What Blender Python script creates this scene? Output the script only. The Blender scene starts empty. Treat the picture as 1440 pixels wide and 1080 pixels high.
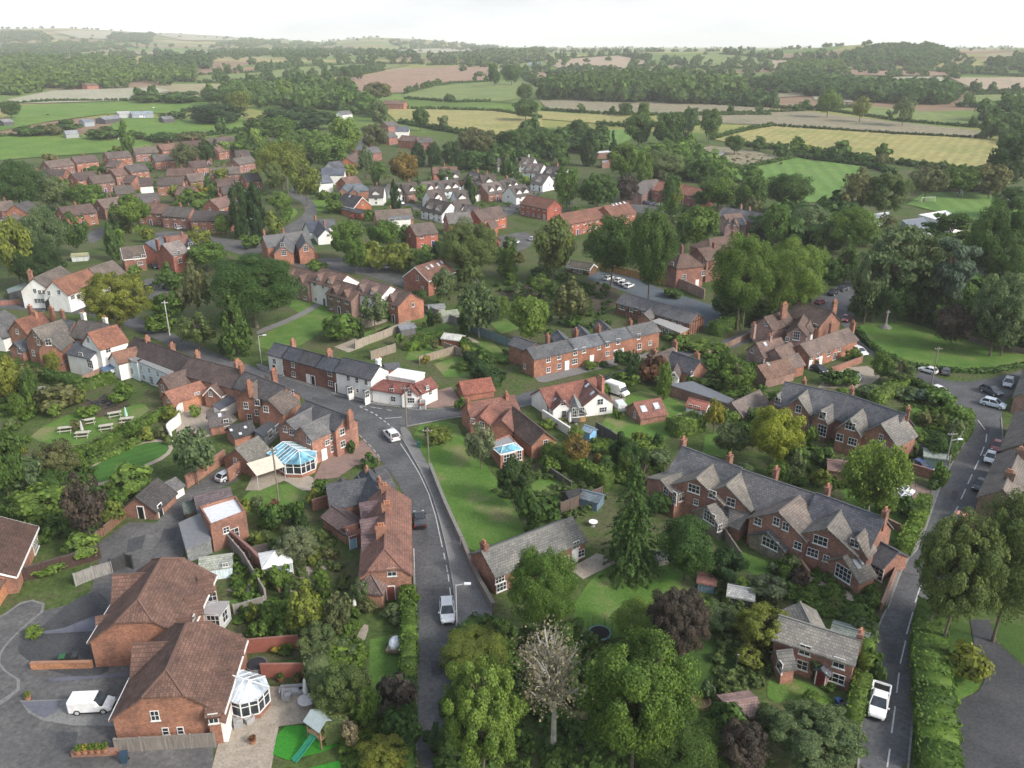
import bpy, math, random
import numpy as np
from mathutils import Vector, Matrix
random.seed(7)
S = bpy.context.scene
COL = S.collection
# ---------------------------------------------------------------- camera
CAMH, PITCH, FPX = 59.0, math.radians(22.2), 1165.0
CP, SP = math.cos(PITCH), math.sin(PITCH)
cam = bpy.data.cameras.new('camera'); camo = bpy.data.objects.new('camera', cam); COL.objects.link(camo)
cam.sensor_width = 36; cam.lens = 36*FPX/1440; cam.clip_start = 1; cam.clip_end = 40000
camo.location = (0, 0, CAMH); camo.rotation_euler = (math.pi/2-PITCH, 0, 0)
S.camera = camo

def sstep(a, b, x):
    t = min(1, max(0, (x-a)/(b-a))); return t*t*(3-2*t)

def ilerp(x, tab):
    if x <= tab[0][0]: return tab[0][1]
    for (a, b), (c, d) in zip(tab, tab[1:]):
        if x <= c: return b+(d-b)*(x-a)/(c-a)
    return tab[-1][1]
# skyline of the far hills: azimuth column -> height of the crest in metres
FAR = [(-400, 120), (0, 139), (100, 146), (200, 128), (360, 98), (450, 80), (520, 106), (600, 94), (700, 52), (830, 48), (1100, 46), (1250, 52), (1440, 50), (1900, 60)]
MID = [(-400, 30), (1000, 45), (1130, 52), (1190, 60), (1250, 65), (1320, 58), (1350, 48), (1420, 52), (1900, 60)]

def terr(x, y):
    r = math.hypot(x, y)
    if r < 380: return 0.0
    h = .021*(r-380)*sstep(380, 700, r) if r < 1900 else 31.9+6*sstep(1900, 2600, r)
    if r > 1300 and y > 0:
        px = 720+FPX*x/(y*CP)
        w = sstep(2400, 5400, r)*(1-.75*sstep(5600, 9000, r))
        if w > 0: h = h+(max(ilerp(px, FAR), h)-h)*w
        m = ilerp(px, MID)-h
        if m > 0: h += m*math.exp(-((r-2300)/480)**2)
    return h

def ray(px, py):
    a = (px-720)/FPX; b = -(py-540)/FPX
    return a, CP+b*SP, -SP+b*CP          # x, y, z per unit depth

def P(px, py, dz=0.0):
    """the point of the land (plus dz metres) that the picture's column and row see"""
    dx, dy, d = ray(px, py)
    if d < -1e-4:
        t = (dz-CAMH)/d
        if math.hypot(dx*t, dy*t) < 375: return Vector((dx*t, dy*t, dz))
    t0, t = 250.0, 250.0
    while t < 9000:
        t = t0*1.015
        if CAMH+d*t < terr(dx*t, dy*t)+dz:
            for _ in range(18):
                m = (t0+t)/2
                if CAMH+d*m < terr(dx*m, dy*m)+dz: t = m
                else: t0 = m
            break
        t0 = t
    return Vector((dx*t, dy*t, CAMH+d*t if t < 9000 else terr(dx*t, dy*t)+dz))

def proj(v):
    x, y, z = v[0], v[1], v[2]-CAMH
    f = y*CP-z*SP; u = y*SP+z*CP
    return 720+FPX*x/f, 540-FPX*u/f, f
# ---------------------------------------------------------------- materials
MATS = {}
class NT:
    def __init__(s, m): s.t = m.node_tree; s.n = s.t.nodes; s.l = s.t.links
    def a(s, typ, **k):
        n = s.n.new(typ)
        for q, v in k.items():
            if q in n.inputs.keys(): n.inputs[q].default_value = v
            else: setattr(n, q, v)
        return n
    def k(s, a, b): s.l.new(a, b)
def newmat(name, rough=.8, spec=.3):
    m = bpy.data.materials.new(name); m.use_nodes = True; MATS[name] = m
    t = NT(m); b = t.n['Principled BSDF']; b.inputs['Roughness'].default_value = rough; b.inputs['Specular IOR Level'].default_value = spec
    return m, t, b
def mixc(t, fac, a, b, mode='MIX'):
    n = t.a('ShaderNodeMix', data_type='RGBA', blend_type=mode)
    for v, i in ((fac, 0), (a, 6), (b, 7)):
        if hasattr(v, 'is_linked') or hasattr(v, 'links'): t.k(v, n.inputs[i])
        elif i == 0: n.inputs[0].default_value = v
        else: n.inputs[i].default_value = (*v, 1) if len(v) == 3 else v
    return n.outputs[2]
def noise(t, vec, scale, detail=4, rough=.6):
    n = t.a('ShaderNodeTexNoise'); n.inputs['Scale'].default_value = scale; n.inputs['Detail'].default_value = detail; n.inputs['Roughness'].default_value = rough
    if vec is not None: t.k(vec, n.inputs['Vector'])
    return n.outputs['Fac']
def ramp(t, fac, stops):
    n = t.a('ShaderNodeValToRGB'); e = n.color_ramp.elements
    while len(e) < len(stops): e.new(.5)
    for q, (p, c) in zip(e, stops): q.position = p; q.color = (*c, 1) if len(c) == 3 else c
    t.k(fac, n.inputs[0]); return n.outputs[0]
def g3(v): return (v, v, v)
def ground_mat(name, c1, c2, c3=None, s1=.25, s2=3.0, rough=.9, stripes=None, bump=.0):
    """two or three colours in large patches, fine grain over it"""
    m, t, b = newmat(name, rough, .15)
    pos = t.a('ShaderNodeNewGeometry').outputs['Position']
    c = ramp(t, noise(t, pos, s1, 6, .65), [(.36, c1), (.52, c2), (.66, c3 or c2)])
    g = ramp(t, noise(t, pos, s2, 3, .7), [(.3, g3(.72)), (.7, g3(1.25))])
    c = mixc(t, 1, c, g, 'MULTIPLY')
    if stripes:
        ang, per, amt = stripes
        mp = t.a('ShaderNodeMapping'); mp.inputs['Rotation'].default_value = (0, 0, ang); t.k(pos, mp.inputs[0])
        w = t.a('ShaderNodeTexWave'); w.inputs['Scale'].default_value = .314/per; w.inputs['Distortion'].default_value = .6; t.k(mp.outputs[0], w.inputs[0])
        c = mixc(t, 1, c, ramp(t, w.outputs['Fac'], [(.2, g3(1-amt)), (.8, g3(1+amt))]), 'MULTIPLY')
    t.k(c, b.inputs['Base Color'])
    if bump:
        bp = t.a('ShaderNodeBump'); bp.inputs['Strength'].default_value = bump; bp.inputs['Distance'].default_value = .1
        t.k(noise(t, pos, s2*2, 4), bp.inputs['Height']); t.k(bp.outputs[0], b.inputs['Normal'])
    return m
def tint_mat(name, kind, rough=.85, spec=.25):
    """colour comes from the object's own paint colour, the texture from its kind"""
    m, t, b = newmat(name, rough, spec)
    oc = t.a('ShaderNodeObjectInfo'); c = oc.outputs['Color']
    tc = t.a('ShaderNodeTexCoord').outputs['Object']
    pos = t.a('ShaderNodeNewGeometry').outputs['Position']
    sx = t.a('ShaderNodeSeparateXYZ'); t.k(tc, sx.inputs[0])
    if kind == 'brick':
        ad = t.a('ShaderNodeMath', operation='ADD'); t.k(sx.outputs[0], ad.inputs[0]); t.k(sx.outputs[1], ad.inputs[1])
        cx = t.a('ShaderNodeCombineXYZ'); t.k(ad.outputs[0], cx.inputs[0]); t.k(sx.outputs[2], cx.inputs[1])
        br = t.a('ShaderNodeTexBrick'); t.k(cx.outputs[0], br.inputs['Vector'])
        br.inputs['Scale'].default_value = 1; br.inputs['Brick Width'].default_value = .23; br.inputs['Row Height'].default_value = .078; br.inputs['Mortar Size'].default_value = .008
        br.inputs['Color1'].default_value = (*g3(.68), 1); br.inputs['Color2'].default_value = (*g3(1.3), 1); br.inputs['Mortar'].default_value = (1.15, 1.4, 1.6, 1)
        c = mixc(t, 1, c, br.outputs['Color'], 'MULTIPLY')
        c = mixc(t, 1, c, ramp(t, noise(t, pos, .45, 5), [(.32, (.66, .68, .74)), (.66, (1.2, 1.16, 1.12))]), 'MULTIPLY')
        c = mixc(t, 1, c, ramp(t, noise(t, pos, 2.6, 4), [(.3, g3(.8)), (.7, g3(1.18))]), 'MULTIPLY')
    elif kind == 'roof':
        cx = t.a('ShaderNodeCombineXYZ'); t.k(sx.outputs[0], cx.inputs[0]); t.k(sx.outputs[1], cx.inputs[1])
        br = t.a('ShaderNodeTexBrick'); t.k(cx.outputs[0], br.inputs['Vector'])
        br.inputs['Scale'].default_value = 1; br.inputs['Brick Width'].default_value = .33; br.inputs['Row Height'].default_value = .27; br.inputs['Mortar Size'].default_value = .022
        br.inputs['Color1'].default_value = (*g3(.8), 1); br.inputs['Color2'].default_value = (*g3(1.2), 1); br.inputs['Mortar'].default_value = (*g3(.55), 1)
        c = mixc(t, 1, c, br.outputs['Color'], 'MULTIPLY')
        c = mixc(t, 1, c, ramp(t, noise(t, pos, .35, 7, .72), [(.3, (.55, .58, .62)), (.7, (1.36, 1.3, 1.22))]), 'MULTIPLY')
        mo = ramp(t, noise(t, pos, 1.3, 6, .75), [(.6, g3(0)), (.74, g3(.5))])
        c = mixc(t, mo, c, (.19, .18, .12))
        bp = t.a('ShaderNodeBump'); bp.inputs['Strength'].default_value = .5; bp.inputs['Distance'].default_value = .05
        t.k(br.outputs['Fac'], bp.inputs['Height']); bp.invert = True; t.k(bp.outputs[0], b.inputs['Normal'])
    elif kind == 'render':
        c = mixc(t, 1, c, ramp(t, noise(t, pos, .5, 6, .7), [(.3, (.84, .83, .8)), (.62, g3(1.03))]), 'MULTIPLY')
        mp = t.a('ShaderNodeMapping'); mp.inputs['Scale'].default_value = (2.2, 2.2, .25); t.k(pos, mp.inputs[0])
        c = mixc(t, 1, c, ramp(t, noise(t, mp.outputs[0], 1, 4), [(.3, (.88, .87, .84)), (.6, g3(1))]), 'MULTIPLY')
    elif kind == 'wood':
        mp = t.a('ShaderNodeMapping'); mp.inputs['Scale'].default_value = (5, 5, .5); t.k(tc, mp.inputs[0])
        c = mixc(t, 1, c, ramp(t, noise(t, mp.outputs[0], 1.6, 4), [(.3, g3(.62)), (.7, g3(1.3))]), 'MULTIPLY')
    else:
        c = mixc(t, 1, c, ramp(t, noise(t, pos, 2.2, 4), [(.3, g3(.86)), (.7, g3(1.1))]), 'MULTIPLY')
    t.k(c, b.inputs['Base Color'])
    if kind == 'paint': b.inputs['Coat Weight'].default_value = .6; b.inputs['Coat Roughness'].default_value = .08
    return m
def leaf_mat(name):
    m, t, b = newmat(name, .62, .25)
    oc = t.a('ShaderNodeObjectInfo'); c = oc.outputs['Color']
    ge = t.a('ShaderNodeNewGeometry')
    c = mixc(t, 1, c, ramp(t, ge.outputs['Random Per Island'], [(0, (.62, .68, .62)), (.55, g3(1.06)), (1, (1.62, 1.58, 1.25))]), 'MULTIPLY')
    c = mixc(t, 1, c, ramp(t, noise(t, ge.outputs['Position'], .42, 4), [(.3, (.72, .8, .76)), (.7, (1.3, 1.26, 1.1))]), 'MULTIPLY')
    c = mixc(t, 1, c, ramp(t, oc.outputs['Random'], [(0, (.86, .92, .95)), (1, (1.16, 1.07, 1.0))]), 'MULTIPLY')
    t.k(c, b.inputs['Base Color'])
    tr = t.a('ShaderNodeBsdfTranslucent'); t.k(c, tr.inputs[0])
    mx = t.a('ShaderNodeMixShader'); mx.inputs[0].default_value = .48
    t.k(b.outputs[0], mx.inputs[1]); t.k(tr.outputs[0], mx.inputs[2]); t.k(mx.outputs[0], t.n['Material Output'].inputs[0])
    return m
def glass_mat(name, col, rough=.08):
    m, t, b = newmat(name, rough, .6)
    pos = t.a('ShaderNodeNewGeometry').outputs['Position']
    t.k(mixc(t, 1, col, ramp(t, noise(t, pos, .8, 2), [(.35, g3(.5)), (.65, g3(1.6))]), 'MULTIPLY'), b.inputs['Base Color'])
    return m
for n, k, r in (('brick', 'brick', .9), ('rooftile', 'roof', .85), ('render', 'render', .85), ('timber', 'wood', .8), ('plain', 'plain', .6), ('paint', 'paint', .28)):
    tint_mat(n, k, r, .5 if n == 'paint' else .25)
leaf_mat('leaf')
glass_mat('glass', (.03, .036, .045)); glass_mat('blueglass', (.13, .31, .40), .15); glass_mat('paleglass', (.42, .47, .52), .2)
m, t, b = newmat('bark', .95, .1); oc = t.a('ShaderNodeObjectInfo')
t.k(mixc(t, 1, oc.outputs['Color'], ramp(t, noise(t, t.a('ShaderNodeTexCoord').outputs['Object'], 9, 4), [(.3, g3(.55)), (.7, g3(1.4))]), 'MULTIPLY'), b.inputs['Base Color'])
newmat('tyre', .9, .2)[2].inputs['Base Color'].default_value = (.015, .015, .016, 1)
newmat('metal', .35, .5)[2].inputs['Base Color'].default_value = (.45, .46, .48, 1)
newmat('lamp', .15, .6)[2].inputs['Base Color'].default_value = (.75, .77, .8, 1)
newmat('redlamp', .2, .6)[2].inputs['Base Color'].default_value = (.32, .015, .01, 1)
# ---------------------------------------------------------------- mesh helpers
class MB:
    def __init__(s): s.v = []; s.f = []; s.m = []
    def add(s, vs, fs, m=0):
        o = len(s.v); s.v += [tuple(v) for v in vs]; s.f += [tuple(i+o for i in f) for f in fs]; s.m += [m]*len(fs); return s
    def box(s, x0, x1, y0, y1, z0, z1, m=0, M=None):
        vs = [(x, y, z) for z in (z0, z1) for y in (y0, y1) for x in (x0, x1)]
        if M is not None: vs = [M @ Vector(v) for v in vs]
        return s.add(vs, [(0, 2, 3, 1), (4, 5, 7, 6), (0, 1, 5, 4), (2, 6, 7, 3), (0, 4, 6, 2), (1, 3, 7, 5)], m)
    def bar(s, a, b, r, m=0, n=4, r2=None):
        a = Vector(a); b = Vector(b); d = b-a; q = d.to_track_quat('Z', 'Y'); r2 = r if r2 is None else r2
        vs = []
        for p, rr in ((a, r), (b, r2)):
            for i in range(n):
                w = 2*math.pi*(i+.5)/n; vs.append(p+q @ Vector((rr*math.cos(w), rr*math.sin(w), 0)))
        return s.add(vs, [(i, (i+1) % n, n+(i+1) % n, n+i) for i in range(n)]+[tuple(range(n-1, -1, -1)), tuple(range(n, 2*n))], m)
    def lathe(s, prof, n=16, m=0, c=(0, 0, 0), sx=1, sy=1):
        vs = [(c[0]+r*math.cos(2*math.pi*i/n)*sx, c[1]+r*math.sin(2*math.pi*i/n)*sy, c[2]+z) for r, z in prof for i in range(n)]
        fs = [(j*n+i, j*n+(i+1) % n, (j+1)*n+(i+1) % n, (j+1)*n+i) for j in range(len(prof)-1) for i in range(n)]
        return s.add(vs, fs+[tuple(range(n-1, -1, -1)), tuple(range((len(prof)-1)*n, len(prof)*n))], m)
    def slab(s, vs, polys, t, m=0):
        """polygons sharing vertices, thickened downwards by t"""
        n = len(vs); cnt = {}
        for p in polys:
            for a, b in zip(p, p[1:]+p[:1]): cnt[(a, b)] = 1
        fs = [tuple(p) for p in polys]+[tuple(i+n for i in reversed(p)) for p in polys]
        for (a, b) in cnt:
            if (b, a) not in cnt: fs.append((b, a, a+n, b+n))
        return s.add(list(vs)+[(v[0], v[1], v[2]-t) for v in vs], fs, m)
    def mesh(s, name, mats):
        me = bpy.data.meshes.new(name); me.from_pydata(s.v, [], s.f)
        for q in mats: me.materials.append(MATS[q])
        if len(mats) > 1: me.polygons.foreach_set('material_index', s.m)
        me.update(); return me
    def obj(s, name, mats, parent=None, color=None, loc=None, rz=0):
        return link(name, s.mesh(name, mats if isinstance(mats, (list, tuple)) else [mats]), parent, color, loc, rz)
def link(name, me, parent=None, color=None, loc=None, rz=0, scale=None):
    o = bpy.data.objects.new(name, me); COL.objects.link(o)
    if parent: o.parent = parent
    if color: o.color = (*color, 1)
    if loc is not None: o.location = loc
    if rz: o.rotation_euler = (0, 0, rz)
    if scale: o.scale = scale
    return o
def npmesh(name, v, q, mats):
    """fast mesh from numpy vertices and quads"""
    me = bpy.data.meshes.new(name); me.vertices.add(len(v)); me.vertices.foreach_set('co', np.ascontiguousarray(v, dtype=np.float32).ravel())
    n = len(q); me.loops.add(n*4); me.loops.foreach_set('vertex_index', np.ascontiguousarray(q, dtype=np.int32).ravel())
    me.polygons.add(n); me.polygons.foreach_set('loop_start', np.arange(0, n*4, 4, dtype=np.int32))
    for k in mats: me.materials.append(MATS[k])
    me.update(calc_edges=True); me.validate(); return me
THINGS = []
def tag(o, label, cat, group=None):
    o['label'] = label; o['category'] = cat
    if group: o['group'] = group
    THINGS.append(o); return o
def thing(name, loc, label, cat, group=None, rz=0):
    o = bpy.data.objects.new(name, None); COL.objects.link(o); o.location = loc; o.rotation_euler = (0, 0, rz); o.empty_display_size = .3
    return tag(o, label, cat, group)
def copy_tree(o, parent=None):
    c = o.copy(); COL.objects.link(c)
    if parent: c.parent = parent
    for ch in list(o.children): copy_tree(ch, c)
    return c
LMK = [(98, 400, 'white twin-gabled pub'), (510, 538, 'white bay-windowed end house'), (575, 550, 'white corner house'), (815, 500, 'long red-brick terrace'), (805, 565, 'white rendered cottage'),
 (925, 440, 'timber-framed hall'), (985, 370, 'tall brick mansion'), (1130, 470, 'brick chimney cluster'), (1185, 580, 'arched-dormer slate row'), (1100, 710, 'gabled slate cottage row'),
 (1150, 910, 'small lane cottage'), (745, 775, 'stone-roofed cottage'), (230, 850, 'brown-roofed detached pair'), (450, 610, 'blue conservatory'), (535, 740, 'red-tiled roadside cottage'),
 (305, 730, 'flat-roofed brick outbuilding'), (210, 700, 'brick garage in the yard'), (130, 595, 'pub picnic garden'), (180, 650, 'oval lawn'), (480, 395, 'long retirement block'), (300, 510, 'brown-roofed street terrace'),
 (140, 490, 'white rear-wing house'), (70, 470, 'brick gabled houses'), (320, 300, 'round dark cypress pair'), (400, 345, 'brick bend houses'), (240, 355, 'brick villa with chimneys'), (1320, 490, 'church green'), (1370, 290, 'football pitch'),
 (1110, 250, 'bright green paddock'), (1250, 210, 'big yellow stubble field'), (840, 305, 'long orange-roofed block'), (950, 268, 'red-roofed care block'), (650, 260, 'dormer-house estate'), (200, 220, 'red-brick estate rows'),
 (660, 170, 'lone-tree yellow field'), (590, 112, 'pink ploughed field'), (660, 128, 'pale green slope'), (110, 135, 'pale fallow field'), (240, 175, 'green pony paddock'), (190, 160, 'farm sheds'), (870, 130, 'long dark wood'),
 (990, 225, 'allotments'), (1250, 70, 'wooded hilltop'), (1300, 165, 'green strip field'), (890, 150, 'grey stubble strip'), (420, 300, 'curved upper road'), (670, 690, 'wide roadside lawn'), (600, 480, 'fenced back gardens'),
 (1370, 640, 'lane parking line'), (1400, 1000, 'tarmac car park'), (880, 830, 'big garden lawn'), (420, 1000, 'paved patio garden'), (540, 930, 'narrow roadside garden'), (380, 700, 'conservatory garden'), (400, 470, 'village park'),
 (880, 600, 'red-roofed garden barn'), (860, 395, 'blue-grey car park'), (60, 950, 'tarmac cul-de-sac'), (1110, 850, 'terraced lawn gardens'), (440, 160, 'tall dark hedge'), (780, 680, 'rough fenced garden'), (1010, 620, 'quiet back lawn'), (40, 690, 'overgrown garden'), (1320, 1000, 'long leafy hedge')]
def place_word(px, py):
    b = min(LMK, key=lambda k: (k[0]-px)**2+((k[1]-py)*1.7)**2)
    dx, dy = px-b[0], (py-b[1])*1.7
    if abs(dx)+abs(dy) < 26: return 'at the '+b[2]
    if abs(dx) > abs(dy): return ('left of the ' if dx < 0 else 'right of the ')+b[2]
    return ('beyond the ' if dy < 0 else 'in front of the ')+b[2]
ORD = ['', 'second', 'third', 'fourth', 'fifth', 'sixth', 'seventh', 'eighth', 'ninth', 'tenth', 'eleventh', 'twelfth', 'thirteenth', 'fourteenth', 'fifteenth', 'sixteenth', 'seventeenth', 'eighteenth', 'nineteenth', 'twentieth', 'twenty-first', 'twenty-second', 'twenty-third', 'twenty-fourth', 'twenty-fifth', 'twenty-sixth']
def settle_labels():
    by = {}
    for o in THINGS: by.setdefault(o['label'], []).append(o)
    for lab, os in by.items():
        if len(os) < 2: continue
        def key(o): 
            v = o.matrix_world.translation if o.type == 'EMPTY' else (o.matrix_world @ (sum((Vector(c) for c in o.bound_box), Vector())/8))
            return proj(v)[0]
        os.sort(key=key)
        for i, o in enumerate(os):
            j = len(os)-1-i
            o['label'] = ((('leftmost ' if len(os) > 2 else 'left of two: ') if i == 0 else (('rightmost ' if len(os) > 2 else 'right of two: ') if j == 0 else (ORD[i]+' from left: ' if i <= j else ORD[j]+' from right: ')))+lab)
def struct(o): o['kind'] = 'structure'; return o
def inside(x, y, poly):
    c = False; n = len(poly)
    for i in range(n):
        (a, b), (d, e) = poly[i], poly[i-1]
        if (b > y) != (e > y) and x < (d-a)*(y-b)/(e-b)+a: c = not c
    return c
import bmesh
def chaikin(pts, n=1, closed=True):
    for _ in range(n):
        out = []
        m = len(pts)
        for i in range(m if closed else m-1):
            a, b = pts[i], pts[(i+1) % m]
            out += [a*.75+b*.25, a*.25+b*.75]
        if not closed: out = [pts[0]]+out+[pts[-1]]
        pts = out
    return pts
# ---------------------------------------------------------------- the ground: one sheet to the horizon
def garden_ground():
    m, t, b = newmat('ground', .95, .1)
    pos = t.a('ShaderNodeNewGeometry').outputs['Position']
    c = ramp(t, noise(t, pos, .09, 6, .7), [(.34, (.042, .062, .02)), (.47, (.07, .105, .03)), (.56, (.095, .095, .05)), (.66, (.06, .095, .026))])
    c = mixc(t, 1, c, ramp(t, noise(t, pos, 1.6, 5, .75), [(.3, g3(.5)), (.7, g3(1.5))]), 'MULTIPLY')
    # far away the land is a patchwork of fields
    ad = t.a('ShaderNodeMapping'); ad.inputs['Scale'].default_value = (.0042, .0062, 0); ad.inputs['Rotation'].default_value = (0, 0, .35); t.k(pos, ad.inputs[0])
    vo = t.a('ShaderNodeTexVoronoi'); vo.inputs['Scale'].default_value = 1; vo.inputs['Randomness'].default_value = .75; t.k(ad.outputs[0], vo.inputs['Vector'])
    sx = t.a('ShaderNodeSeparateColor'); t.k(vo.outputs['Color'], sx.inputs[0])
    f = ramp(t, sx.outputs[0], [(0, (.10, .16, .035)), (.2, (.21, .22, .07)), (.38, (.13, .19, .05)), (.52, (.29, .25, .11)), (.66, (.22, .15, .10)), (.8, (.12, .18, .045)), (.92, (.26, .23, .14))])
    f.node.color_ramp.interpolation = 'CONSTANT'
    f = mixc(t, 1, f, ramp(t, noise(t, pos, .02, 5), [(.3, g3(.8)), (.7, g3(1.2))]), 'MULTIPLY')
    ln = t.a('ShaderNodeVectorMath', operation='LENGTH'); t.k(pos, ln.inputs[0])
    mr = t.a('ShaderNodeMapRange'); mr.inputs[1].default_value = 520; mr.inputs[2].default_value = 640; t.k(ln.outputs['Value'], mr.inputs[0])
    t.k(mixc(t, mr.outputs[0], c, f), b.inputs['Base Color'])
    return m
garden_ground()
def make_ground():
    rs = [0.0]; r = 6.0
    while r < 14000: rs.append(r); r *= 1.05 if r < 300 else 1.028
    angs = [math.radians(a) for a in np.arange(-60, 60.01, 1.0)]+[math.radians(a) for a in range(66, 300, 12)]
    n = len(angs); v = []; f = []
    for r in rs:
        for a in angs:
            x, y = r*math.sin(a), r*math.cos(a); v.append((x, y, terr(x, y)))
    for j in range(len(rs)-1):
        for i in range(n):
            k = (i+1) % n; f.append((j*n+i, j*n+k, (j+1)*n+k, (j+1)*n+i))
    mb = MB(); mb.v = v; mb.f = f; mb.m = [0]*len(f)
    o = mb.obj('ground', 'ground'); struct(o)
    for p in o.data.polygons: p.use_smooth = True
    o.data.flip_normals() if o.data.polygons[n*20].normal.z < 0 else None
make_ground()
# ---------------------------------------------------------------- flat covers near, draped fields far
def cover(name, pts, mat, z=.02, smooth=0, kind='structure', color=None, pre=None):
    w = pre or [P(*p) for p in pts]
    if smooth: w = chaikin(w, smooth)
    far = max(math.hypot(p.x, p.y) for p in w) > 370
    bm = bmesh.new()
    vs = [bm.verts.new((p.x, p.y, 0)) for p in w]
    try: fc = bm.faces.new(vs)
    except ValueError: bm.free(); return None
    fc.normal_update()
    if fc.normal.z < 0: fc.normal_flip()
    if far:
        bmesh.ops.triangulate(bm, faces=bm.faces[:])
        for _ in range(6):
            es = [e for e in bm.edges if e.calc_length() > max(22, .035*math.hypot(*e.verts[0].co.xy))]
            if not es: break
            bmesh.ops.subdivide_edges(bm, edges=es, cuts=1); bmesh.ops.triangulate(bm, faces=[q for q in bm.faces if len(q.verts) > 3])
        for q in bm.verts:
            r = math.hypot(q.co.x, q.co.y); q.co.z = terr(q.co.x, q.co.y)+z+max(0, r-380)*.0009
    else:
        for q in bm.verts: q.co.z = z
    me = bpy.data.meshes.new(name); bm.to_mesh(me); bm.free(); me.materials.append(MATS[mat])
    o = link(name, me, color=color); o['kind'] = kind
    return o
ground_mat('pasture', (.085, .16, .028), (.115, .20, .036), (.15, .205, .05), .05, .8)
ground_mat('lawn', (.066, .135, .026), (.095, .175, .036), (.16, .18, .065), .19, 3.5, bump=.4)
ground_mat('wornlawn', (.072, .15, .026), (.10, .18, .038), (.19, .19, .085), .16, 3, bump=.4)
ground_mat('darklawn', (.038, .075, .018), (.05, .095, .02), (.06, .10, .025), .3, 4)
ground_mat('turf', (.035, .20, .022), (.04, .22, .025), None, .4, 6)
ground_mat('yellowfield', (.25, .235, .095), (.30, .27, .105), (.22, .23, .08), .025, .3, stripes=(.55, 6, .06))
ground_mat('stubble', (.21, .19, .13), (.24, .21, .14), (.17, .17, .11), .02, .3, stripes=(1.3, 9, .05))
ground_mat('plough', (.25, .165, .115), (.29, .19, .135), (.22, .155, .11), .015, .2, stripes=(.9, 8, .05))
ground_mat('paleplough', (.31, .24, .17), (.34, .27, .19), (.27, .22, .15), .015, .2)
ground_mat('greenfield', (.135, .185, .06), (.17, .21, .07), (.12, .165, .05), .02, .3, stripes=(.3, 12, .04))
ground_mat('mown', (.095, .18, .042), (.12, .21, .05), (.14, .205, .06), .05, .6, stripes=(.2, 7, .08))
ground_mat('greypale', (.30, .29, .21), (.33, .31, .23), (.27, .27, .18), .02, .3)
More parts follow.
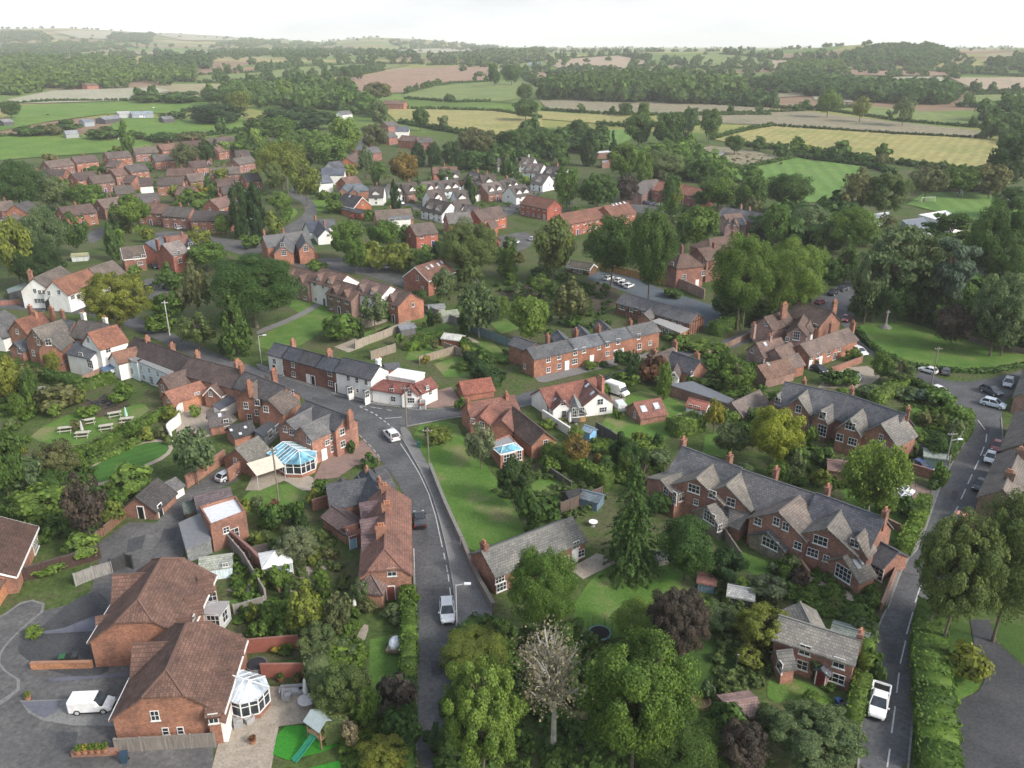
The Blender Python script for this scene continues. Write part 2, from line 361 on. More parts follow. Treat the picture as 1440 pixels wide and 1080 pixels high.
for a in [  # name, material, outline
 ('field', 'pasture', [(-80, 196), (0, 192), (87, 189), (140, 191), (215, 200), (212, 207), (150, 215), (62, 221), (0, 226), (-80, 232)]),
 ('field', 'pasture', [(150, 180), (175, 167), (345, 166), (345, 186), (300, 194), (215, 199)]),
 ('field', 'pasture', [(-80, 178), (0, 172), (27, 149), (130, 145), (225, 143), (338, 144), (335, 156), (225, 160), (150, 161), (75, 171), (0, 185), (-80, 190)]),
 ('field', 'greypale', [(10, 141), (75, 128), (217, 124), (240, 128), (185, 142), (25, 147)]),
 ('field', 'greenfield', [(277, 107), (300, 104), (360, 103), (420, 95), (500, 91), (577, 92), (540, 98), (510, 105), (400, 113), (280, 117)]),
 ('field', 'plough', [(488, 112), (540, 102), (585, 97), (640, 94), (692, 96), (688, 115), (637, 117), (567, 131), (510, 132)]),
 ('field', 'greenfield', [(566, 134), (610, 122), (720, 115), (755, 114), (762, 136), (700, 144), (572, 140)]),
 ('field', 'yellowfield', [(538, 154), (620, 155), (700, 157), (762, 168), (765, 183), (700, 196), (640, 187), (560, 174)]),
 ('field', 'plough', [(728, 103), (800, 103), (895, 106), (985, 111), (970, 120), (860, 118), (762, 124)]),
 ('field', 'paleplough', [(765, 86), (870, 79), (915, 87), (892, 103), (790, 99)]),
 ('field', 'stubble', [(758, 142), (895, 140), (1020, 149), (1085, 153), (1085, 161), (985, 163), (870, 161), (770, 154)]),
 ('field', 'yellowfield', [(755, 157), (830, 162), (895, 166), (960, 172), (950, 178), (840, 174), (760, 168)]),
 ('field', 'stubble', [(940, 163), (1040, 160), (1130, 157), (1255, 172), (1385, 186), (1376, 194), (1255, 186), (1080, 176), (945, 173)]),
 ('field', 'yellowfield', [(1000, 196), (1080, 178), (1255, 189), (1404, 197), (1400, 240), (1300, 232), (1230, 224), (1117, 211), (1050, 206)]),
 ('field', 'greenfield', [(1160, 155), (1220, 150), (1295, 157), (1404, 170), (1394, 180), (1280, 170)]),
 ('field', 'mown', [(830, 186), (870, 183), (905, 188), (870, 204), (845, 206)]),
 ('field', 'plough', [(1186, 99), (1250, 98), (1310, 100), (1368, 104), (1310, 108), (1190, 106)]),
 ('field', 'greypale', [(1230, 109), (1325, 109), (1332, 120), (1255, 121)]),
 ('field', 'paleplough', [(1335, 110), (1440, 110), (1500, 112), (1500, 130), (1440, 129), (1380, 130)]),
 ('field', 'greenfield', [(1358, 135), (1440, 133), (1500, 134), (1500, 155), (1405, 152), (1345, 150)]),
 ('field', 'greenfield', [(930, 83), (1012, 77), (1085, 84), (1080, 97), (975, 95)]),
 ('field', 'stubble', [(1080, 126), (1130, 128), (1130, 136), (1085, 138)]),
 ('field', 'paleplough', [(1060, 86), (1120, 86), (1120, 97), (1070, 98)]),
 ('field', 'mown', [(1026, 242), (1118, 222), (1220, 236), (1190, 262), (1160, 285), (1105, 285), (1060, 270)]),
 ('field', 'mown', [(1275, 288), (1300, 271), (1370, 271), (1425, 282), (1500, 288), (1500, 312), (1380, 312), (1300, 294)]),
 ('field', 'stubble', [(935, 218), (1000, 206), (1060, 213), (1095, 222), (1020, 240), (960, 236)]),
 ('field', 'greypale', [(1140, 130), (1190, 130), (1200, 145), (1145, 141)]),
 ('field', 'greenfield', [(1410, 168), (1440, 165), (1500, 166), (1500, 200), (1415, 192)]),
 ('field', 'greypale', [(75, 46), (115, 44), (160, 46), (150, 56), (112, 55)]), ('field', 'greypale', [(220, 50), (290, 50), (340, 58), (260, 58)]),
 ('field', 'greypale', [(560, 70), (660, 69), (670, 75), (600, 76)]), ('field', 'yellowfield', [(150, 81), (215, 79), (215, 86), (160, 87)]),
 ('field', 'pasture', [(1385, 300), (1440, 292), (1500, 290), (1500, 318), (1440, 316)]),
]: cover(a[0], a[2], a[1], .25)
# ---------------------------------------------------------------- roads and paving
ROADS = []
ground_mat('asphalt', (.078, .080, .086), (.10, .102, .107), (.128, .13, .132), .16, 2.2, .9)
ground_mat('patch', (.062, .064, .07), (.075, .077, .082), None, .5, 4, .9)
ground_mat('kerbstone', (.19, .19, .185), (.25, .25, .24), None, 1.5, 6, .9)
ground_mat('oldasphalt', (.085, .086, .088), (.112, .111, .11), (.15, .147, .142), .22, 2, .9)
ground_mat('darkasphalt', (.05, .051, .055), (.065, .067, .071), (.08, .08, .083), .2, 4, .9)
ground_mat('concrete', (.17, .17, .165), (.20, .20, .195), None, .3, 4, .9)
ground_mat('bluetarmac', (.085, .105, .125), (.105, .125, .145), (.10, .105, .11), .2, 3, .9)
ground_mat('ovalgreen', (.045, .115, .022), (.055, .135, .026), None, .2, 5, stripes=(.9, 1.6, .07))
ground_mat('pavement', (.17, .165, .16), (.20, .195, .19), (.15, .15, .145), .4, 5, .9)
ground_mat('slategravel', (.10, .105, .13), (.135, .14, .17), None, .6, 14, .9)
ground_mat('gravel', (.27, .24, .19), (.33, .29, .23), (.22, .20, .16), .4, 9, .95)
ground_mat('redpaving', (.21, .145, .12), (.25, .175, .15), (.19, .15, .13), .4, 6, .9)
ground_mat('stonepaving', (.30, .26, .21), (.36, .31, .25), (.26, .23, .19), .5, 5, .9)
ground_mat('soil', (.07, .055, .04), (.10, .08, .058), (.085, .085, .04), .5, 5, .95)
ground_mat('roadpaint', (.36, .36, .35), (.5, .5, .49), None, 1.2, 9, .8)
for a in [
 ('road', 'asphalt', .05, [(360, 517), (410, 537), (480, 556), (540, 571), (560, 575), (610, 577), (650, 572), (700, 563), (760, 547), (858, 529), (905, 503), (995, 488), (1055, 463), (1100, 447), (1137, 427), (1180, 401), (1200, 385), (1216, 388), (1207, 402), (1196, 430), (1202, 452), (1210, 478), (1240, 500), (1260, 508), (1290, 517), (1330, 537), (1372, 537), (1440, 521), (1500, 515), (1500, 548), (1440, 546), (1420, 556), (1410, 570), (1408, 585), (1410, 610), (1411, 630), (1405, 655), (1388, 697), (1370, 730), (1345, 775), (1320, 830), (1308, 862), (1296, 920), (1284, 1006), (1276, 1090), (1206, 1090), (1210, 1028), (1218, 950), (1228, 896), (1246, 858), (1258, 825), (1272, 790), (1292, 770), (1315, 700), (1332, 660), (1362, 612), (1362, 597), (1355, 577), (1335, 560), (1305, 550), (1285, 537), (1250, 515), (1212, 492), (1186, 460), (1168, 432), (1110, 458), (1060, 478), (1000, 503), (920, 520), (870, 545), (770, 565), (700, 580), (640, 587), (572, 600), (562, 612), (578, 640), (592, 665), (606, 695), (617, 730), (627, 770), (634, 806), (637, 832), (640, 880), (640, 1000), (642, 1090), (586, 1090), (585, 980), (584, 880), (582, 800), (578, 740), (570, 700), (557, 675), (535, 646), (522, 630), (504, 612), (485, 582), (427, 562), (360, 530), (300, 513), (250, 492), (200, 468), (150, 447), (100, 440), (-40, 432), (-40, 418), (100, 427), (160, 433), (210, 455), (262, 478), (310, 500)]),
 ('pavement', 'pavement', .15, [(562, 602), (572, 601), (590, 632), (607, 664), (627, 714), (650, 766), (668, 816), (694, 864), (690, 880), (642, 890), (639, 832), (635, 806), (628, 770), (618, 730), (607, 695), (593, 665), (579, 640), (565, 613)]),
 ('pavement', 'pavement', .15, [(360, 516), (410, 536), (480, 555), (540, 570), (560, 574), (600, 576), (600, 571), (540, 566), (480, 549), (410, 529), (385, 520), (362, 511)]),
 ('pavement', 'pavement', .15, [(1246, 857), (1258, 824), (1272, 789), (1292, 769), (1315, 699), (1332, 659), (1362, 611), (1364, 597), (1358, 597), (1355, 610), (1325, 657), (1306, 699), (1284, 767), (1262, 788), (1250, 822), (1238, 857)]),
 ('road', 'oldasphalt', .05, [(218, 325), (270, 326), (320, 338), (362, 337), (400, 320), (424, 306), (430, 294), (424, 284), (408, 276), (405, 268), (420, 268), (436, 277), (446, 292), (444, 308), (425, 325), (395, 340), (375, 352), (350, 362), (320, 352), (265, 338), (218, 334)]),
 ('road', 'oldasphalt', .05, [(405, 270), (418, 256), (440, 243), (470, 230), (497, 213), (507, 200), (508, 180), (515, 180), (516, 200), (508, 216), (480, 236), (452, 250), (432, 262), (424, 272)]),
 ('road', 'oldasphalt', .05, [(375, 352), (410, 368), (477, 361), (520, 370), (578, 392), (600, 404), (596, 412), (560, 402), (510, 386), (440, 378), (400, 384), (372, 366)]),
 ('road', 'oldasphalt', .05, [(560, 284), (600, 288), (640, 296), (690, 300), (735, 275), (752, 252), (775, 254), (782, 262), (762, 272), (744, 290), (705, 308), (660, 312), (600, 298), (560, 292)]),
 ('road', 'oldasphalt', .05, [(690, 340), (710, 330), (745, 325), (750, 345), (725, 355), (700, 352)]),
 ('road', 'oldasphalt', .05, [(880, 288), (905, 283), (960, 292), (958, 302), (900, 300), (882, 296)]),
 ('road', 'bluetarmac', .05, [(825, 388), (845, 381), (895, 389), (930, 408), (960, 416), (1040, 442), (1042, 451), (1000, 462), (965, 452), (920, 425), (868, 406), (830, 394)]),
 ('road', 'oldasphalt', .05, [(148, 408), (190, 398), (215, 390), (238, 398), (240, 412), (205, 422), (160, 432), (120, 438)]),
 ('road', 'oldasphalt', .05, [(120, 330), (145, 318), (170, 320), (165, 332), (140, 336), (128, 345)]),
 ('yard', 'oldasphalt', .04, [(322, 652), (336, 675), (302, 690), (272, 700), (263, 735), (262, 768), (256, 785), (300, 800), (300, 1090), (-60, 1090), (-60, 910), (0, 892), (50, 862), (100, 850), (128, 832), (140, 790), (128, 772), (180, 735), (220, 735), (262, 690), (300, 664)]),
 ('road', 'darkasphalt', .06, [(62, 880), (100, 845), (148, 826), (160, 900), (150, 960), (70, 945), (40, 930), (22, 915), (36, 895)]),
 ('road', 'concrete', .07, [(-30, 880), (0, 868), (38, 841), (72, 852), (28, 888), (2, 917), (0, 938), (38, 963), (0, 994), (-30, 1010)]),
 ('road', 'oldasphalt', .08, [(-30, 885), (0, 871), (38, 844), (67, 853), (25, 888), (-2, 917), (-4, 938), (33, 963), (-5, 990), (-30, 1004)]),
 ('gravel_bed', 'slategravel', .09, [(44, 891), (90, 884), (133, 867), (138, 888), (66, 892)]),
 ('driveway', 'concrete', .08, [(28, 986), (87, 984), (168, 980), (168, 1022), (102, 1021), (60, 1014), (40, 1003)]),
 ('gravel_bed', 'slategravel', .10, [(29, 988), (86, 986), (80, 1002), (62, 1011), (45, 1002)]),
 ('gravel_bed', 'slategravel', .09, [(68, 954), (150, 950), (184, 944), (180, 952), (70, 960)]),
 ('driveway', 'redpaving', .06, [(440, 676), (452, 650), (480, 632), (510, 619), (523, 632), (536, 648), (500, 655), (475, 672)]),
 ('driveway', 'redpaving', .06, [(599, 574), (612, 550), (635, 544), (650, 568), (625, 574)]),
 ('driveway', 'redpaving', .06, [(1276, 676), (1315, 692), (1307, 710), (1285, 709)]),
 ('driveway', 'gravel', .05, [(1150, 545), (1175, 518), (1220, 515), (1240, 528), (1222, 543), (1190, 548)]),
 ('driveway', 'gravel', .05, [(855, 545), (880, 548), (878, 585), (866, 585)]),
 ('parking', 'darkasphalt', .06, [(1364, 872), (1391, 872), (1400, 902), (1440, 938), (1500, 950), (1500, 1090), (1352, 1090), (1341, 1012), (1344, 988), (1376, 973), (1388, 950), (1370, 908)]),
 ('patio', 'stonepaving', .06, [(345, 985), (375, 966), (442, 966), (458, 1005), (440, 1016), (392, 1022), (380, 1090), (296, 1090), (318, 1000)]),
 ('lawn', 'turf', .08, [(392, 1022), (431, 1020), (440, 1034), (472, 1040), (476, 1053), (381, 1076)]),
 ('lawn', 'turf', .08, [(430, 1082), (478, 1070), (482, 1090), (420, 1090)]), ('lawn', 'turf', .08, [(372, 935), (428, 928), (432, 950), (372, 952)]),
 ('lawn', 'wornlawn', .03, [(572, 602), (640, 589), (655, 625), (690, 660), (742, 745), (730, 762), (668, 788), (636, 727), (606, 660)]),
 ('path', 'stonepaving', .03, [(117, 663), (148, 643), (194, 621), (227, 617), (246, 627), (236, 643), (202, 659), (142, 686), (117, 678)]), ('lawn', 'ovalgreen', .06, [(122, 662), (150, 646), (195, 625), (225, 621), (240, 628), (231, 641), (200, 655), (142, 681), (122, 676)]),
 ('lawn', 'wornlawn', .03, [(38, 612), (110, 575), (140, 583), (200, 565), (214, 580), (140, 612), (105, 630), (58, 622)]),
 ('patio', 'soil', .05, [(105, 572), (150, 556), (185, 570), (140, 588)]),
 ('lawn', 'lawn', .03, [(355, 478), (420, 445), (450, 430), (460, 413), (478, 430), (470, 450), (445, 472), (412, 492), (370, 492)]), ('lawn', 'lawn', .03, [(405, 430), (420, 414), (450, 425), (420, 440)]),
 ('path', 'pavement', .05, [(360, 465), (400, 450), (425, 438), (450, 424), (454, 428), (428, 444), (400, 456), (362, 472)]),
 ('lawn', 'lawn', .04, [(1203, 456), (1240, 447), (1290, 456), (1340, 474), (1400, 485), (1500, 492), (1500, 512), (1440, 518), (1375, 524), (1330, 522), (1290, 512), (1250, 500), (1218, 480)]),
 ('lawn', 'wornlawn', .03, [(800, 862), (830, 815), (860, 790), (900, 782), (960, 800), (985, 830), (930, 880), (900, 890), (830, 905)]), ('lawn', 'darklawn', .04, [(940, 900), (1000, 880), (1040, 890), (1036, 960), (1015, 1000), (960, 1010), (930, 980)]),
 ('lawn', 'lawn', .03, [(562, 448), (591, 439), (637, 460), (597, 472)]), ('lawn', 'lawn', .03, [(570, 506), (577, 490), (610, 485), (643, 492), (622, 506)]), ('lawn', 'lawn', .03, [(663, 486), (672, 480), (692, 481), (718, 502), (706, 507)]), ('lawn', 'lawn', .03, [(520, 471), (550, 457), (560, 463), (530, 476)]),
 ('lawn', 'lawn', .03, [(500, 472), (545, 457), (560, 468), (515, 488)]), ('lawn', 'lawn', .03, [(586, 476), (620, 468), (642, 478), (602, 486)]), ('patio', 'stonepaving', .05, [(470, 488), (500, 476), (512, 488), (490, 496)]), ('lawn', 'lawn', .03, [(690, 455), (712, 448), (730, 462), (705, 470)]),
 ('lawn', 'wornlawn', .03, [(610, 512), (650, 500), (680, 515), (670, 530), (625, 530)]), ('patio', 'stonepaving', .05, [(636, 482), (660, 474), (674, 481), (650, 490)]),
 ('lawn', 'lawn', .03, [(520, 900), (560, 890), (566, 950), (548, 1005), (517, 1000)]), ('path', 'gravel', .05, [(480, 915), (500, 900), (510, 878), (520, 880), (512, 905), (485, 922)]),
 ('lawn', 'wornlawn', .03, [(880, 545), (965, 565), (972, 592), (945, 612), (910, 632), (840, 607), (850, 590)]), ('patio', 'stonepaving', .05, [(949, 585), (970, 575), (988, 590), (982, 597)]),
 ('lawn', 'lawn', .03, [(992, 612), (1030, 605), (1044, 625), (1016, 644), (988, 637)]), ('lawn', 'wornlawn', .03, [(742, 672), (775, 662), (815, 690), (790, 720), (755, 712)]),
 ('lawn', 'lawn', .03, [(1040, 775), (1075, 788), (1100, 802), (1060, 810), (1040, 795)]), ('lawn', 'lawn', .03, [(1134, 815), (1195, 846), (1186, 862), (1136, 840)]), ('lawn', 'lawn', .03, [(1080, 948), (1110, 950), (1170, 978), (1170, 1000), (1120, 985), (1078, 990)]),
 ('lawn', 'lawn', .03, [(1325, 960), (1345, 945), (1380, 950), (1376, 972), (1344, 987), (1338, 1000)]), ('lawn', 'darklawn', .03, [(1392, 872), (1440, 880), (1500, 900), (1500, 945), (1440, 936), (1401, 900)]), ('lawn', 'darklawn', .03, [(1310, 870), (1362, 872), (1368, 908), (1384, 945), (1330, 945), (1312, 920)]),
 ('lawn', 'lawn', .03, [(335, 695), (400, 678), (430, 690), (442, 705), (405, 712), (358, 724)]), ('patio', 'stonepaving', .05, [(360, 660), (395, 650), (440, 672), (445, 690), (425, 690), (400, 676), (365, 690), (345, 690)]),
 ('lawn', 'lawn', .03, [(13, 522), (57, 506), (74, 512), (50, 526), (22, 534)]), ('lawn', 'lawn', .03, [(0, 572), (50, 552), (60, 562), (10, 590)]),
 ('lawn', 'lawn', .03, [(1275, 560), (1300, 555), (1330, 570), (1330, 600), (1300, 625), (1278, 590)]), ('lawn', 'lawn', .03, [(1180, 685), (1210, 690), (1280, 730), (1270, 770), (1200, 725)]),
 ('patio', 'soil', .04, [(830, 400), (870, 405), (865, 430), (835, 440)]), ('lawn', 'lawn', .03, [(828, 425), (866, 420), (868, 435), (840, 436)]), ('patio', 'soil', .04, [(700, 410), (745, 400), (760, 415), (715, 422)]),
 ('patio', 'stonepaving', .05, [(318, 830), (350, 815), (362, 828), (340, 838)]), ('lawn', 'lawn', .03, [(322, 845), (365, 832), (372, 850), (330, 862)]), ('patio', 'gravel', .05, [(350, 790), (400, 760), (440, 765), (470, 790), (430, 830), (395, 835)]),
 ('patio', 'stonepaving', .05, [(800, 800), (840, 778), (870, 790), (820, 815)]), ('patio', 'stonepaving', .05, [(1128, 805), (1180, 822), (1210, 848), (1195, 845), (1130, 813)]), ('patio', 'stonepaving', .05, [(245, 570), (300, 556), (335, 590), (300, 612), (250, 630)]),
 ('path', 'pavement', .05, [(750, 530), (780, 522), (920, 492), (925, 500), (790, 532), (760, 540)]), ('driveway', 'pavement', .06, [(880, 512), (905, 500), (915, 505), (890, 522)]),
 ('lawn', 'pasture', .03, [(384, 335), (400, 315), (418, 302), (418, 295), (405, 290), (395, 300), (388, 315), (378, 330)]), ('lawn', 'pasture', .03, [(435, 292), (440, 280), (455, 275), (465, 290), (450, 300)]),
]:
    if a[0] in ('road', 'driveway', 'patio', 'yard', 'parking', 'path'): ROADS.append(a[3])
    cover(a[0], a[3], a[1], a[2], smooth=1 if a[0] in ('road', 'lawn', 'pavement', 'path') and len(a[3]) > 5 else 0)
def strip(pts, w, z=.075):
    """a painted line of width w along the points"""
    q = [P(*p) for p in pts]; L = []; R = []
    for i, p in enumerate(q):
        d = (q[min(i+1, len(q)-1)]-q[max(i-1, 0)]).normalized(); n = Vector((-d.y, d.x, 0))*w/2
        L.append(p+n); R.append(p-n)
    mb = MB(); n = len(q)
    mb.add([(v.x, v.y, z) for v in L+R], [(i+1, i, n+i, n+i+1) for i in range(n-1)]); return mb
marks = MB()
def paint(pts, w, dash=None):
    if dash:
        q = [P(*p) for p in pts]; on = True; acc = []; 
        for a, b in zip(q, q[1:]):
            L = (b-a).length; t = 0
            d = (b-a)/L
            while t+dash[0] < L:
                s, e = a+d*t, a+d*(t+dash[0]); n = Vector((-d.y, d.x, 0))*w/2
                marks.add([(v.x, v.y, .075) for v in (s+n, s-n, e-n, e+n)], [(0, 1, 2, 3)]); t += dash[0]+dash[1]
    else:
        s = strip(pts, w); marks.add(s.v, s.f)
for p in [((724, 215), (698, 298)), ((687, 342), (657, 447)), ((653, 478), (627, 588)), ((622, 630), (610, 725)), ((603, 790), (586, 918)), ((578, 992), (565, 1080)), ((780, 105), (768, 130))]:
    paint([(1080+a/3.375, 760+b/3.375) for a, b in p], .14)
for p in [((845, 150), (880, 175)), ((1080, 285), (1145, 333)), ((1180, 365), (1220, 418)), ((1230, 443), (1225, 490)), ((1215, 515), (1195, 565)), ((1185, 592), (1160, 645)), ((1148, 670), (1123, 725)), ((1112, 752), (1085, 810)), ((1068, 850), (1040, 905)), ((1023, 945), (1000, 990))]:
    paint([(1080+a/4, 500+b/4) for a, b in p], .16)
paint([(563, 624), (575, 642), (590, 667), (603, 695), (613, 728), (622, 770)], .12)
paint([(624, 778), (630, 808), (634, 840), (636, 870)], .12, (1.5, 1.2))
paint([(582, 772), (584, 848)], .12); paint([(586, 856), (587, 880)], .12, (1, 1))
paint([(506, 572), (528, 583), (545, 596), (556, 606)], .22, (.8, .8)); paint([(507, 571), (530, 574), (552, 578)], .15, (1, 1))
paint([(380, 521), (430, 541), (480, 557), (530, 569), (590, 577), (648, 573)], .1); paint([(541, 589), (565, 587)], .2); paint([(505, 612), (525, 632), (536, 646)], .12, (1.2, .8))
paint([(1207, 480), (1228, 496)], .15)
struct(marks.obj('road_markings', 'roadpaint'))

for pts in [[(531, 603), (540, 600), (544, 606), (534, 609)], [(592, 740), (600, 738), (603, 760), (594, 762)], [(606, 930), (622, 928), (623, 950), (607, 952)], [(1250, 905), (1262, 907), (1258, 935), (1245, 933)], [(1340, 690), (1349, 692), (1344, 705), (1335, 703)], [(1380, 600), (1392, 602), (1390, 612), (1378, 610)], [(440, 558), (460, 564), (458, 568), (438, 562)], [(230, 745), (250, 742), (246, 760), (224, 764)], [(80, 1030), (110, 1030), (106, 1056), (76, 1054)], [(180, 760), (205, 752), (200, 772), (178, 778)]]:
    cover('road_patch', pts, 'patch', .06)
def kerb(pts):
    q = chaikin([P(*p) for p in pts], 1, False); o0 = q[0].copy(); mb = MB()
    for a, b in zip(q, q[1:]):
        d = (b-a).normalized(); n = Vector((-d.y, d.x, 0))*.09
        mb.add([a-o0-n, a-o0+n, b-o0+n, b-o0-n]+[v+Vector((0, 0, .156)) for v in (a-o0-n, a-o0+n, b-o0+n, b-o0-n)], [(4, 7, 6, 5), (0, 4, 5, 1), (2, 6, 7, 3), (1, 5, 6, 2), (3, 7, 4, 0)])
    struct(mb.obj('kerb', 'kerbstone', None, None, o0))
for pts in [[(557, 605), (565, 615), (579, 640), (593, 665), (607, 695), (618, 730), (628, 770), (635, 806), (639, 832), (642, 888)], [(362, 517), (410, 537), (480, 556), (540, 571), (600, 577)], [(1248, 858), (1259, 825), (1273, 790), (1293, 770), (1316, 700), (1333, 660), (1363, 612), (1364, 597)], [(1408, 588), (1411, 630), (1405, 655), (1389, 697), (1371, 730), (1346, 775), (1321, 830), (1309, 862)], [(1276, 1088), (1284, 1006), (1296, 920), (1308, 864)], [(1206, 1088), (1210, 1028), (1218, 950), (1228, 896), (1246, 858)], [(586, 1088), (585, 980), (584, 880), (582, 800)], [(572, 600), (640, 587), (700, 580), (760, 566)]]: kerb(pts)
tint_mat('ridge', 'plain', .85)
BR, BR2, DB, PB = (.285, .142, .098), (.235, .145, .115), (.185, .10, .08), (.33, .205, .17)
WH, CR, BLW = (.80, .80, .78), (.72, .68, .58), (.62, .70, .76)
SL, SL2, TL, RT, OT, GS, TD, LG = (.098, .104, .122), (.145, .146, .152), (.145, .098, .082), (.21, .10, .078), (.25, .12, .085), (.205, .19, .165), (.098, .072, .066), (.30, .30, .30)
BL, WD = (.02, .02, .021), (.17, .085, .045)
K0 = [.68, .67, .68]; K = list(K0)
def KS(*a): K[:] = a
def KD(*a): K0[:] = a; K[:] = a
SITES = []
class M:
    def __init__(s, ax, ay, bx, by, zr=8., ze=5., w=4., hA=None, hB=None, wall=None, roof=None, wm=None, kind='', o=.32):
        zr, ze, w, o = zr*K[0], ze*K[1], w*K[2], o*.8; hA = hA*K[2] if isinstance(hA, float) else hA; hB = hB*K[2] if isinstance(hB, float) else hB
        s.px = (ax, ay, bx, by); s.zr, s.ze, s.w, s.hA, s.hB, s.wall, s.roof, s.wm, s.kind, s.o = zr, ze, w, hA, hB, wall, roof, wm, kind, o
        A, B = P(ax, ay, zr), P(bx, by, zr); s.init(A, B)
    def init(s, A, B):
        s.g = terr((A.x+B.x)/2, (A.y+B.y)/2); s.C = Vector(((A.x+B.x)/2, (A.y+B.y)/2, s.g))
        d = Vector((B.x-A.x, B.y-A.y, 0)); s.L = d.length; s.rz = math.atan2(d.y, d.x)
        s.R = Matrix.Rotation(s.rz, 3, 'Z'); s.Ri = s.R.transposed()
    def ends(s):
        xa, xb = -s.L/2, s.L/2; m = (s.zr-s.ze)/s.w
        def e(h):                       # extension of the walls and the height and half width where the gable is cut off
            if h is None: return 0, 0, s.zr
            if h == 'h': return s.w*.85, s.w, s.ze
            return h, min(h, s.w), s.zr-min(h, s.w)*m
        return xa, xb, m, e(s.hA), e(s.hB)
    def walls(s):
        xa, xb, m, (ea, la, za), (eb, lb, zb) = s.ends(); w = s.w; mb = MB(); x0, x1 = xa-ea, xb+eb
        vs = [(x0, -w, -.4), (x0, w, -.4), (x1, -w, -.4), (x1, w, -.4), (x0, -w, s.ze), (x0, w, s.ze), (x1, -w, s.ze), (x1, w, s.ze)]
        fs = [(0, 2, 6, 4), (3, 1, 5, 7)]
        for x, l, z, ids, rev in ((x0, la, za, (0, 1, 5, 4), 1), (x1, lb, zb, (2, 3, 7, 6), 0)):
            o = len(vs); q = list(ids[:3])
            if z > s.ze+.05:
                z -= .1
                if l > .05: vs += [(x, l, z), (x, -l, z)]; q += [o, o+1]
                else: vs += [(x, 0, z)]; q += [o]
            q.append(ids[3]); fs.append(tuple(reversed(q)) if rev else tuple(q))
        return mb.add(vs, fs)
    def roofs(s):
        xa, xb, m, (ea, la, za), (eb, lb, zb) = s.ends(); w, o = s.w, s.o; mb = MB(); ez = s.ze-m*o; W = w+o; og = .22
        vs = []; polys = []; T = .2
        def v(x, y, z): vs.append((x, y, z)); return len(vs)-1
        rA = v(xa-(0 if s.hA else og), 0, s.zr); rB = v(xb+(0 if s.hB else og), 0, s.zr)
        def end(h, x, e, l, z, sg):
            if h is None: X = x+sg*og; return v(X, -W, ez), v(X, W, ez), None, None
            if h == 'h': X = x+sg*(e+o); return v(X, -W, ez), v(X, W, ez), None, None
            X = x+sg*(e+og); l2 = l+og*.9; z2 = s.zr-l2*m
            return v(X, -W, ez), v(X, W, ez), v(X, -l2, z2), v(X, l2, z2)
        a0, a1, ak0, ak1 = end(s.hA, xa, ea, la, za, -1); b0, b1, bk0, bk1 = end(s.hB, xb, eb, lb, zb, 1)
        polys.append([i for i in (rA, ak0, a0, b0, bk0, rB) if i is not None]); polys.append([i for i in (rB, bk1, b1, a1, ak1, rA) if i is not None])
        if s.hA == 'h': polys.append([rA, a1, a0])
        elif s.hA: polys.append([rA, ak1, ak0])
        if s.hB == 'h': polys.append([rB, b0, b1])
        elif s.hB: polys.append([rB, bk0, bk1])
        mb.slab(vs, polys, T)
        for a, b in [(rA, rB)]+[(rA, q) for q in ((a0, a1) if s.hA == 'h' else (ak0, ak1) if s.hA else ())]+[(rB, q) for q in ((b0, b1) if s.hB == 'h' else (bk0, bk1) if s.hB else ())]:
            mb.bar(Vector(vs[a])+Vector((0, 0, .02)), Vector(vs[b])+Vector((0, 0, .02)), .13, 1)
        return mb
    def fascia(s, main=True):
        xa, xb, m, (ea, la, za), (eb, lb, zb) = s.ends(); out = []; W = s.w+s.o; z = s.ze-m*s.o
        for sg in (-1, 1) if main else ():
            out.append(MB().box(xa-ea-.1, xb+eb+.1, sg*W-.06 if sg > 0 else sg*W-.09, sg*W+.09 if sg > 0 else sg*W+.06, z-.24, z-.02))
        for x, h, sg in ((xa, s.hA, -1), (xb, s.hB, 1))[:2 if main else 1]:
            if h is None:
                X = x+sg*.26
                for q in (-1, 1): out.append(MB().add([(X-.03, 0, s.zr-.02), (X-.03, q*W, z-.02), (X-.03, q*W, z-.26), (X-.03, 0, s.zr-.28), (X+.03, 0, s.zr-.02), (X+.03, q*W, z-.02), (X+.03, q*W, z-.26), (X+.03, 0, s.zr-.28)], [(0, 1, 2, 3), (7, 6, 5, 4), (3, 2, 6, 7), (0, 4, 5, 1)]))
        return out
    def hit_wall(s, px, py):
        d = s.Ri @ Vector(ray(px, py)); o = s.Ri @ (Vector((0, 0, CAMH))-s.C); best = None
        xa, xb, m, (ea, la, za), (eb, lb, zb) = s.ends()
        for sg in (-1, 1):
            if d.y*sg < 0:
                t = (sg*s.w-o.y)/d.y; q = o+d*t
                if t > 0 and xa-ea-.1 < q.x < xb+eb+.1 and -.3 < q.z < s.ze+.5 and (best is None or t < best[0]): best = (t, q, 0 if sg < 0 else math.pi)
        for x, sg, zt in ((xa-ea, -1, za), (xb+eb, 1, zb)):
            if d.x*sg < 0:
                t = (x-o.x)/d.x; q = o+d*t
                if t > 0 and abs(q.y) < s.w+.1 and -.3 < q.z < min(zt, s.zr-abs(q.y)*m)+.4 and (best is None or t < best[0]): best = (t, q, -math.pi/2 if sg < 0 else math.pi/2)
        return best
    def hit_roof(s, px, py):
        d = s.Ri @ Vector(ray(px, py)); o = s.Ri @ (Vector((0, 0, CAMH))-s.C); best = None; m = (s.zr-s.ze)/s.w
        for sg in (-1, 1):
            k = d.z+m*sg*d.y
            if abs(k) < 1e-6: continue
            t = (s.zr-m*sg*o.y-o.z)/k; q = o+d*t
            if t > 0 and abs(q.x) < s.L/2+.6 and 0 <= q.y*sg < s.w+.4 and k < 0 and (best is None or t < best[0]): best = (t, q, sg, m)
        return best
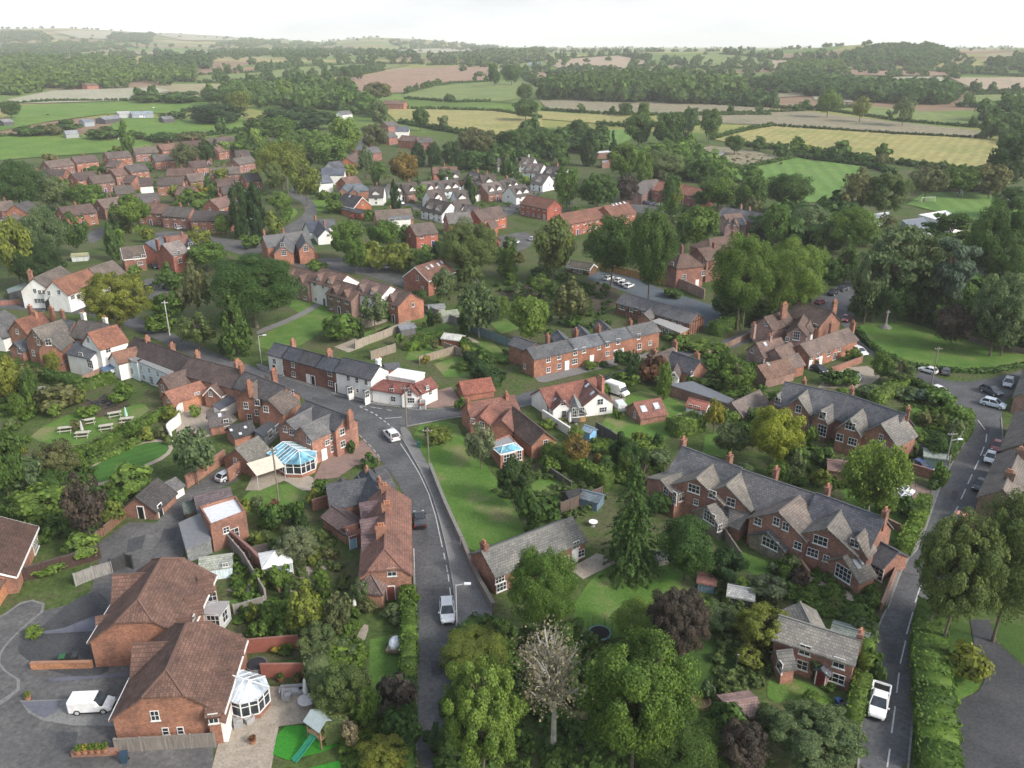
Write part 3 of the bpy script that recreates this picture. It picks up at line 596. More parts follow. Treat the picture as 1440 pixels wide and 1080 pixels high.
class F:
    """a flat-roofed block: four roof corners in order, roof height"""
    kind = ''; wm = None
    def __init__(s, q, z=5., wall=None, roof=None, par=.25, wm=None, pent=None):
        z *= K[1]; pent = pent and [a*K[1] for a in pent]; s.z, s.wall, s.roof, s.par, s.wm = z, wall, roof, par, wm; p = [P(x, y, z+(pent[i] if pent else 0)) for i, (x, y) in enumerate(q)]
        s.C = Vector((sum(a.x for a in p)/4, sum(a.y for a in p)/4, 0)); s.g = terr(s.C.x, s.C.y); s.C.z = s.g
        ar = sum(a.x*b.y-b.x*a.y for a, b in zip(p, p[1:]+p[:1]))
        zs = [z+(pent[i] if pent else 0) for i in range(4)]
        if ar < 0: p = p[::-1]; zs = zs[::-1]
        s.q = [Vector((a.x-s.C.x, a.y-s.C.y, 0)) for a in p]; s.zs = zs; s.rz = 0
    def walls(s):
        n = 4; mb = MB(); vs = [(a.x, a.y, -.4) for a in s.q]+[(a.x, a.y, z+s.par) for a, z in zip(s.q, s.zs)]
        inn = [a*(1-.3/max(a.length, 1)) for a in s.q]
        vs += [(a.x, a.y, z+s.par) for a, z in zip(inn, s.zs)]+[(a.x, a.y, z-.1) for a, z in zip(inn, s.zs)]
        fs = []
        for i in range(4):
            k = (i+1) % 4; fs += [(i, k, 4+k, 4+i), (4+i, 4+k, 8+k, 8+i), (8+i, 8+k, 12+k, 12+i)]
        return mb.add(vs, fs)
    def roofs(s):
        mb = MB(); k = .985 if s.par > .05 else 1.05
        return mb.slab([(a.x*k, a.y*k, z+(.0 if s.par > .05 else .06)) for a, z in zip(s.q, s.zs)], [[0, 1, 2, 3]], .05 if s.par > .05 else .18)
    def hit_wall(s, px, py):
        d = Vector(ray(px, py)); o = Vector((0, 0, CAMH))-s.C; best = None
        for i in range(4):
            a, b = s.q[i], s.q[(i+1) % 4]; e = b-a; n = Vector((e.y, -e.x, 0)).normalized()
            k = n.dot(d)
            if k < 0:
                t = n.dot(a-o)/k; q = o+d*t; u = (q-a).dot(e)/e.length_squared
                if t > 0 and -.02 < u < 1.02 and -.3 < q.z < s.zs[i]+.5 and (best is None or t < best[0]): best = (t, q, math.atan2(n.x, -n.y))
        return best
    def hit_roof(s, px, py): return None
WINC = {}
def win_mesh(w, h, nx, ny, style, simple):
    k = (w, h, nx, ny, style, simple)
    if k in WINC: return WINC[k]
    w, h = w*.86, h*.86
    fr = MB(); f = .06 if w < 1.6 else .07; D = -.07
    fr.box(-w/2, w/2, D, .02, 0, f); fr.box(-w/2, w/2, D, .02, h-f, h); fr.box(-w/2, -w/2+f, D, .02, f, h-f); fr.box(w/2-f, w/2, D, .02, f, h-f)
    for i in range(1, nx): x = -w/2+w*i/nx; fr.box(x-.022, x+.022, D+.005, .02, f, h-f)
    for i in range(1, ny): z = h*i/ny; fr.box(-w/2+f, w/2-f, D+.008, .02, z-.022, z+.022)
    if h < 1.9: fr.box(-w/2-.08, w/2+.08, D-.06, .02, -.09, -.003)
    gl = MB().box(-w/2+f*.6, w/2-f*.6, -.035, .015, f*.6, h-f*.6)
    if simple:
        fr.add(gl.v, gl.f, 1); r = (fr.mesh('window', ['plain', style]), None)
    else: r = (fr.mesh('window', ['plain']), gl.mesh('pane', [style]))
    WINC[k] = r; return r
def put_window(par, loc, rz, w=1.1, h=1.25, nx=2, ny=2, style='glass', simple=False, color=WH, name='window'):
    a, b = win_mesh(w, h, nx, ny, style, simple)
    o = link(name, a, par, color, loc, rz)
    if b: link('pane', b, o)
    return o
DOORM = {}
def put_door(par, loc, rz, color=(.25, .05, .05), w=.85, h=1.85):
    if (w, h) not in DOORM:
        d = MB(); d.box(-w/2, w/2, -.06, .02, 0, h)
        for z0, z1 in ((.2, .8), (.95, 1.7)):
            if z1 < h: d.box(-w/2+.12, w/2-.12, -.085, -.06, z0, z1)
        fr = MB(); fr.box(-w/2-.09, -w/2, -.09, .02, 0, h+.09); fr.box(w/2, w/2+.09, -.09, .02, 0, h+.09); fr.box(-w/2, w/2, -.09, .02, h, h+.09)
        DOORM[(w, h)] = (d.mesh('door', ['plain']), fr.mesh('door_frame', ['plain']))
    o = link('door', DOORM[(w, h)][0], par, color, loc, rz); link('door_frame', DOORM[(w, h)][1], o, WH)
    return o
CHIM = {}
def chim_mesh(n, hh):
    if (n, hh) not in CHIM:
        m = MB(); L = .2+.14*n; m.box(-L, L, -.27, .27, -1.8, hh); m.box(-L-.07, L+.07, -.33, .33, hh-.28, hh-.1); m.box(-L-.04, L+.04, -.31, .31, hh, hh+.06)
        p = MB()
        for i in range(n): p.lathe([(.13, 0), (.11, .25), (.14, .42)], 8, 0, ((i-(n-1)/2)*.28, 0, hh+.06))
        CHIM[(n, hh)] = (m.mesh('chimney', ['brick']), p.mesh('chimney_pot', ['plain']))
    return CHIM[(n, hh)]
nmiss = [0]
RJ = random.Random(21)
def jit(c, a=.14):
    k = RJ.uniform(1-a, 1+a); h = RJ.uniform(-a*.3, a*.3); return (c[0]*k*(1+h), c[1]*k, c[2]*k*(1-h))
def building(label, masses, ch=(), win=(), door=(), sky=(), auto=None, name='house', cat='house', group=None, wall=BR, roof=SL, wm='brick', simple=False, fas=None, wcol=(.66, .66, .64), chc=None, beams=False):
    main = masses[0]; wall0 = wall; ja = wall not in (WH, CR, BLW); wall = jit(wall) if ja else wall; roof = jit(roof, .2)
    root = thing(name, main.C, label, cat, group); C0 = main.C; first = None
    for s in masses:
        wc, rc = s.wall or wall, s.roof or roof; wmm = s.wm or ('render' if wc in (WH, CR, BLW) else wm)
        nm = 'dormer' if s.kind == 'd' else 'porch' if s.kind == 'p' else 'wall'
        wo = s.walls().obj(nm, wmm, root, wc, s.C-C0, s.rz)
        if isinstance(s, F): ro = s.roofs().obj('flat_roof', 'plain', root, rc, s.C-C0, 0)
        else: ro = s.roofs().obj('roof', ['rooftile', 'ridge'], root if nm == 'wall' else wo, rc, None if nm != 'wall' else s.C-C0, 0 if nm != 'wall' else s.rz)
        if first is None: first = (s, ro)
        if fas and isinstance(s, M) and (s is main or len(masses) < 4): [q.obj('eaves_board', 'plain', wo, fas) for q in s.fascia(s is main)]
    def at(px, py):
        b = None
        for s in masses:
            q = s.hit_wall(px, py)
            if q and (b is None or q[0] < b[1][0]): b = (s, q)
        if b is None: nmiss[0] += 1; return None
        s, (t, q, rz) = b; W = q.copy(); W.rotate(Matrix.Rotation(s.rz, 3, 'Z')); return s.C-C0+W, rz+s.rz, q
    for wv in win:
        px, py = wv[0], wv[1]; w, h = (wv[2], wv[3]) if len(wv) > 3 else (1.1, 1.25); nx = wv[4] if len(wv) > 4 else (1 if w < .8 else 2 if w < 1.5 else 3 if w < 2.2 else 4); ny = 2 if h < 1.8 else 3
        r = at(px, py)
        if r: r[0].z = max(r[0].z-h*.43, .08 if h > 1.6 else .3); put_window(root, r[0], r[1], w, h, nx, ny, 'glass', simple, wcol)
    for dv in door:
        r = at(dv[0], dv[1])
        if r: r[0].z = 0; put_door(root, r[0], r[1], dv[2] if len(dv) > 2 else (.5, .5, .5))
    for c in ch:
        hh = (c[3] if len(c) > 3 else 1.3)*.62; n = c[2] if len(c) > 2 else 2
        s = main; zr = c[4]*K[0] if len(c) > 4 else (s.zr if isinstance(s, M) else s.z)
        p = P(c[0], c[1], zr+hh*.5)-C0; p.z = zr
        a, b = chim_mesh(n, hh); ro = first[1]
        o = link('chimney', a, ro, chc or tuple(c*.85 for c in (wall if wm == 'brick' and wall0 not in (WH, CR) else BR))); o.location = Matrix.Rotation(-main.rz, 3, 'Z') @ p; o.rotation_euler = (0, 0, math.pi/2)
        link('chimney_pot', b, root, (.42, .2, .12), p, main.rz+math.pi/2)
    for k in sky:
        b = None
        for s in masses:
            q = s.hit_roof(k[0], k[1])
            if q and (b is None or q[0] < b[1][0]): b = (s, q)
        if not b: nmiss[0] += 1; continue
        s, (t, q, sg, m) = b; w, h = (k[2], k[3]) if len(k) > 3 else (.8, 1.1)
        mb = MB(); mb.box(-w/2, w/2, -h/2, h/2, .02, .09); gl = MB().box(-w/2+.08, w/2-.08, -h/2+.08, h/2-.08, .05, .11)
        W = q.copy(); W.rotate(Matrix.Rotation(s.rz, 3, 'Z'))
        o = mb.obj('skylight', 'plain', root, k[4] if len(k) > 4 else (.3, .3, .32)); o.location = s.C-C0+W; o.rotation_euler = (-math.atan(m)*sg, 0, s.rz)
        gl.obj('pane', 'paleglass' if len(k) < 5 else 'glass', o)
    if auto:
        for s in masses:
            if not isinstance(s, M) or s.kind: continue
            xa, xb, m, (ea, la, za), (eb, lb, zb) = s.ends(); rows = [.6, s.ze-1.15] if s.ze > 2.9 else [.6]
            if 'e' in auto: rows = [.6, s.ze-1.15]
            toc = s.Ri @ (Vector((0, 0, CAMH))-s.C); side = -1 if toc.y < 0 else 1
            for sd in ((side, -side) if 'b' in auto else (side,)):
                n = max(1, int(s.L/2.9)); rz = (0 if sd < 0 else math.pi)
                for j, z in enumerate(rows):
                    for i in range(n):
                        x = -s.L/2+s.L*(i+.5)/n; W = Vector((x, sd*s.w, z)); W.rotate(s.R)
                        if j == 0 and i % 3 == 1 and 'n' not in auto: W.z = 0; put_door(root, s.C-C0+W, rz+s.rz, [(.35, .35, .36), (.04, .06, .15), (.2, .03, .03), (.5, .5, .48)][i % 4])
                        else: put_window(root, s.C-C0+W, rz+s.rz, 1.4 if (i+j) % 2 else 1.0, 1.0, 3 if (i+j) % 2 else 2, 1, 'glass', True, wcol)
            ex = (-s.L/2-ea, -math.pi/2) if toc.x < 0 else (s.L/2+eb, math.pi/2)
            if 'g' in auto:
                W = Vector((ex[0], .6, rows[-1])); W.rotate(s.R); put_window(root, s.C-C0+W, ex[1]+s.rz, .9, 1.1, 2, 1, 'glass', True, wcol)
    if beams and isinstance(main, M):
        xa, xb, m, _, _ = main.ends(); mb = MB(); y = -main.w-.03; n = int(main.L/.9)
        for i in range(n+1): x = xa+main.L*i/n; mb.box(x-.07, x+.07, y-.02, y+.06, 0, main.ze-.1)
        for z in (main.ze*.5, main.ze-.22): mb.box(xa, xb, y-.035, y+.06, z, z+.14)
        for i in range(6): q = -main.w+main.w*2*(i+.5)/6; mb.box(xb-.06, xb+.05, q-.07, q+.07, 0, main.zr-abs(q)*m-.1)
        mb.box(xb-.06, xb+.065, -main.w, main.w, main.ze-.1, main.ze+.05); mb.obj('timber_frame', 'plain', root, (.02, .018, .016), main.C-C0, main.rz)
    K[:] = K0; SITES.append((main.C.x, main.C.y, (main.L/2+main.w*.5) if isinstance(main, M) else 4))
    return root
H = building
# ---- bottom-left: two big modern detached houses with half-hipped roofs
KS(0.84, 0.86, 0.77)
H('lower big detached brick house with half-hipped brown roof above a white van', [M(234, 942, 262, 877, 8.3, 4.0, 6.2, 2.1, 2.1), M(189, 906, 243, 903, 6.9, 3.4, 3.2), M(337, 893, 318, 897, 5.5, 4.2, 1.7), M(321, 938, 300, 942, 5.5, 4.2, 1.7), M(308, 980, 292, 982, 5.3, 4.2, 1.4), F([(309, 982), (324, 990), (317, 1016), (301, 1010)], 3, wall=WH, roof=(.15, .085, .065), par=0, pent=[.4, -.3, -.3, .4])],
  win=[(218, 1006, .9, 1.3), (233, 1028, .7, 1.0), (254, 1027, .7, 1.0), (334, 905, 1.3, 1.5), (318, 950, 1.3, 1.3), (306, 985, 1.1, 1.1), (300, 1010, 1.0, 1.3)], wall=(.30, .145, .095), roof=(.135, .082, .066), fas=WH)
KS(0.84, 0.86, 0.77)
H('upper big detached brick house with half-hipped brown roof beside the yard', [M(194, 843, 227, 785, 8.3, 4.0, 6.2, 2.1, 2.1), M(161, 809, 206, 806, 6.9, 3.4, 3.2), M(296, 809, 280, 812, 5.5, 4.2, 1.7), M(281, 838, 262, 842, 5.5, 4.2, 1.7), M(267, 868, 252, 870, 5.3, 4.2, 1.4), M(137, 868, 155, 865, 4.5, 2.9, 1.8)],
  win=[(292, 818, 1.2, 1.5), (279, 846, 1.2, 1.5), (296, 842, 1.6, 2.0), (266, 870, 1.1, 1.2), (272, 872, 1, 1.2)], wall=(.30, .145, .095), roof=(.135, .082, .066), fas=WH)
KS(.62, .5, .85)
H('brown-tiled brick house cut by the frame edge over black patio doors', [M(-52, 792, -14, 724, 8, 4.9, 5.5)], win=[(52, 775, 2.6, 2.1, 4), (60, 768, 1, 1)], wall=(.31, .15, .098), roof=(.135, .082, .066), fas=WH)
KS(.6, .6, .72)
H('orange-brick garage block below the brown-tiled house at the frame edge', [M(-60, 822, -22, 770, 6.4, 3.6, 4.6)], wall=(.42, .18, .09), roof=(.135, .082, .066))
KS(0.68, 0.52, 0.86)
H('small brick garage with dark roof and open cart doors in the yard', [M(192, 698, 221, 673, 5, 2.9, 2.8)], door=[(200, 728, BL), (226, 722, BL)], wall=BR, roof=(.06, .058, .06), name='garage', cat='garage')  # black door panels paint the dark inside of the open cart doorways
H('white lean-to store behind the yard garage', [M(222, 685, 246, 672, 3.4, 2.4, 2.2)], wall=WH, roof=SL2, name='outbuilding', cat='outbuilding')
KS(0.8, 0.8, 0.85)
H('brick outbuilding with pale flat roof behind a parapet', [F([(281, 715), (332, 700), (346, 722), (296, 741)], 4.6, roof=(.62, .64, .66), par=.35), M(274, 697, 322, 686, 4.8, 2.9, 2.4, roof=(.12, .10, .11)), M(258, 707, 277, 703, 3, 2.2, 1.8, roof=(.10, .12, .11), wm='timber', wall=WD), F([(252, 736), (283, 722), (296, 758), (262, 772)], 2.6, roof=(.17, .18, .19), par=0, wall=(.2, .2, .19), pent=[.3, .5, 0, -.2])], win=[(330, 752, 1.4, 2.2), (318, 745, 1, 1)], wall=BR, name='outbuilding', cat='outbuilding')
# ---- brick house with the conservatory and its neighbours along the main road
KS(0.74, 0.86, 0.65)
H('brick house with paired grey wings beside the blue conservatory', [M(431, 563, 486, 584, 8.6, 5.6, 3.4), M(404, 592, 444, 570, 8, 5.2, 3.0, roof=SL2), M(424, 600, 470, 580, 8, 5.2, 3.1, roof=SL2)],
  win=[(467, 614), (468, 630), (481, 607), (482, 624), (434, 619, .9, 1.4), (410, 607, .9, 1.2), (401, 603, .9, 1.2), (460, 622, 1, 1)], door=[(456, 640, (.8, .8, .8))], ch=[(492, 583, 2, 1.2)], wall=BR, roof=SL)
KS(0.74, 0.74, 0.7)
H('tall brick street-end house with gable window above the junction', [M(345, 522, 402, 544, 9, 6.3, 3.6, roof=(.10, .095, .10)), M(345, 546, 372, 528, 8.4, 5.6, 3, roof=(.15, .12, .11)), M(378, 562, 402, 546, 8.4, 5.6, 3.2, roof=(.14, .115, .105))], win=[(410, 553, 1, 1.2), (362, 580), (362, 566), (374, 575), (346, 570, 1, 1.4), (352, 592, 1, 1.4)], ch=[(350, 541, 2), (385, 524, 2), (340, 517, 2)], wall=BR, roof=SL)
KS(0.76, 0.76, 0.7)
H('dark-tiled street terrace part with two brick chimneys beside the white wing', [M(190, 474, 268, 502, 8, 5.2, 3.8)], ch=[(207, 477, 2), (242, 487, 2)], wall=BR, roof=TD, auto='')
KS(0.76, 0.76, 0.7)
H('dark-tiled street terrace part with twin stacks above the orange barn', [M(268, 502, 345, 522, 8.4, 5.5, 3.8)], ch=[(277, 498, 2), (334, 511, 3)], wall=BR, roof=TD, auto='')
H('white flat-topped rear wing with grey roof behind the street terrace', [F([(194, 508), (222, 492), (263, 512), (236, 526)], 5.6, wall=BLW, roof=(.24, .245, .24), par=.02), F([(176, 503), (200, 490), (215, 497), (192, 510)], 5.6, wall=BLW, roof=(.22, .22, .21), par=.02)], win=[(199, 517, .9, 1.2), (184, 508, .8, 1.1), (186, 522, 1, 1.6), (203, 532, 1, 1.2), (214, 538, 1.5, 1.9), (222, 526, .9, 1.2), (210, 521, .9, 1.2)], name='rear_wing')
H('brown-roofed brick barn behind the white flat-topped wing', [M(228, 530, 290, 511, 7, 4.6, 3)], win=[(229, 546, 1, 1.6)], wall=BR, roof=(.15, .11, .10), name='barn', cat='barn')
H('orange-tiled lower barn with blank orange brick wall', [M(233, 551, 288, 534, 5.6, 3.6, 2.6)], win=[(237, 562, .9, 1.1), (277, 553, 1.2, .5)], wall=(.36, .165, .095), roof=(.23, .12, .092), name='barn', cat='barn')
H('little brown gabled cottage at the end of the orange barn', [M(297, 543, 321, 528, 6.2, 4, 2.4)], win=[(296, 554, .8, 1)], wall=BR, roof=TL, fas=WH)
H('slate lean-to with white side below the brown gabled cottage', [F([(300, 570), (330, 552), (337, 560), (310, 576)], 3, roof=SL, par=0, wall=WH, pent=[0, .6, .2, -.2])], name='lean_to', cat='outbuilding')
H('brick annexe with skylight and white window beside the curved white wall', [M(292, 583, 320, 578, 4.6, 2.8, 2.6)], win=[(318, 594, 1, 1.4), (338, 590, 1.4, 1.6)], sky=[(309, 584, .6, .8)], roof=(.11, .10, .10), name='annexe')
H('small dark-slate outhouse with four rooflights in the courtyard', [M(322, 600, 352, 592, 4.2, 2.6, 2.6)], sky=[(325, 605, .5, .5), (338, 610, .5, .5), (345, 601, .5, .5)], roof=(.065, .067, .075), name='outhouse', cat='outbuilding')
KS(0.73, 0.58, 0.9)
H('grey-roofed brick coach house with arched opening by a silver car', [M(332, 630, 362, 614, 5.6, 3.3, 3.2)], win=[(331, 648, .8, 1.1)], roof=GS, wall=BR, name='coach_house', cat='outbuilding')
H('slate-roofed black lean-to gallery behind the brick house', [F([(358, 606), (398, 578), (404, 586), (372, 614)], 3.2, roof=(.075, .08, .09), par=0, wall=(.3, .3, .3), pent=[0, .4, 0, -.4])], win=[(380, 610, 1.5, 1.5), (390, 602, 1.5, 1.5)], name='lean_to', cat='outbuilding')
KS(0.76, 0.76, 0.74)
H('slate-roofed corner house with white dormers beside the brick drive', [M(460, 682, 520, 672, 5.8, 3.2, 3.4, roof=(.085, .09, .105)), M(515, 656, 532, 688, 6.4, 3.6, 3.0, roof=(.085, .09, .105)), M(480, 672, 484, 682, 5.4, 4.1, 1.3, kind='d', wall=WH), M(503, 668, 508, 678, 5.4, 4.1, 1.3, kind='d', wall=WH), M(540, 655, 528, 660, 5.6, 4.4, 1.2, kind='d', wall=WH), M(549, 672, 534, 678, 5.6, 4.4, 1.2, kind='d', wall=WH)], win=[(478, 671, .8, .8), (501, 666, .8, .8)], ch=[(516, 662, 2, 1), (534, 680, 3, 1.6)], wall=(.295, .15, .10), roof=SL)
KS(0.8, 0.82, 0.72)
H('red-tiled roadside cottage with three brick stacks along the main road', [M(541, 772, 544, 682, 7.2, 4.3, 3.9, 2.4, None, roof=(.20, .11, .088)), M(507, 708, 534, 704, 6.3, 3.8, 2.8, roof=(.14, .10, .11)), M(508, 732, 536, 727, 6.3, 3.8, 2.6, roof=(.14, .10, .11)), M(510, 752, 536, 750, 6.3, 3.8, 2.6, roof=(.15, .105, .11)), M(521, 806, 531, 786, 4.6, 2.8, 2.2, 'h', None, roof=(.16, .12, .11)), M(487, 742, 505, 736, 3.2, 2.4, 1.6)], win=[(551, 804, 1.2, 1.3), (524, 822, .7, .8), (488, 747, .7, .8)], door=[(495, 748, (.3, .5, .65)), (549, 822, (.25, .08, .06))], ch=[(544, 713, 3, 1.4), (536, 745, 3, 1.5), (541, 686, 2, 1)], wall=(.30, .15, .10), roof=RT)
H('single-storey brick range with long plain wall behind the red-tiled cottage', [M(468, 712, 500, 735, 3.8, 2.6, 2.4)], wall=(.295, .15, .10), roof=(.13, .10, .105), name='outhouse', cat='outbuilding')
# ---- white and brick row on the far side of the main road
for i, (lab, fa, fb, wc, wn, dn, cn) in enumerate([
 ('whitewashed slate end cottage of the roadside row', 0, .22, WH, [(386, 508, 1, 1.2), (399, 511, 1, 1.2), (401, 523, 1.4, 1.4)], [(386, 519, BL)], [(412, 482, 2, 1.5)]),
 ('brown-brick slate cottage next to the whitewashed end', .22, .46, (.21, .10, .075), [(412, 513, 1, 1.2), (413, 526, 1.1, 1.2), (430, 517, 1, 1.2)], [(427, 533, (.8, .8, .8))], []),
 ('brown-brick cottage with twin white doors mid roadside row', .46, .72, (.20, .095, .07), [(451, 522, 1.2, 1.2), (452, 536, 1.2, 1.2)], [(434, 535, (.8, .8, .8)), (441, 538, BL)], [(463, 497, 3, 1.6)]),
 ('brown-brick cottage touching the tall white house', .72, 1, (.21, .10, .075), [(464, 525, 1.2, 1.2), (465, 539, 1.2, 1.2)], [(474, 545, BL)], [])]):
    KS(.69, .77, .54); a, b = P(387, 482, 8*K[0]), P(483, 507, 8*K[0]); s = M(387, 482, 483, 507, 8, 5.3, 3.9); s.init(a.lerp(b, fa), a.lerp(b, fb)); s.wall = wc
    H(lab, [s], win=wn, door=dn, ch=cn, roof=(.075, .08, .095), wall=wc, chc=BR)
KS(0.65, 0.68, 0.6)
H('tall white roadside house with two bay windows and slate roof', [M(484, 503, 533, 514, 9.4, 6.5, 4.2, roof=(.075, .08, .095)), F([(487, 543), (494, 540), (497, 547), (490, 549)], 2.9, roof=(.1, .1, .11), par=0), F([(510, 548), (517, 546), (520, 553), (513, 556)], 2.9, roof=(.1, .1, .11), par=0)], win=[(490, 532, .9, 1.2), (502, 535, .9, 1.2), (515, 538, .9, 1.2), (492, 549, 1.2, 1.5), (516, 554, 1.2, 1.5), (503, 549, .7, .9)], ch=[(532, 507, 2, 1.1)], wall=WH, wm='render', chc=WH)
KS(0.56, 0.57, 0.6)
H('white corner house with red hipped roof round a flat top', [M(539, 534, 583, 540, 7, 4.9, 2.8, 'h', None), M(583, 540, 605, 531, 7, 4.9, 2.8), M(576, 545, 579, 538, 7, 4.7, 2.4), M(553, 543, 555, 538, 6.4, 4.9, 1.3, kind='d'), M(594, 541, 589, 538, 6.3, 4.9, 1, kind='d'), M(603, 536, 597, 533, 6.3, 4.9, 1, kind='d'), F([(546, 528), (560, 518), (597, 524), (584, 535)], 6.6, roof=(.7, .7, .68), par=.02), M(596, 562, 590, 562, 3, 2.3, .9, kind='p')], win=[(551, 550, 1, 1.2), (553, 561, 1.1, 1.2), (576, 553, 1, 1.3), (578, 563, 1.5, 1.2), (590, 551, .8, .9), (601, 545, .8, .9), (605, 552, .9, 1)], door=[(595, 570, (.3, .3, .3))], wall=WH, roof=(.22, .09, .075), wm='render')
KS(0.75, 0.62, 0.72)
H('low red-tiled garage beside the pinkish drive', [M(647, 537, 689, 531, 4, 2.5, 2.9)], wall=(.32, .13, .09), roof=(.215, .09, .07), name='garage', cat='garage')
H('red-tiled cottage with stepped wings behind the roadside lawn', [M(656, 567, 722, 556, 7, 4.4, 3.8, roof=(.215, .108, .088)), M(676, 585, 690, 568, 6.2, 4, 2.6, roof=(.24, .11, .085)), M(706, 590, 722, 572, 6, 3.9, 2.6, roof=(.21, .11, .09))], ch=[(658, 566, 2, 1), (712, 556, 2, 1)], win=[(665, 592, .8, 1), (678, 597, 1, 1.2)], wall=(.33, .15, .10))
H('brown-tiled barn with orange gable beside the pool house', [M(722, 572, 765, 606, 6.4, 3.8, 3.1)], wall=(.31, .15, .098), roof=(.14, .095, .08), win=[(767, 622, .9, 1)], name='barn', cat='barn')
H('flat-roofed pool house with a blue glazed roof lantern', [F([(690, 622), (716, 612), (736, 633), (704, 642)], 3.2, roof=(.27, .275, .28), par=.12, wall=(.33, .15, .10))], win=[(716, 645, 2.4, 2, 4), (730, 640, 1, 2)], name='pool_house', cat='outbuilding')
KS(0.64, 0.65, 0.75)
H('white rendered cottage with red roof and timber sun room', [M(760, 547, 836, 531, 6.6, 3.4, 4, roof=(.21, .095, .075)), M(842, 552, 824, 534, 6.6, 3.5, 3.6, roof=(.19, .10, .085)), M(791, 563, 783, 551, 5.6, 3.4, 2.1, roof=(.19, .095, .08)), M(813, 572, 807, 556, 4.4, 2.6, 1.8, wall=(.42, .25, .10), wm='timber', roof=(.3, .32, .3))], win=[(844, 565, 1.3, 1.3), (848, 576, 1.6, 1.1), (792, 567, 1, 1), (793, 582, .9, 1.5), (771, 575, .9, 1.3), (809, 580, 1.3, 2, 3), (817, 579, 1.3, 2, 3)], sky=[(826, 542, .7, 1), (833, 553, .7, 1), (780, 562, .6, .8)], ch=[(845, 536, 4, 1.9)], wall=WH, wm='render', chc=(.36, .16, .11))
KS(0.62, 0.6, 0.69)
H('red-roofed garden barn with two skylights and brick walls', [M(892, 566, 928, 560, 5.2, 2.5, 3.5)], sky=[(905, 575, 1.1, 1.3), (923, 571, 1.1, 1.3)], win=[(893, 583, .8, 1.2)], wall=(.28, .14, .10), roof=(.245, .115, .092), name='barn', cat='barn')
H('pale blue summerhouse with red roof and four windows', [M(970, 560, 996, 566, 3.4, 2.3, 1.9)], win=[(971, 572, .8, 1.1), (979, 574, .8, 1.1), (982, 575, .8, 1.1), (990, 579, .8, 1.1)], wall=BLW, roof=(.30, .12, .09), name='summerhouse', cat='garden building')
H('brick cottage with white-trimmed gable behind red ivy', [M(915, 502, 946, 489, 7, 4.2, 3.6), M(946, 494, 984, 507, 7, 4.2, 3.4, roof=(.10, .10, .115)), M(948, 521, 952, 511, 5.6, 4.1, 1.2, kind='d', wall=WH)], win=[(947, 526, .9, 1), (973, 525, .9, 1.1)], ch=[(920, 495, 2, 1.2), (949, 484, 2, 1.5), (980, 499, 2, 1)], wall=BR, roof=(.13, .105, .10), fas=WH)
H('long low grey-roofed range with white eaves edge', [F([(940, 541), (975, 537), (1030, 561), (1022, 567)], 3.2, roof=(.16, .17, .185), par=0, wall=(.24, .13, .10), pent=[-.3, .4, .4, -.3])], name='garage', cat='garage')
H('old brown-tiled barn with sagging roof behind the low grey range', [M(1030, 566, 1068, 549, 5, 2.6, 3.2)], wall=(.2, .15, .12), roof=(.16, .13, .115), name='barn', cat='barn')
# ---- long red-brick terrace, four cottages
for i, (lab, fa, fb, wn, dn, cn) in enumerate([
 ('end house of the long red-brick terrace with timber porch', 0, .3, [(771, 505, 1.1, 1.4), (771, 520, 1.1, 1.2), (786, 501, 1.1, 1.4), (786, 515, 1.1, 1.3), (738, 515, .8, 1.1)], [(797, 516, (.8, .8, .8))], [(770, 474, 2)]),
 ('terrace cottage with green-framed window and white door', .3, .54, [(809, 495, 1.1, 1.5), (821, 492, 1.1, 1.4), (808, 508, 1.6, 1.3), (842, 488, 1, 1.2)], [(832, 504, (.8, .8, .8))], [(810, 466, 2)]),
 ('terrace cottage with arched porch among shrubs', .54, .77, [(854, 484, 1.1, 1.4), (869, 480, 1.1, 1.4), (841, 501, 1, 1.2), (854, 497, 1, 1.1)], [(874, 495, (.8, .8, .8)), (865, 503, (.75, .75, .75))], [(842, 461, 2)]),
 ('far end house of the long red-brick terrace', .77, 1, [(883, 477, 1, 1.4), (898, 473, 1, 1.4), (899, 487, 1.2, 1.5), (882, 491, 1, 1.2), (914, 482, .9, 1.1)], [], [(886, 453, 2)])]):
    KS(.65, .74, .62); a, b = P(742, 490, 8.2*K[0]), P(918, 452, 8.2*K[0]); s = M(742, 490, 918, 452, 8.2, 5.4, 3.6); s.init(a.lerp(b, fa), a.lerp(b, fb))
    ms = [s]+([M(725, 473, 752, 482, 7.6, 5.2, 3)] if i == 0 else [M(754+30*i, 471-7*i, 760+32*i, 482-7*i, 6, 4, 2.4)])
    H(lab, ms, win=wn, door=dn, ch=cn, wall=(.31, .14, .088), roof=(.135, .14, .15))
KS(0.64, 0.72, 0.57)
H('timber-framed black and white hall with long slate roof', [M(878, 412, 981, 440, 7.2, 4, 4.6, wall=(.26, .12, .08)), M(906, 441, 918, 431, 5.6, 3.4, 2.4, roof=(.15, .14, .14)), F([(916, 452), (928, 448), (968, 462), (956, 468)], 3.2, roof=(.34, .335, .32), par=.05)], win=[(875, 432, 2.2, 1.2), (888, 436, 1.2, .9), (895, 434, 1, .9), (905, 437, 1, .9), (938, 448, 1.2, 1), (948, 451, 1.2, 1), (957, 454, 1.2, 1), (921, 459, 1.6, 1.1), (932, 463, 1.4, 1.1), (938, 465, 1.2, 1.1), (943, 467, 1, 1.1)], roof=(.135, .14, .155), name='village_hall', cat='hall', beams=True, wcol=(.7, .7, .66))
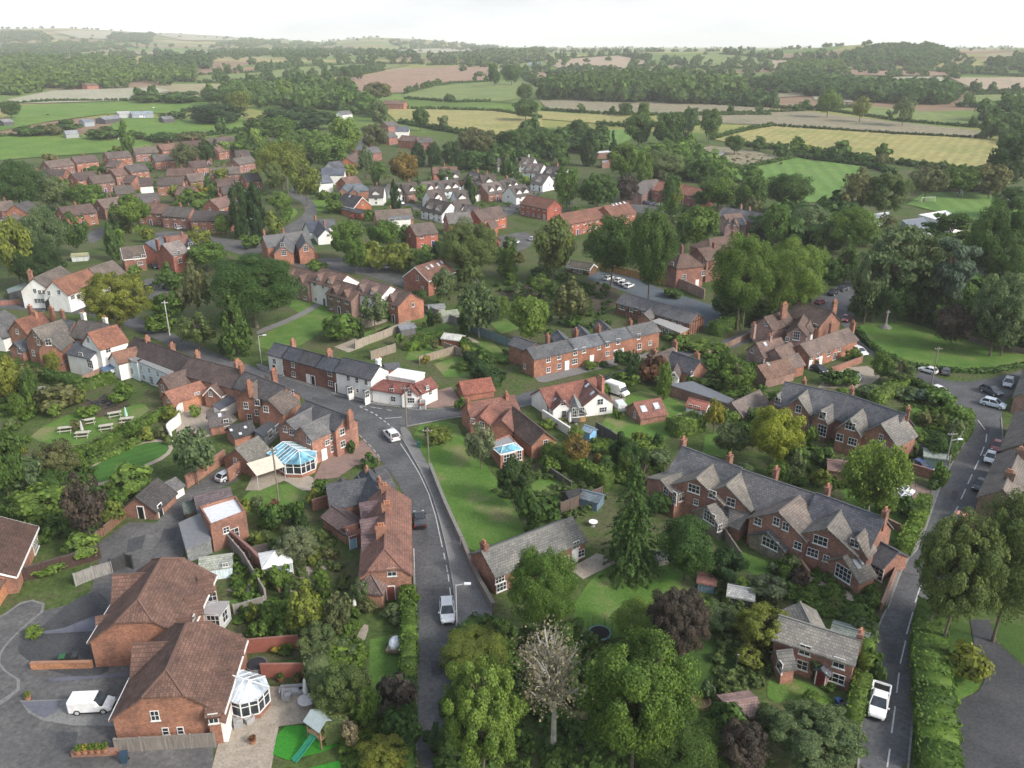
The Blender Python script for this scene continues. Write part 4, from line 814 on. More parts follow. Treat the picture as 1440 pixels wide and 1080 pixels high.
H('brown timber chalet with white-framed windows by the car park', [M(803, 366, 834, 371, 4.4, 2.7, 3)], win=[(800, 376, 1.2, 1), (808, 380, 1, 1), (813, 382, 1, 1), (817, 384, 1, 1.2), (828, 380, 1, 1.2)], wall=(.13, .07, .045), wm='timber', roof=(.17, .15, .12), name='chalet', cat='hall', fas=WH)
KS(0.86, 0.86, 0.84)
H('tall brick mansion with hipped roofs above a walled terrace', [M(957, 358, 968, 357, 9.5, 6.6, 4, 'h', 'h'), M(982, 350, 1012, 345, 9.8, 7, 4.2, None, None), M(997, 336, 1030, 330, 9.4, 6.8, 4.6, 'h', 'h')], win=[(946, 372, 1.2, 1.6), (961, 373, 1, 1.6), (974, 370, 1, 1.8), (984, 366, 1, 1.9), (991, 367, 1, 1.9), (989, 384, 1.2, 1.6), (962, 390, 1.5, 1.8)], door=[(981, 388, (.8, .8, .8))], ch=[(959, 349, 2, 1.8), (1004, 345, 2, 2), (1031, 328, 2, 1.5), (1052, 332, 2, 1.2, 7)], wall=(.29, .14, .11), roof=(.15, .105, .09))
# ---- brick cluster right of centre
KS(0.76, 0.74, 0.74)
H('tall brick house with end stacks behind parked cars', [M(1109, 418, 1170, 437, 9.5, 6, 4.4, roof=(.13, .10, .09)), M(1075, 446, 1106, 437, 8, 5.4, 3.2, wall=PB), M(1122, 458, 1130, 442, 7.8, 5.6, 2.6, wall=PB), M(1134, 459, 1142, 447, 6.4, 5, 1.5, kind='d', wall=WH)], win=[(1146, 458, 1.2, 1.1), (1106, 461, 1, 1.1), (1120, 472, 1.5, 2.2), (1078, 455, .9, 1.1), (1107, 477, .9, 1.2)], ch=[(1107, 412, 2, 2), (1103, 432, 4, 2.2), (1174, 428, 3, 2), (1169, 459, 1, 2, 7)], wall=BR, roof=TL)
KS(0.61, 0.6, 0.6)
H('lower brick row with dormers and orange end gable', [M(1126, 484, 1193, 461, 7.6, 4.8, 4), M(1122, 497, 1100, 503, 6.4, 4, 3)], win=[(1141, 504, 1.3, 1.2), (1150, 500, 1.3, 1.2), (1165, 497, 1.3, 1.3), (1180, 491, 1, 1.1), (1173, 503, 1.2, 1.8)], door=[(1153, 511, (.8, .8, .8)), (1138, 520, (.8, .8, .8))], ch=[(1199, 457, 2, 2)], wall=(.34, .15, .095), roof=(.15, .115, .10))
H('pinkish brick cottage with skylights and tall stacks at the cluster edge', [M(1064, 482, 1098, 475, 7, 4, 3.4), M(1090, 490, 1112, 482, 6.4, 4, 2.8)], win=[(1058, 493, 1, 1), (1072, 508, 1, 1.2)], sky=[(1076, 484, .7, .9), (1088, 500, .7, .9)], ch=[(1060, 460, 2, 2.2), (1082, 475, 2, 1.4)], wall=PB, roof=TL)
H('brown-roofed annexe at the foot of the brick cluster', [M(1066, 514, 1106, 504, 5.6, 3.2, 3.4)], sky=[(1080, 512, .6, .8)], wall=BR2, roof=TL)
# ---- right: slate row with gables and dormers
KS(0.8, 0.76, 0.82)
H('slate-roofed brick row with arched dormers and orange end wall', [M(1105, 537, 1196, 556, 8.3, 5, 4.4), M(1196, 556, 1272, 582, 8.3, 5, 4.4), M(1123, 559, 1140, 545, 7.8, 5.2, 2.6, roof=(.17, .165, .155)), M(1093, 555, 1105, 548, 6.6, 4.8, 1.4, kind='d', roof=(.17, .165, .155)), M(1155, 577, 1170, 569, 6.6, 4.8, 1.5, kind='d', roof=(.17, .165, .155)), M(1196, 590, 1213, 576, 7.4, 5.2, 2.2, roof=(.18, .175, .16)), M(1240, 596, 1268, 582, 7.8, 5, 3.4, roof=(.18, .175, .165))],
  win=[(1094, 564, 1.2, 1.4), (1123, 575, 1.1, 1.5), (1157, 584, 1.3, 1.5), (1138, 599, 1.2, 2.1), (1156, 605, 1.8, 2.2, 3), (1196, 599, 1.8, 1.4), (1181, 615, 1.3, 1.4), (1199, 621, 1.6, 1.4), (1239, 615, .8, 1.2), (1260, 618, .9, 1.3)], ch=[(1131, 537, 2, 1.2), (1198, 550, 2, 1.5), (1277, 577, 2, 1.2)], wall=(.275, .14, .10), roof=(.115, .12, .135))
KS(.85, .8, .92)
H('long slate row of gabled brick cottages, end with white patio doors', [M(961, 628, 1042, 658, 8.2, 5, 4, roof=(.135, .14, .15)), M(980, 672, 1008, 649, 7.5, 5, 4.3, roof=(.19, .175, .155)), M(930, 674, 966, 663, 5.4, 4.4, 3.2, roof=(.18, .17, .15)), M(1022, 682, 1046, 661, 7.5, 5, 3.7, roof=(.19, .18, .16)), M(996, 712, 1018, 704, 4.4, 2.5, 2.6, roof=(.20, .19, .175), wall=(.25, .20, .15)), M(1030, 712, 1052, 722, 4, 2.6, 2, roof=(.19, .18, .165))],
  win=[(956, 654, 1.1, 1.2), (976, 687, 2, 1.4), (937, 690, 1.2, 1.2), (960, 698, 1.6, 1.5), (949, 700, .9, 2.1), (979, 706, .8, 1), (1002, 695, 1.2, 1.3), (1028, 706, 1.4, 1.4), (998, 727, 2.4, 1.8, 4), (1012, 742, .9, 1.2)], sky=[(1020, 718, .8, 1.5, BL), (1023, 721, .8, 1.5, BL)], ch=[(961, 621, 2, 1.2), (1026, 645, 2, 1.6)], wall=(.275, .142, .105))
KS(.85, .8, .92)
H('middle of the long slate row with purple-brown front gable', [M(1042, 660, 1150, 696, 7.8, 4.9, 4, roof=(.13, .13, .14)), M(1096, 719, 1124, 698, 7.5, 5, 4.1, roof=(.18, .155, .14)), M(1080, 748, 1096, 738, 4, 2.5, 2.6, roof=(.12, .125, .13), wall=(.22, .18, .13))],
  win=[(1092, 733, 1, 1.3), (1105, 740, 1, 1.3), (1126, 745, 1, 1.4), (1122, 767, 1.2, 1.2), (1083, 764, 2.6, 1.5, 4), (1066, 733, 1.2, 1.2)], ch=[(1091, 664, 2, 1.5), (1164, 689, 2, 1.5)], wall=(.27, .14, .104))
KS(.85, .8, .92)
H('far half of the long slate row with white french doors', [M(1150, 694, 1243, 728, 8.2, 5, 4, roof=(.105, .11, .13)), M(1164, 742, 1184, 717, 7.4, 5, 4, roof=(.18, .17, .155)), M(1205, 757, 1216, 745, 6.8, 5, 1.6, kind='d', roof=(.17, .155, .14)), M(1187, 783, 1209, 774, 4.4, 2.4, 2.7, roof=(.19, .18, .16)), M(1240, 763, 1262, 775, 4, 2.5, 2.6, roof=(.10, .105, .12))],
  win=[(1154, 760, 2, 1.4), (1143, 777, 1.6, 1.3), (1202, 764, 1.3, 1.2), (1186, 806, 2.6, 2.1, 4), (1233, 806, 2, 2, 3), (1162, 785, .9, 1)], sky=[(1204, 793, .6, 1.3), (1210, 787, .6, 1.3)], ch=[(1245, 722, 2, 1.3)], wall=(.27, .14, .104))
KS(0.68, 0.78, 0.62)
H('small brick cottage with mossy slate roof and arched porch', [M(1098, 866, 1208, 900, 7.2, 4.6, 3.2, roof=(.215, .21, .195)), M(1126, 848, 1140, 876, 6.6, 4.6, 2.6, roof=(.22, .21, .19)), M(1094, 916, 1112, 914, 4.6, 2.8, 1.9, roof=(.13, .13, .125)), M(1156, 940, 1162, 932, 3.2, 2.4, 1, kind='p')],
  win=[(1132, 914, 1.3, 1.4), (1180, 932, 1.3, 1.4), (1128, 935, 1.3, 1.3), (1175, 953, 2, 1.3), (1097, 936, 1.3, 1.4)], door=[(1155, 949, (.16, .02, .03))], ch=[(1210, 893, 2, .9)], wall=(.275, .13, .09))
KS(0.61, 0.57, 0.84)
H('stone-roofed brick cottage half hidden by a round tree', [M(679, 775, 804, 728, 7.4, 4.9, 3.2)], win=[(703, 814, 1.5, 1.1), (705, 831, 1.6, 1.3), (810, 766, 1.2, 1.2), (795, 787, 1.3, 1.2), (817, 778, 1.2, 1.2), (770, 782, 1.2, 1.2)], door=[(808, 784, (.8, .8, .8))], ch=[(681, 768, 2, 1.2)], wall=(.275, .13, .09), roof=(.19, .185, .17))
# ---- right edge of the frame
KS(0.75, 0.75, 0.75)
H('grey-roofed brick cottage with dormer stacks at the frame edge above parked cars', [M(1411, 688, 1437, 628, 7, 4.4, 3.4), M(1440, 622, 1458, 570, 7, 4.4, 3.4), M(1407, 694, 1424, 690, 6, 4.2, 2)], ch=[(1436, 636, 3, 1.2), (1420, 668, 3, 1.2), (1452, 590, 2, 1.2)], wall=BR2, roof=(.20, .18, .165))
H('brick cottage cut by the frame edge beside the green hedge', [M(1450, 548, 1466, 500, 7, 4.4, 3.2)], wall=BR2, roof=GS)
H('long low slate roof glimpsed among tall pines', [M(1372, 366, 1450, 392, 7, 4, 4)], wall=PB, roof=(.12, .12, .14))
KD(.88, .86, .88)
# ---- retirement block and bend houses
for i, (A, B, zr, wc, lab, e) in enumerate([((378, 362), (410, 373), 7.6, BR2, 'far end section of the retirement block with small gablets', 0), ((410, 373), (449, 385), 7.6, BR2, 'dark brick gableted section of the retirement block', 0), ((452, 377), (488, 386), 9, WH, 'white-rendered middle section of the retirement block', 0), ((475, 394), (510, 404), 7.6, BR2, 'low brick section between the white parts of the retirement block', 0), ((512, 391), (549, 401), 9, WH, 'white-rendered lower section of the retirement block', 0), ((549, 402), (577, 411), 7.8, (.34, .15, .095), 'orange gable-end section of the retirement block', 1)]):
    s = M(*A, *B, zr, zr-2.6, 4.2); s.wall = wc; s.wm = 'render' if wc == WH else 'brick'
    ms = [s]; a, b = P(*A, zr*K[0]), P(*B, zr*K[0])
    for f in ((.25, .7) if i != 5 else (.2, .55)):
        q = a.lerp(b, f); n = s.R @ Vector((0, -1, 0)); n = n if n.y < 0 else -n
        g = M(*A, *B, zr-.6, zr-2.4, 1.4, kind='d'); g.init(q+n*3.2, q+n*.4); g.wall = wc; ms.append(g)
    H(lab, ms, wall=wc if wc != WH else BR2, roof=(.15, .10, .085), auto='eg' if i == 5 else 'e', simple=True, name='flats_block', cat='flats', group='sections of the retirement block')
H('brick pair with twin orange front gables on the road bend', [M(370, 332, 430, 325, 7.8, 5, 3.6, roof=SL2), M(397, 345, 402, 330, 7.4, 5, 2.8, roof=SL2), M(430, 340, 424, 326, 7.4, 5, 2.4, roof=SL2)], win=[(397, 344, 1.2, 1.3), (399, 355, 1.6, 2), (429, 337, 1.1, 1.4), (430, 349, 1.6, 2), (412, 340, .8, 1)], ch=[(371, 326, 2, 1.4), (398, 324, 2, 1.3)], wall=(.34, .15, .095))
H('white bungalow with blue-black slate roof on the bend', [M(430, 313, 455, 310, 5.6, 2.8, 3.4, roof=(.07, .08, .11)), M(458, 322, 448, 310, 5.6, 2.8, 3), M(447, 309, 470, 308, 5, 2.8, 3, roof=(.11, .115, .13))], win=[(447, 330, 1, 1), (461, 331, 1, 1)], wall=WH, wm='render', ch=[(443, 305, 2, 1), (456, 312, 2, 1)], chc=BR)
H('dormer house with dark roof and brick gable over white ground floor', [M(484, 272, 509, 277, 7.4, 3.6, 4.6), M(488, 290, 516, 297, 3.2, 2.6, 3)], win=[(510, 286, 1, 1.3), (485, 286, 2.4, 1), (496, 288, 2, 1)], roof=(.065, .065, .07), wall=(.36, .13, .07), simple=True, fas=WH, sky=[(492, 276)])
H('hipped slate house with twin gables facing the road curve', [M(487, 259, 508, 258, 6.6, 4, 4, 'h', 'h'), M(482, 264, 486, 258, 6, 4, 2), M(497, 265, 500, 259, 6, 4, 2)], roof=(.13, .15, .17), wall=BR, simple=True, auto='')
H('long dormer bungalow with white windows below the van', [M(527, 296, 577, 293, 6.6, 3.4, 4.6), F([(545, 309), (550, 304), (577, 303), (576, 308)], 5.2, par=.02, roof=SL2, wall=WH)], win=[(551, 309, 2, 1), (560, 308, 2, 1), (570, 306, 2, 1), (548, 318, 2, 1)], ch=[(549, 291, 1, .8)], wall=BR, roof=(.17, .145, .125), simple=True)
H('detached brick house with grey-brown roof and little porch', [M(577, 316, 607, 312, 8, 5, 4)], wall=(.34, .115, .08), roof=(.145, .12, .11), auto='g', simple=True)
H('brick house with grey roof tucked behind a spreading tree', [M(627, 300, 660, 298, 8, 5, 4)], wall=(.33, .115, .08), roof=(.15, .14, .135), auto='g', simple=True)
H('detached brick house with porch above the grey turning head', [M(666, 296, 702, 290, 8, 5, 4.2), M(686, 312, 696, 309, 5, 3, 1.4, kind='p')], wall=(.36, .12, .075), roof=(.16, .115, .10), auto='g', simple=True)
H('brick house with brown roof and row of skylights by the silver van', [M(584, 375, 622, 363, 8.2, 5, 4.6)], win=[(587, 391, 1, 1.5), (594, 405, .8, 1)], sky=[(601, 377), (607, 374), (616, 372), (621, 369)], wall=(.33, .13, .09), roof=(.19, .11, .09), simple=True, fas=WH)
H('brick lodge behind the red wall at the turning head', [M(682, 318, 694, 328, 5.6, 3.2, 2.4)], wall=(.33, .13, .09), roof=RT)
H('square red-brick house with orange-brown roof above the estate green', [M(742, 274, 780, 281, 8, 5, 4.2)], wall=(.36, .11, .075), roof=(.23, .115, .085), auto='g', simple=True)
H('long orange-roofed brick terrace behind tall trees', [M(787, 301, 849, 290, 8, 5, 4.6), M(849, 290, 882, 284, 8.8, 5.4, 4.8)], wall=(.34, .12, .08), roof=(.245, .125, .096), auto='g', simple=True, sky=[(862, 288), (867, 287), (872, 286), (878, 285)])
H('red-roofed brick care block with blue doors behind parked cars', [M(927, 255, 960, 259, 8.4, 5.2, 5), M(958, 260, 994, 266, 7.8, 5, 5)], wall=(.33, .12, .085), roof=(.26, .12, .095), auto='g', simple=True)
H('dark-roofed house beside the care block', [M(888, 264, 905, 254, 7.4, 4.8, 5, roof=(.13, .12, .12)), M(905, 254, 924, 252, 7.4, 4.8, 4)], wall=(.2, .12, .1), roof=(.13, .115, .115))
H('gabled lodge with dark rooflight among the yews', [M(1018, 302, 1042, 300, 7, 4, 4), M(1026, 312, 1024, 301, 5.8, 4, 1.5, kind='d'), M(1034, 312, 1032, 301, 5.8, 4, 1.5, kind='d')], win=[(1025, 314, .8, 1), (1034, 315, .8, 1)], sky=[(1043, 312, 2.4, 3.6, BL)], wall=PB, roof=(.21, .145, .12))
H('slate-roofed chapel-like house right of the gabled lodge', [M(1018, 291, 1050, 296, 7.4, 4.6, 4), M(1050, 296, 1072, 300, 7.4, 4.6, 4)], ch=[(1042, 290, 2, 1.4), (1054, 294, 2, 1.4)], wall=BR2, roof=(.12, .125, .14))
KD(.68, .67, .68)
# ---- left: pub and street
KS(0.92, 0.9, 0.9)
H('white twin-gabled pub with black porch and brick stack', [M(47, 391, 85, 374, 8.2, 5, 4.2, roof=(.145, .125, .11)), M(74, 395, 126, 377, 8.2, 5, 3.8, roof=(.23, .115, .08)), M(71, 416, 76, 408, 4, 2.6, 1.7, kind='p', wall=BL), M(126, 377, 158, 366, 8.4, 5, 4, roof=(.15, .125, .11))], win=[(49, 409, 1, 1.3), (56, 411, 1, 1.3), (62, 411, 1, 1.3), (69, 412, 1, 1.3), (83, 411, 1.1, 1.3), (51, 423, 1, 1.3), (55, 423, 1, 1.3), (60, 423, 1, 1.3), (102, 418, 1.6, 1.2), (110, 417, 1.2, 1.2), (122, 411, 1.2, 1.2)], ch=[(42, 384, 2, 1.8)], wall=WH, wm='render', chc=BR, name='pub', cat='pub')
KS(0.86, 0.84, 0.84)
H('brick house with white verge and white-trimmed windows above the pub green', [M(170, 348, 200, 345, 7.6, 4.8, 4.2)], win=[(172, 362, .9, 1.1), (192, 363, 1.8, 1), (202, 360, 1.4, 1), (197, 370, 1.6, 1.1)], wall=(.25, .12, .085), roof=(.145, .125, .115), fas=WH)
KS(0.88, 0.86, 0.86)
H('tall brick villa with rust-red front and bay windows', [M(229, 343, 252, 338, 9, 6, 4.2, roof=(.22, .19, .185)), M(205, 341, 225, 333, 7.4, 5, 3.2, roof=(.11, .13, .16))], win=[(246, 358, 1, 1.3), (251, 355, 1, 1.3), (253, 366, 1.4, 1.6)], ch=[(233, 336, 2, 1.6), (221, 340, 2, 1.6)], wall=(.27, .105, .075))
KS(0.86, 0.84, 0.84)
H('red-tiled house with white gable next to the brick villa', [M(236, 333, 262, 330, 7.8, 5, 3.6, roof=(.22, .12, .095)), M(268, 342, 264, 334, 6.8, 4.6, 2.4, wall=WH)], win=[(268, 344, 1.4, 1.3)], ch=[(256, 329, 2, 1.2)], wall=BR)
KS(0.86, 0.86, 0.8)
H('white rear-wing house with tall gable and orange roof', [M(124, 468, 163, 457, 9.8, 6.8, 3.7, roof=(.24, .115, .08)), M(112, 450, 152, 456, 8.6, 5.8, 3.6, roof=(.12, .105, .10), wall=BR2), M(107, 481, 140, 488, 6.4, 4.8, 3, roof=SL), M(158, 496, 190, 488, 6, 4.2, 2.4, roof=(.21, .12, .09))], win=[(124, 478, 1, 1.3), (125, 497, 1, 1.2), (114, 499, 1.2, 1.2), (127, 512, 1.8, 2), (152, 492, 1.2, 1.2), (157, 521, .9, 1.2)], ch=[(148, 450, 2, 1.5, 8.6), (117, 443, 3, 1.6, 8.6)], wall=WH, wm='render', chc=CR)
KS(0.88, 0.88, 0.84)
H('brick gabled house with two white bays behind the white rear wing', [M(46, 462, 86, 450, 8.4, 5.4, 3.6, roof=(.165, .15, .135)), M(66, 476, 84, 462, 7.8, 5.2, 2.4, roof=(.15, .14, .13)), M(86, 449, 104, 452, 8, 5.2, 3.2, roof=(.115, .115, .125))], win=[(49, 470, 1, 1.4), (54, 481, 1, 1.4), (68, 481, 1.3, 1.5), (80, 479, 1.2, 1.5), (47, 496, 1, 1.4), (28, 494, 1, 1.4)], ch=[(72, 436, 3, 1.4), (87, 440, 2, 1.4)], wall=(.30, .145, .092))
KS(0.86, 0.86, 0.84)
H('orange-tiled brick house left of the two-bay house', [M(22, 450, 60, 439, 8, 5, 3.6)], ch=[(42, 433, 2, 1.3), (49, 441, 2, 1)], wall=(.30, .145, .092), roof=(.24, .115, .085), win=[(24, 466, 1, 1.2)])
H('low slate extension with white sashes below the two-bay house', [M(20, 482, 44, 474, 5.4, 3.4, 2.6), M(70, 495, 98, 503, 3.4, 2.4, 2.4)], win=[(27, 493, 1, 1.4), (47, 494, 1, 1.4)], wall=BR, roof=(.10, .11, .12))
KS(0.86, 0.86, 0.84)
H('white cottage cut by the frame edge below the pub', [M(-12, 446, 6, 436, 7, 4.4, 3.4), M(-10, 462, 8, 456, 5.6, 3.6, 2.6)], win=[(10, 447, .9, 1), (8, 468, .9, 1.6)], wall=WH, wm='render', roof=SL2)
H('slate-blue glazed porch with grey sides behind the white wing', [F([(141, 517), (158, 509), (165, 515), (147, 523)], 3, roof=(.09, .15, .24), par=0, wall=(.6, .62, .62), pent=[0, .5, .3, -.2])], win=[(146, 527, 1.2, 1.8)], name='porch_room', cat='outbuilding')
H('open-sided smoking shelter with grey roof beside the pub', [F([(10, 407), (36, 397), (38, 404), (12, 412)], 3, roof=(.2, .24, .24), par=0, wall=(.06, .06, .06))], name='shelter', cat='shelter')
KD(.92, .9, .95)
# ---- the estates: one line each, ridge ends, wall, roof
def estate(base, rows, wall, roofs, zr=7.6, ze=4.9, w=4, auto='g', grp=None, **k):
    for i, r in enumerate(rows):
        s = M(*r[:4], zr, ze, w); px, py = (r[0]+r[2])/2, (r[1]+r[3])/2
        lab = r[4] if len(r) > 4 and isinstance(r[4], str) else base+' '+place_word(px, py)
        ms = [s]
        if 'dormer' in base:
            n = s.R @ Vector((0, -1, 0)); n = n if n.y < 0 else -n
            for f in ((0,) if s.L < 8 else (-.22, .22)):
                q = s.C+s.R @ Vector((s.L*f, 0, 0)); g = M(*r[:4], 6.3, 5.2, 1.5, kind='d', wall=WH, wm='render'); g.init(q+n*s.w*.8, q+n*.3); ms.append(g)
        building(lab, ms, ch=[] if i % 3 == 2 else [((r[0]+r[2])/2, (r[1]+r[3])/2-3, 2, 1.1)], wall=wall[i % len(wall)], roof=roofs[i % len(roofs)], auto=auto, simple=True, group=grp, **k)
RB, RBR = [(.28, .125, .085), (.25, .125, .10), (.30, .13, .085)], [(.12, .085, .078), (.15, .12, .11), (.10, .09, .09), (.165, .105, .088), (.13, .115, .105), (.105, .085, .08)]
estate('dark-roofed red-brick estate house', [(255, 199, 287, 197), (295, 193, 330, 193), (336, 191, 362, 192), (222, 204, 251, 201), (187, 208, 219, 206), (147, 215, 180, 212), (101, 221, 132, 218), (62, 227, 97, 223), (214, 218, 243, 216), (300, 206, 323, 203), (327, 223, 352, 219), (57, 238, 92, 238), (100, 244, 130, 240), (125, 248, 155, 245), (176, 233, 202, 230), (235, 237, 275, 236), (295, 236, 335, 234), (222, 250, 257, 249), (305, 252, 330, 251), (137, 281, 172, 276), (192, 273, 221, 271), (201, 285, 236, 287), (236, 290, 271, 292), (274, 296, 322, 297), (83, 292, 127, 286), (-4, 284, 16, 282), (20, 288, 40, 282), (295, 281, 322, 275), (375, 195, 420, 194), (360, 194, 374, 193), (265, 227, 288, 225), (155, 225, 172, 226), (340, 245, 362, 243), (155, 238, 172, 236), (270, 214, 292, 212), (62, 246, 84, 246), (178, 246, 192, 247), (262, 245, 285, 243), (310, 262, 335, 260), (250, 262, 275, 262), (160, 262, 186, 260), (330, 212, 350, 211)], RB, RBR, grp='houses of the brick estate')
estate('dark-roofed white estate house', [(195, 251, 213, 250), (45, 244, 58, 240), (2, 306, 24, 302)], [WH], RBR, wm='render', auto='')
estate('steep-roofed white dormer house', [(544, 259, 563, 257), (564, 258, 585, 256), (592, 256, 615, 253), (616, 255, 640, 252), (652, 259, 675, 256), (676, 259, 700, 255), (702, 254, 722, 250), (605, 279, 634, 285), (637, 283, 660, 281), (662, 240, 682, 246), (700, 222, 728, 222), (742, 229, 765, 231), (770, 233, 798, 236), (675, 246, 695, 245), (716, 262, 738, 259), (735, 221, 752, 222), (520, 262, 540, 262), (655, 288, 672, 290), (600, 268, 622, 266), (638, 268, 655, 267), (755, 244, 772, 246), (620, 240, 645, 239)], [WH, (.27, .13, .095), WH, (.7, .7, .68)], [(.12, .105, .10), (.09, .08, .075), (.14, .12, .115)], 7.4, 3.6, 4.6, 'g', 'dormer houses of the estate')
estate('brown-roofed roadside house', [(487, 222, 512, 208), (512, 208, 530, 206), (453, 236, 485, 236), (480, 250, 500, 247), (540, 172, 555, 170), (556, 178, 575, 178), (565, 190, 588, 192), (588, 193, 608, 193), (440, 248, 462, 246), (608, 235, 642, 234), (540, 187, 552, 185), (462, 228, 478, 226)], [(.34, .14, .09), (.30, .14, .11), WH], [(.16, .105, .09), (.12, .115, .12), (.11, .12, .15)], auto='')
estate('far brown-roofed brick farmhouse', [(540, 141, 570, 142), (455, 138, 468, 137), (96, 116, 110, 115), (118, 117, 134, 116), (318, 97, 336, 97), (866, 217, 880, 213), (1148, 392, 1165, 396)][:6], [(.32, .14, .10)], [(.17, .12, .10)], auto='')
estate('far white house among the woods', [(8, 113, 15, 112), (26, 115, 32, 114), (476, 157, 490, 155)], [WH], [SL2], 7, 4.6, 3.6, '', wm='render')
estate('pale metal farm shed', [(114, 168, 128, 167), (140, 165, 164, 162), (164, 157, 182, 156), (184, 157, 214, 156), (226, 164, 241, 163), (90, 184, 108, 183), (742, 88, 762, 88), (0, 168, 14, 167)], [(.30, .34, .38), (.08, .08, .09), (.36, .38, .38)], [(.24, .28, .32), (.20, .21, .23), (.36, .38, .40)], 5, 3.4, 4.5, '', 'sheds of the farmyard', wm='plain', name='farm_shed')
for lab, q, z, rc, wc in [('flat grey school block with white edge among the trees', [(1228, 301), (1250, 298), (1252, 304), (1230, 306)], 3.6, (.6, .63, .66), BLW), ('long white flat-roofed school wing by the football pitch', [(1292, 302), (1330, 296), (1358, 310), (1340, 316)], 3.6, (.66, .66, .66), WH), ('low dark-framed school block below the pitch', [(1268, 310), (1300, 306), (1312, 318), (1286, 324)], 3.4, (.2, .22, .25), (.3, .34, .4)), ('flat-roofed white club house behind the tennis courts', [(838, 213), (860, 211), (861, 214), (839, 216)], 3.4, (.6, .62, .65), BR2), ('blue-white cabin at the pitch corner', [(1418, 276), (1428, 275), (1429, 277), (1419, 278)], 2.6, (.5, .6, .65), BLW), ('flat-roofed grey club block left of the white club house', [(846, 226), (866, 224), (867, 227), (847, 229)], 3.2, (.3, .3, .32), BR2)]:
    H(lab, [F(q, z, roof=rc, wall=wc, par=.1)], name='flat_block', cat='building', wm='render')

def lantern(px, py):
    p = P(px, py, 2.3); o = [q for q in THINGS if 'roof lantern' in q['label']][0]; m = MB(); r = 1.3; vs = [(-r*1.5, -r, 0), (r*1.5, -r, 0), (r*1.5, r, 0), (-r*1.5, r, 0), (-r*.6, 0, .7), (r*.6, 0, .7)]
    m.slab(vs, [[0, 1, 5, 4], [1, 2, 5], [2, 3, 4, 5], [3, 0, 4]], .04); q = m.obj('roof_lantern', 'blueglass', o, None, p-o.location, .5); b = MB()
    for i in range(4): b.bar(vs[i], vs[4 if i in (0, 3) else 5], .06); b.bar(vs[i], vs[(i+1) % 4], .09)
    b.bar(vs[4], vs[5], .06); b.obj('lantern_bars', 'plain', q, WH)
lantern(714, 631)
RG = np.random.default_rng(11)
def quads(c, n, s, asp=1.0):
    """leaf quads at centres c with normals n and half sizes s"""
    k = len(c); r = RG.normal(size=(k, 3)); u = np.cross(n, r); u /= np.linalg.norm(u, axis=1, keepdims=True)+1e-9; w = np.cross(n, u)
    u = u*s[:, None]; w = w*(s*asp)[:, None]
    v = np.stack([c-u-w, c+u-w*.6, c+u*.9+w, c-u*.8+w], 1).reshape(-1, 3)
    return v, np.arange(k*4).reshape(-1, 4)
def unit(k):
    v = RG.normal(size=(k, 3)); return v/np.linalg.norm(v, axis=1, keepdims=True)
def clump_crown(n_cl, n_leaf, size, shape='b', lo=.2, hi=.42, gap=.0):
    """leaves on many clumps spread through the crown's volume (unit radius, unit half height)"""
    d = unit(n_cl); d[:, 2] = d[:, 2]*.92+.12
    rr = RG.uniform(.52, .86, n_cl)*(1+RG.uniform(-.12, .14, n_cl))
    if shape == 'oval': d[:, 2] *= 1.0
    c = d*rr[:, None]
    if shape == 'cone': 
        z = RG.beta(1.1, 1.7, n_cl)*2-1; a = RG.uniform(0, 2*np.pi, n_cl); R = (1-z)/2*.86*RG.uniform(.55, 1, n_cl)+.04
        c = np.stack([R*np.cos(a), R*np.sin(a), z*.95], 1)
    elif shape == 'col':
        z = RG.uniform(-1, 1, n_cl); a = RG.uniform(0, 2*np.pi, n_cl); R = np.sqrt(np.clip(1-np.abs(z)**2.6, 0, 1))*.8*RG.uniform(.6, 1, n_cl); c = np.stack([R*np.cos(a), R*np.sin(a), z*.92], 1)
    elif shape == 'bush':
        c[:, 2] = np.where(c[:, 2] < 0, c[:, 2]*.9, c[:, 2]); 
    cr = RG.uniform(lo, hi, n_cl)
    if shape == 'cone': cr *= .55+.45*(1-c[:, 2])/2
    k = RG.choice(n_cl, n_leaf, p=cr**2/np.sum(cr**2)); nd = unit(n_leaf); nd[:, 2] += .25; nd /= np.linalg.norm(nd, axis=1, keepdims=True)
    q = c[k]+nd*(cr[k]*RG.uniform(.62, 1.05, n_leaf))[:, None]
    out = q/(np.linalg.norm(q, axis=1, keepdims=True)+1e-6)
    n = nd*.7+out*.5+unit(n_leaf)*.55; n /= np.linalg.norm(n, axis=1, keepdims=True)
    return quads(q, n, size*RG.uniform(.6, 1.35, n_leaf), RG.uniform(.6, 1.1))
def spruce(n_lev, n_leaf, size):
    qs = []; ns = []
    for i in range(n_lev):
        z = -1+1.97*i/n_lev; R = ((1-z)/2)**.8*RG.uniform(.72, 1.04)*.96+.02; nb = max(5, int(13*R+4))
        for b in range(nb):
            a = 2*np.pi*(b+RG.uniform(0, .8))/nb; L = R*RG.uniform(.5, 1.1); m = max(6, int(n_leaf*L/n_lev/8))
            t = RG.uniform(.12, 1, m)**.75; sp = RG.normal(0, .1, m)*L*(1.15-t)
            x = L*t*np.cos(a)-sp*np.sin(a); y = L*t*np.sin(a)+sp*np.cos(a); zz = z+.06-.16*t**1.6*(.4+R)+RG.normal(0, .012, m)-np.abs(sp)*.25
            qs.append(np.stack([x, y, zz], 1)); nn = np.stack([np.cos(a)*.35+RG.normal(0, .35, m), np.sin(a)*.35+RG.normal(0, .35, m), np.ones(m)], 1); ns.append(nn)
    q = np.concatenate(qs); n = np.concatenate(ns); n /= np.linalg.norm(n, axis=1, keepdims=True)
    return quads(q, n, size*RG.uniform(.6, 1.3, len(q)), .55)
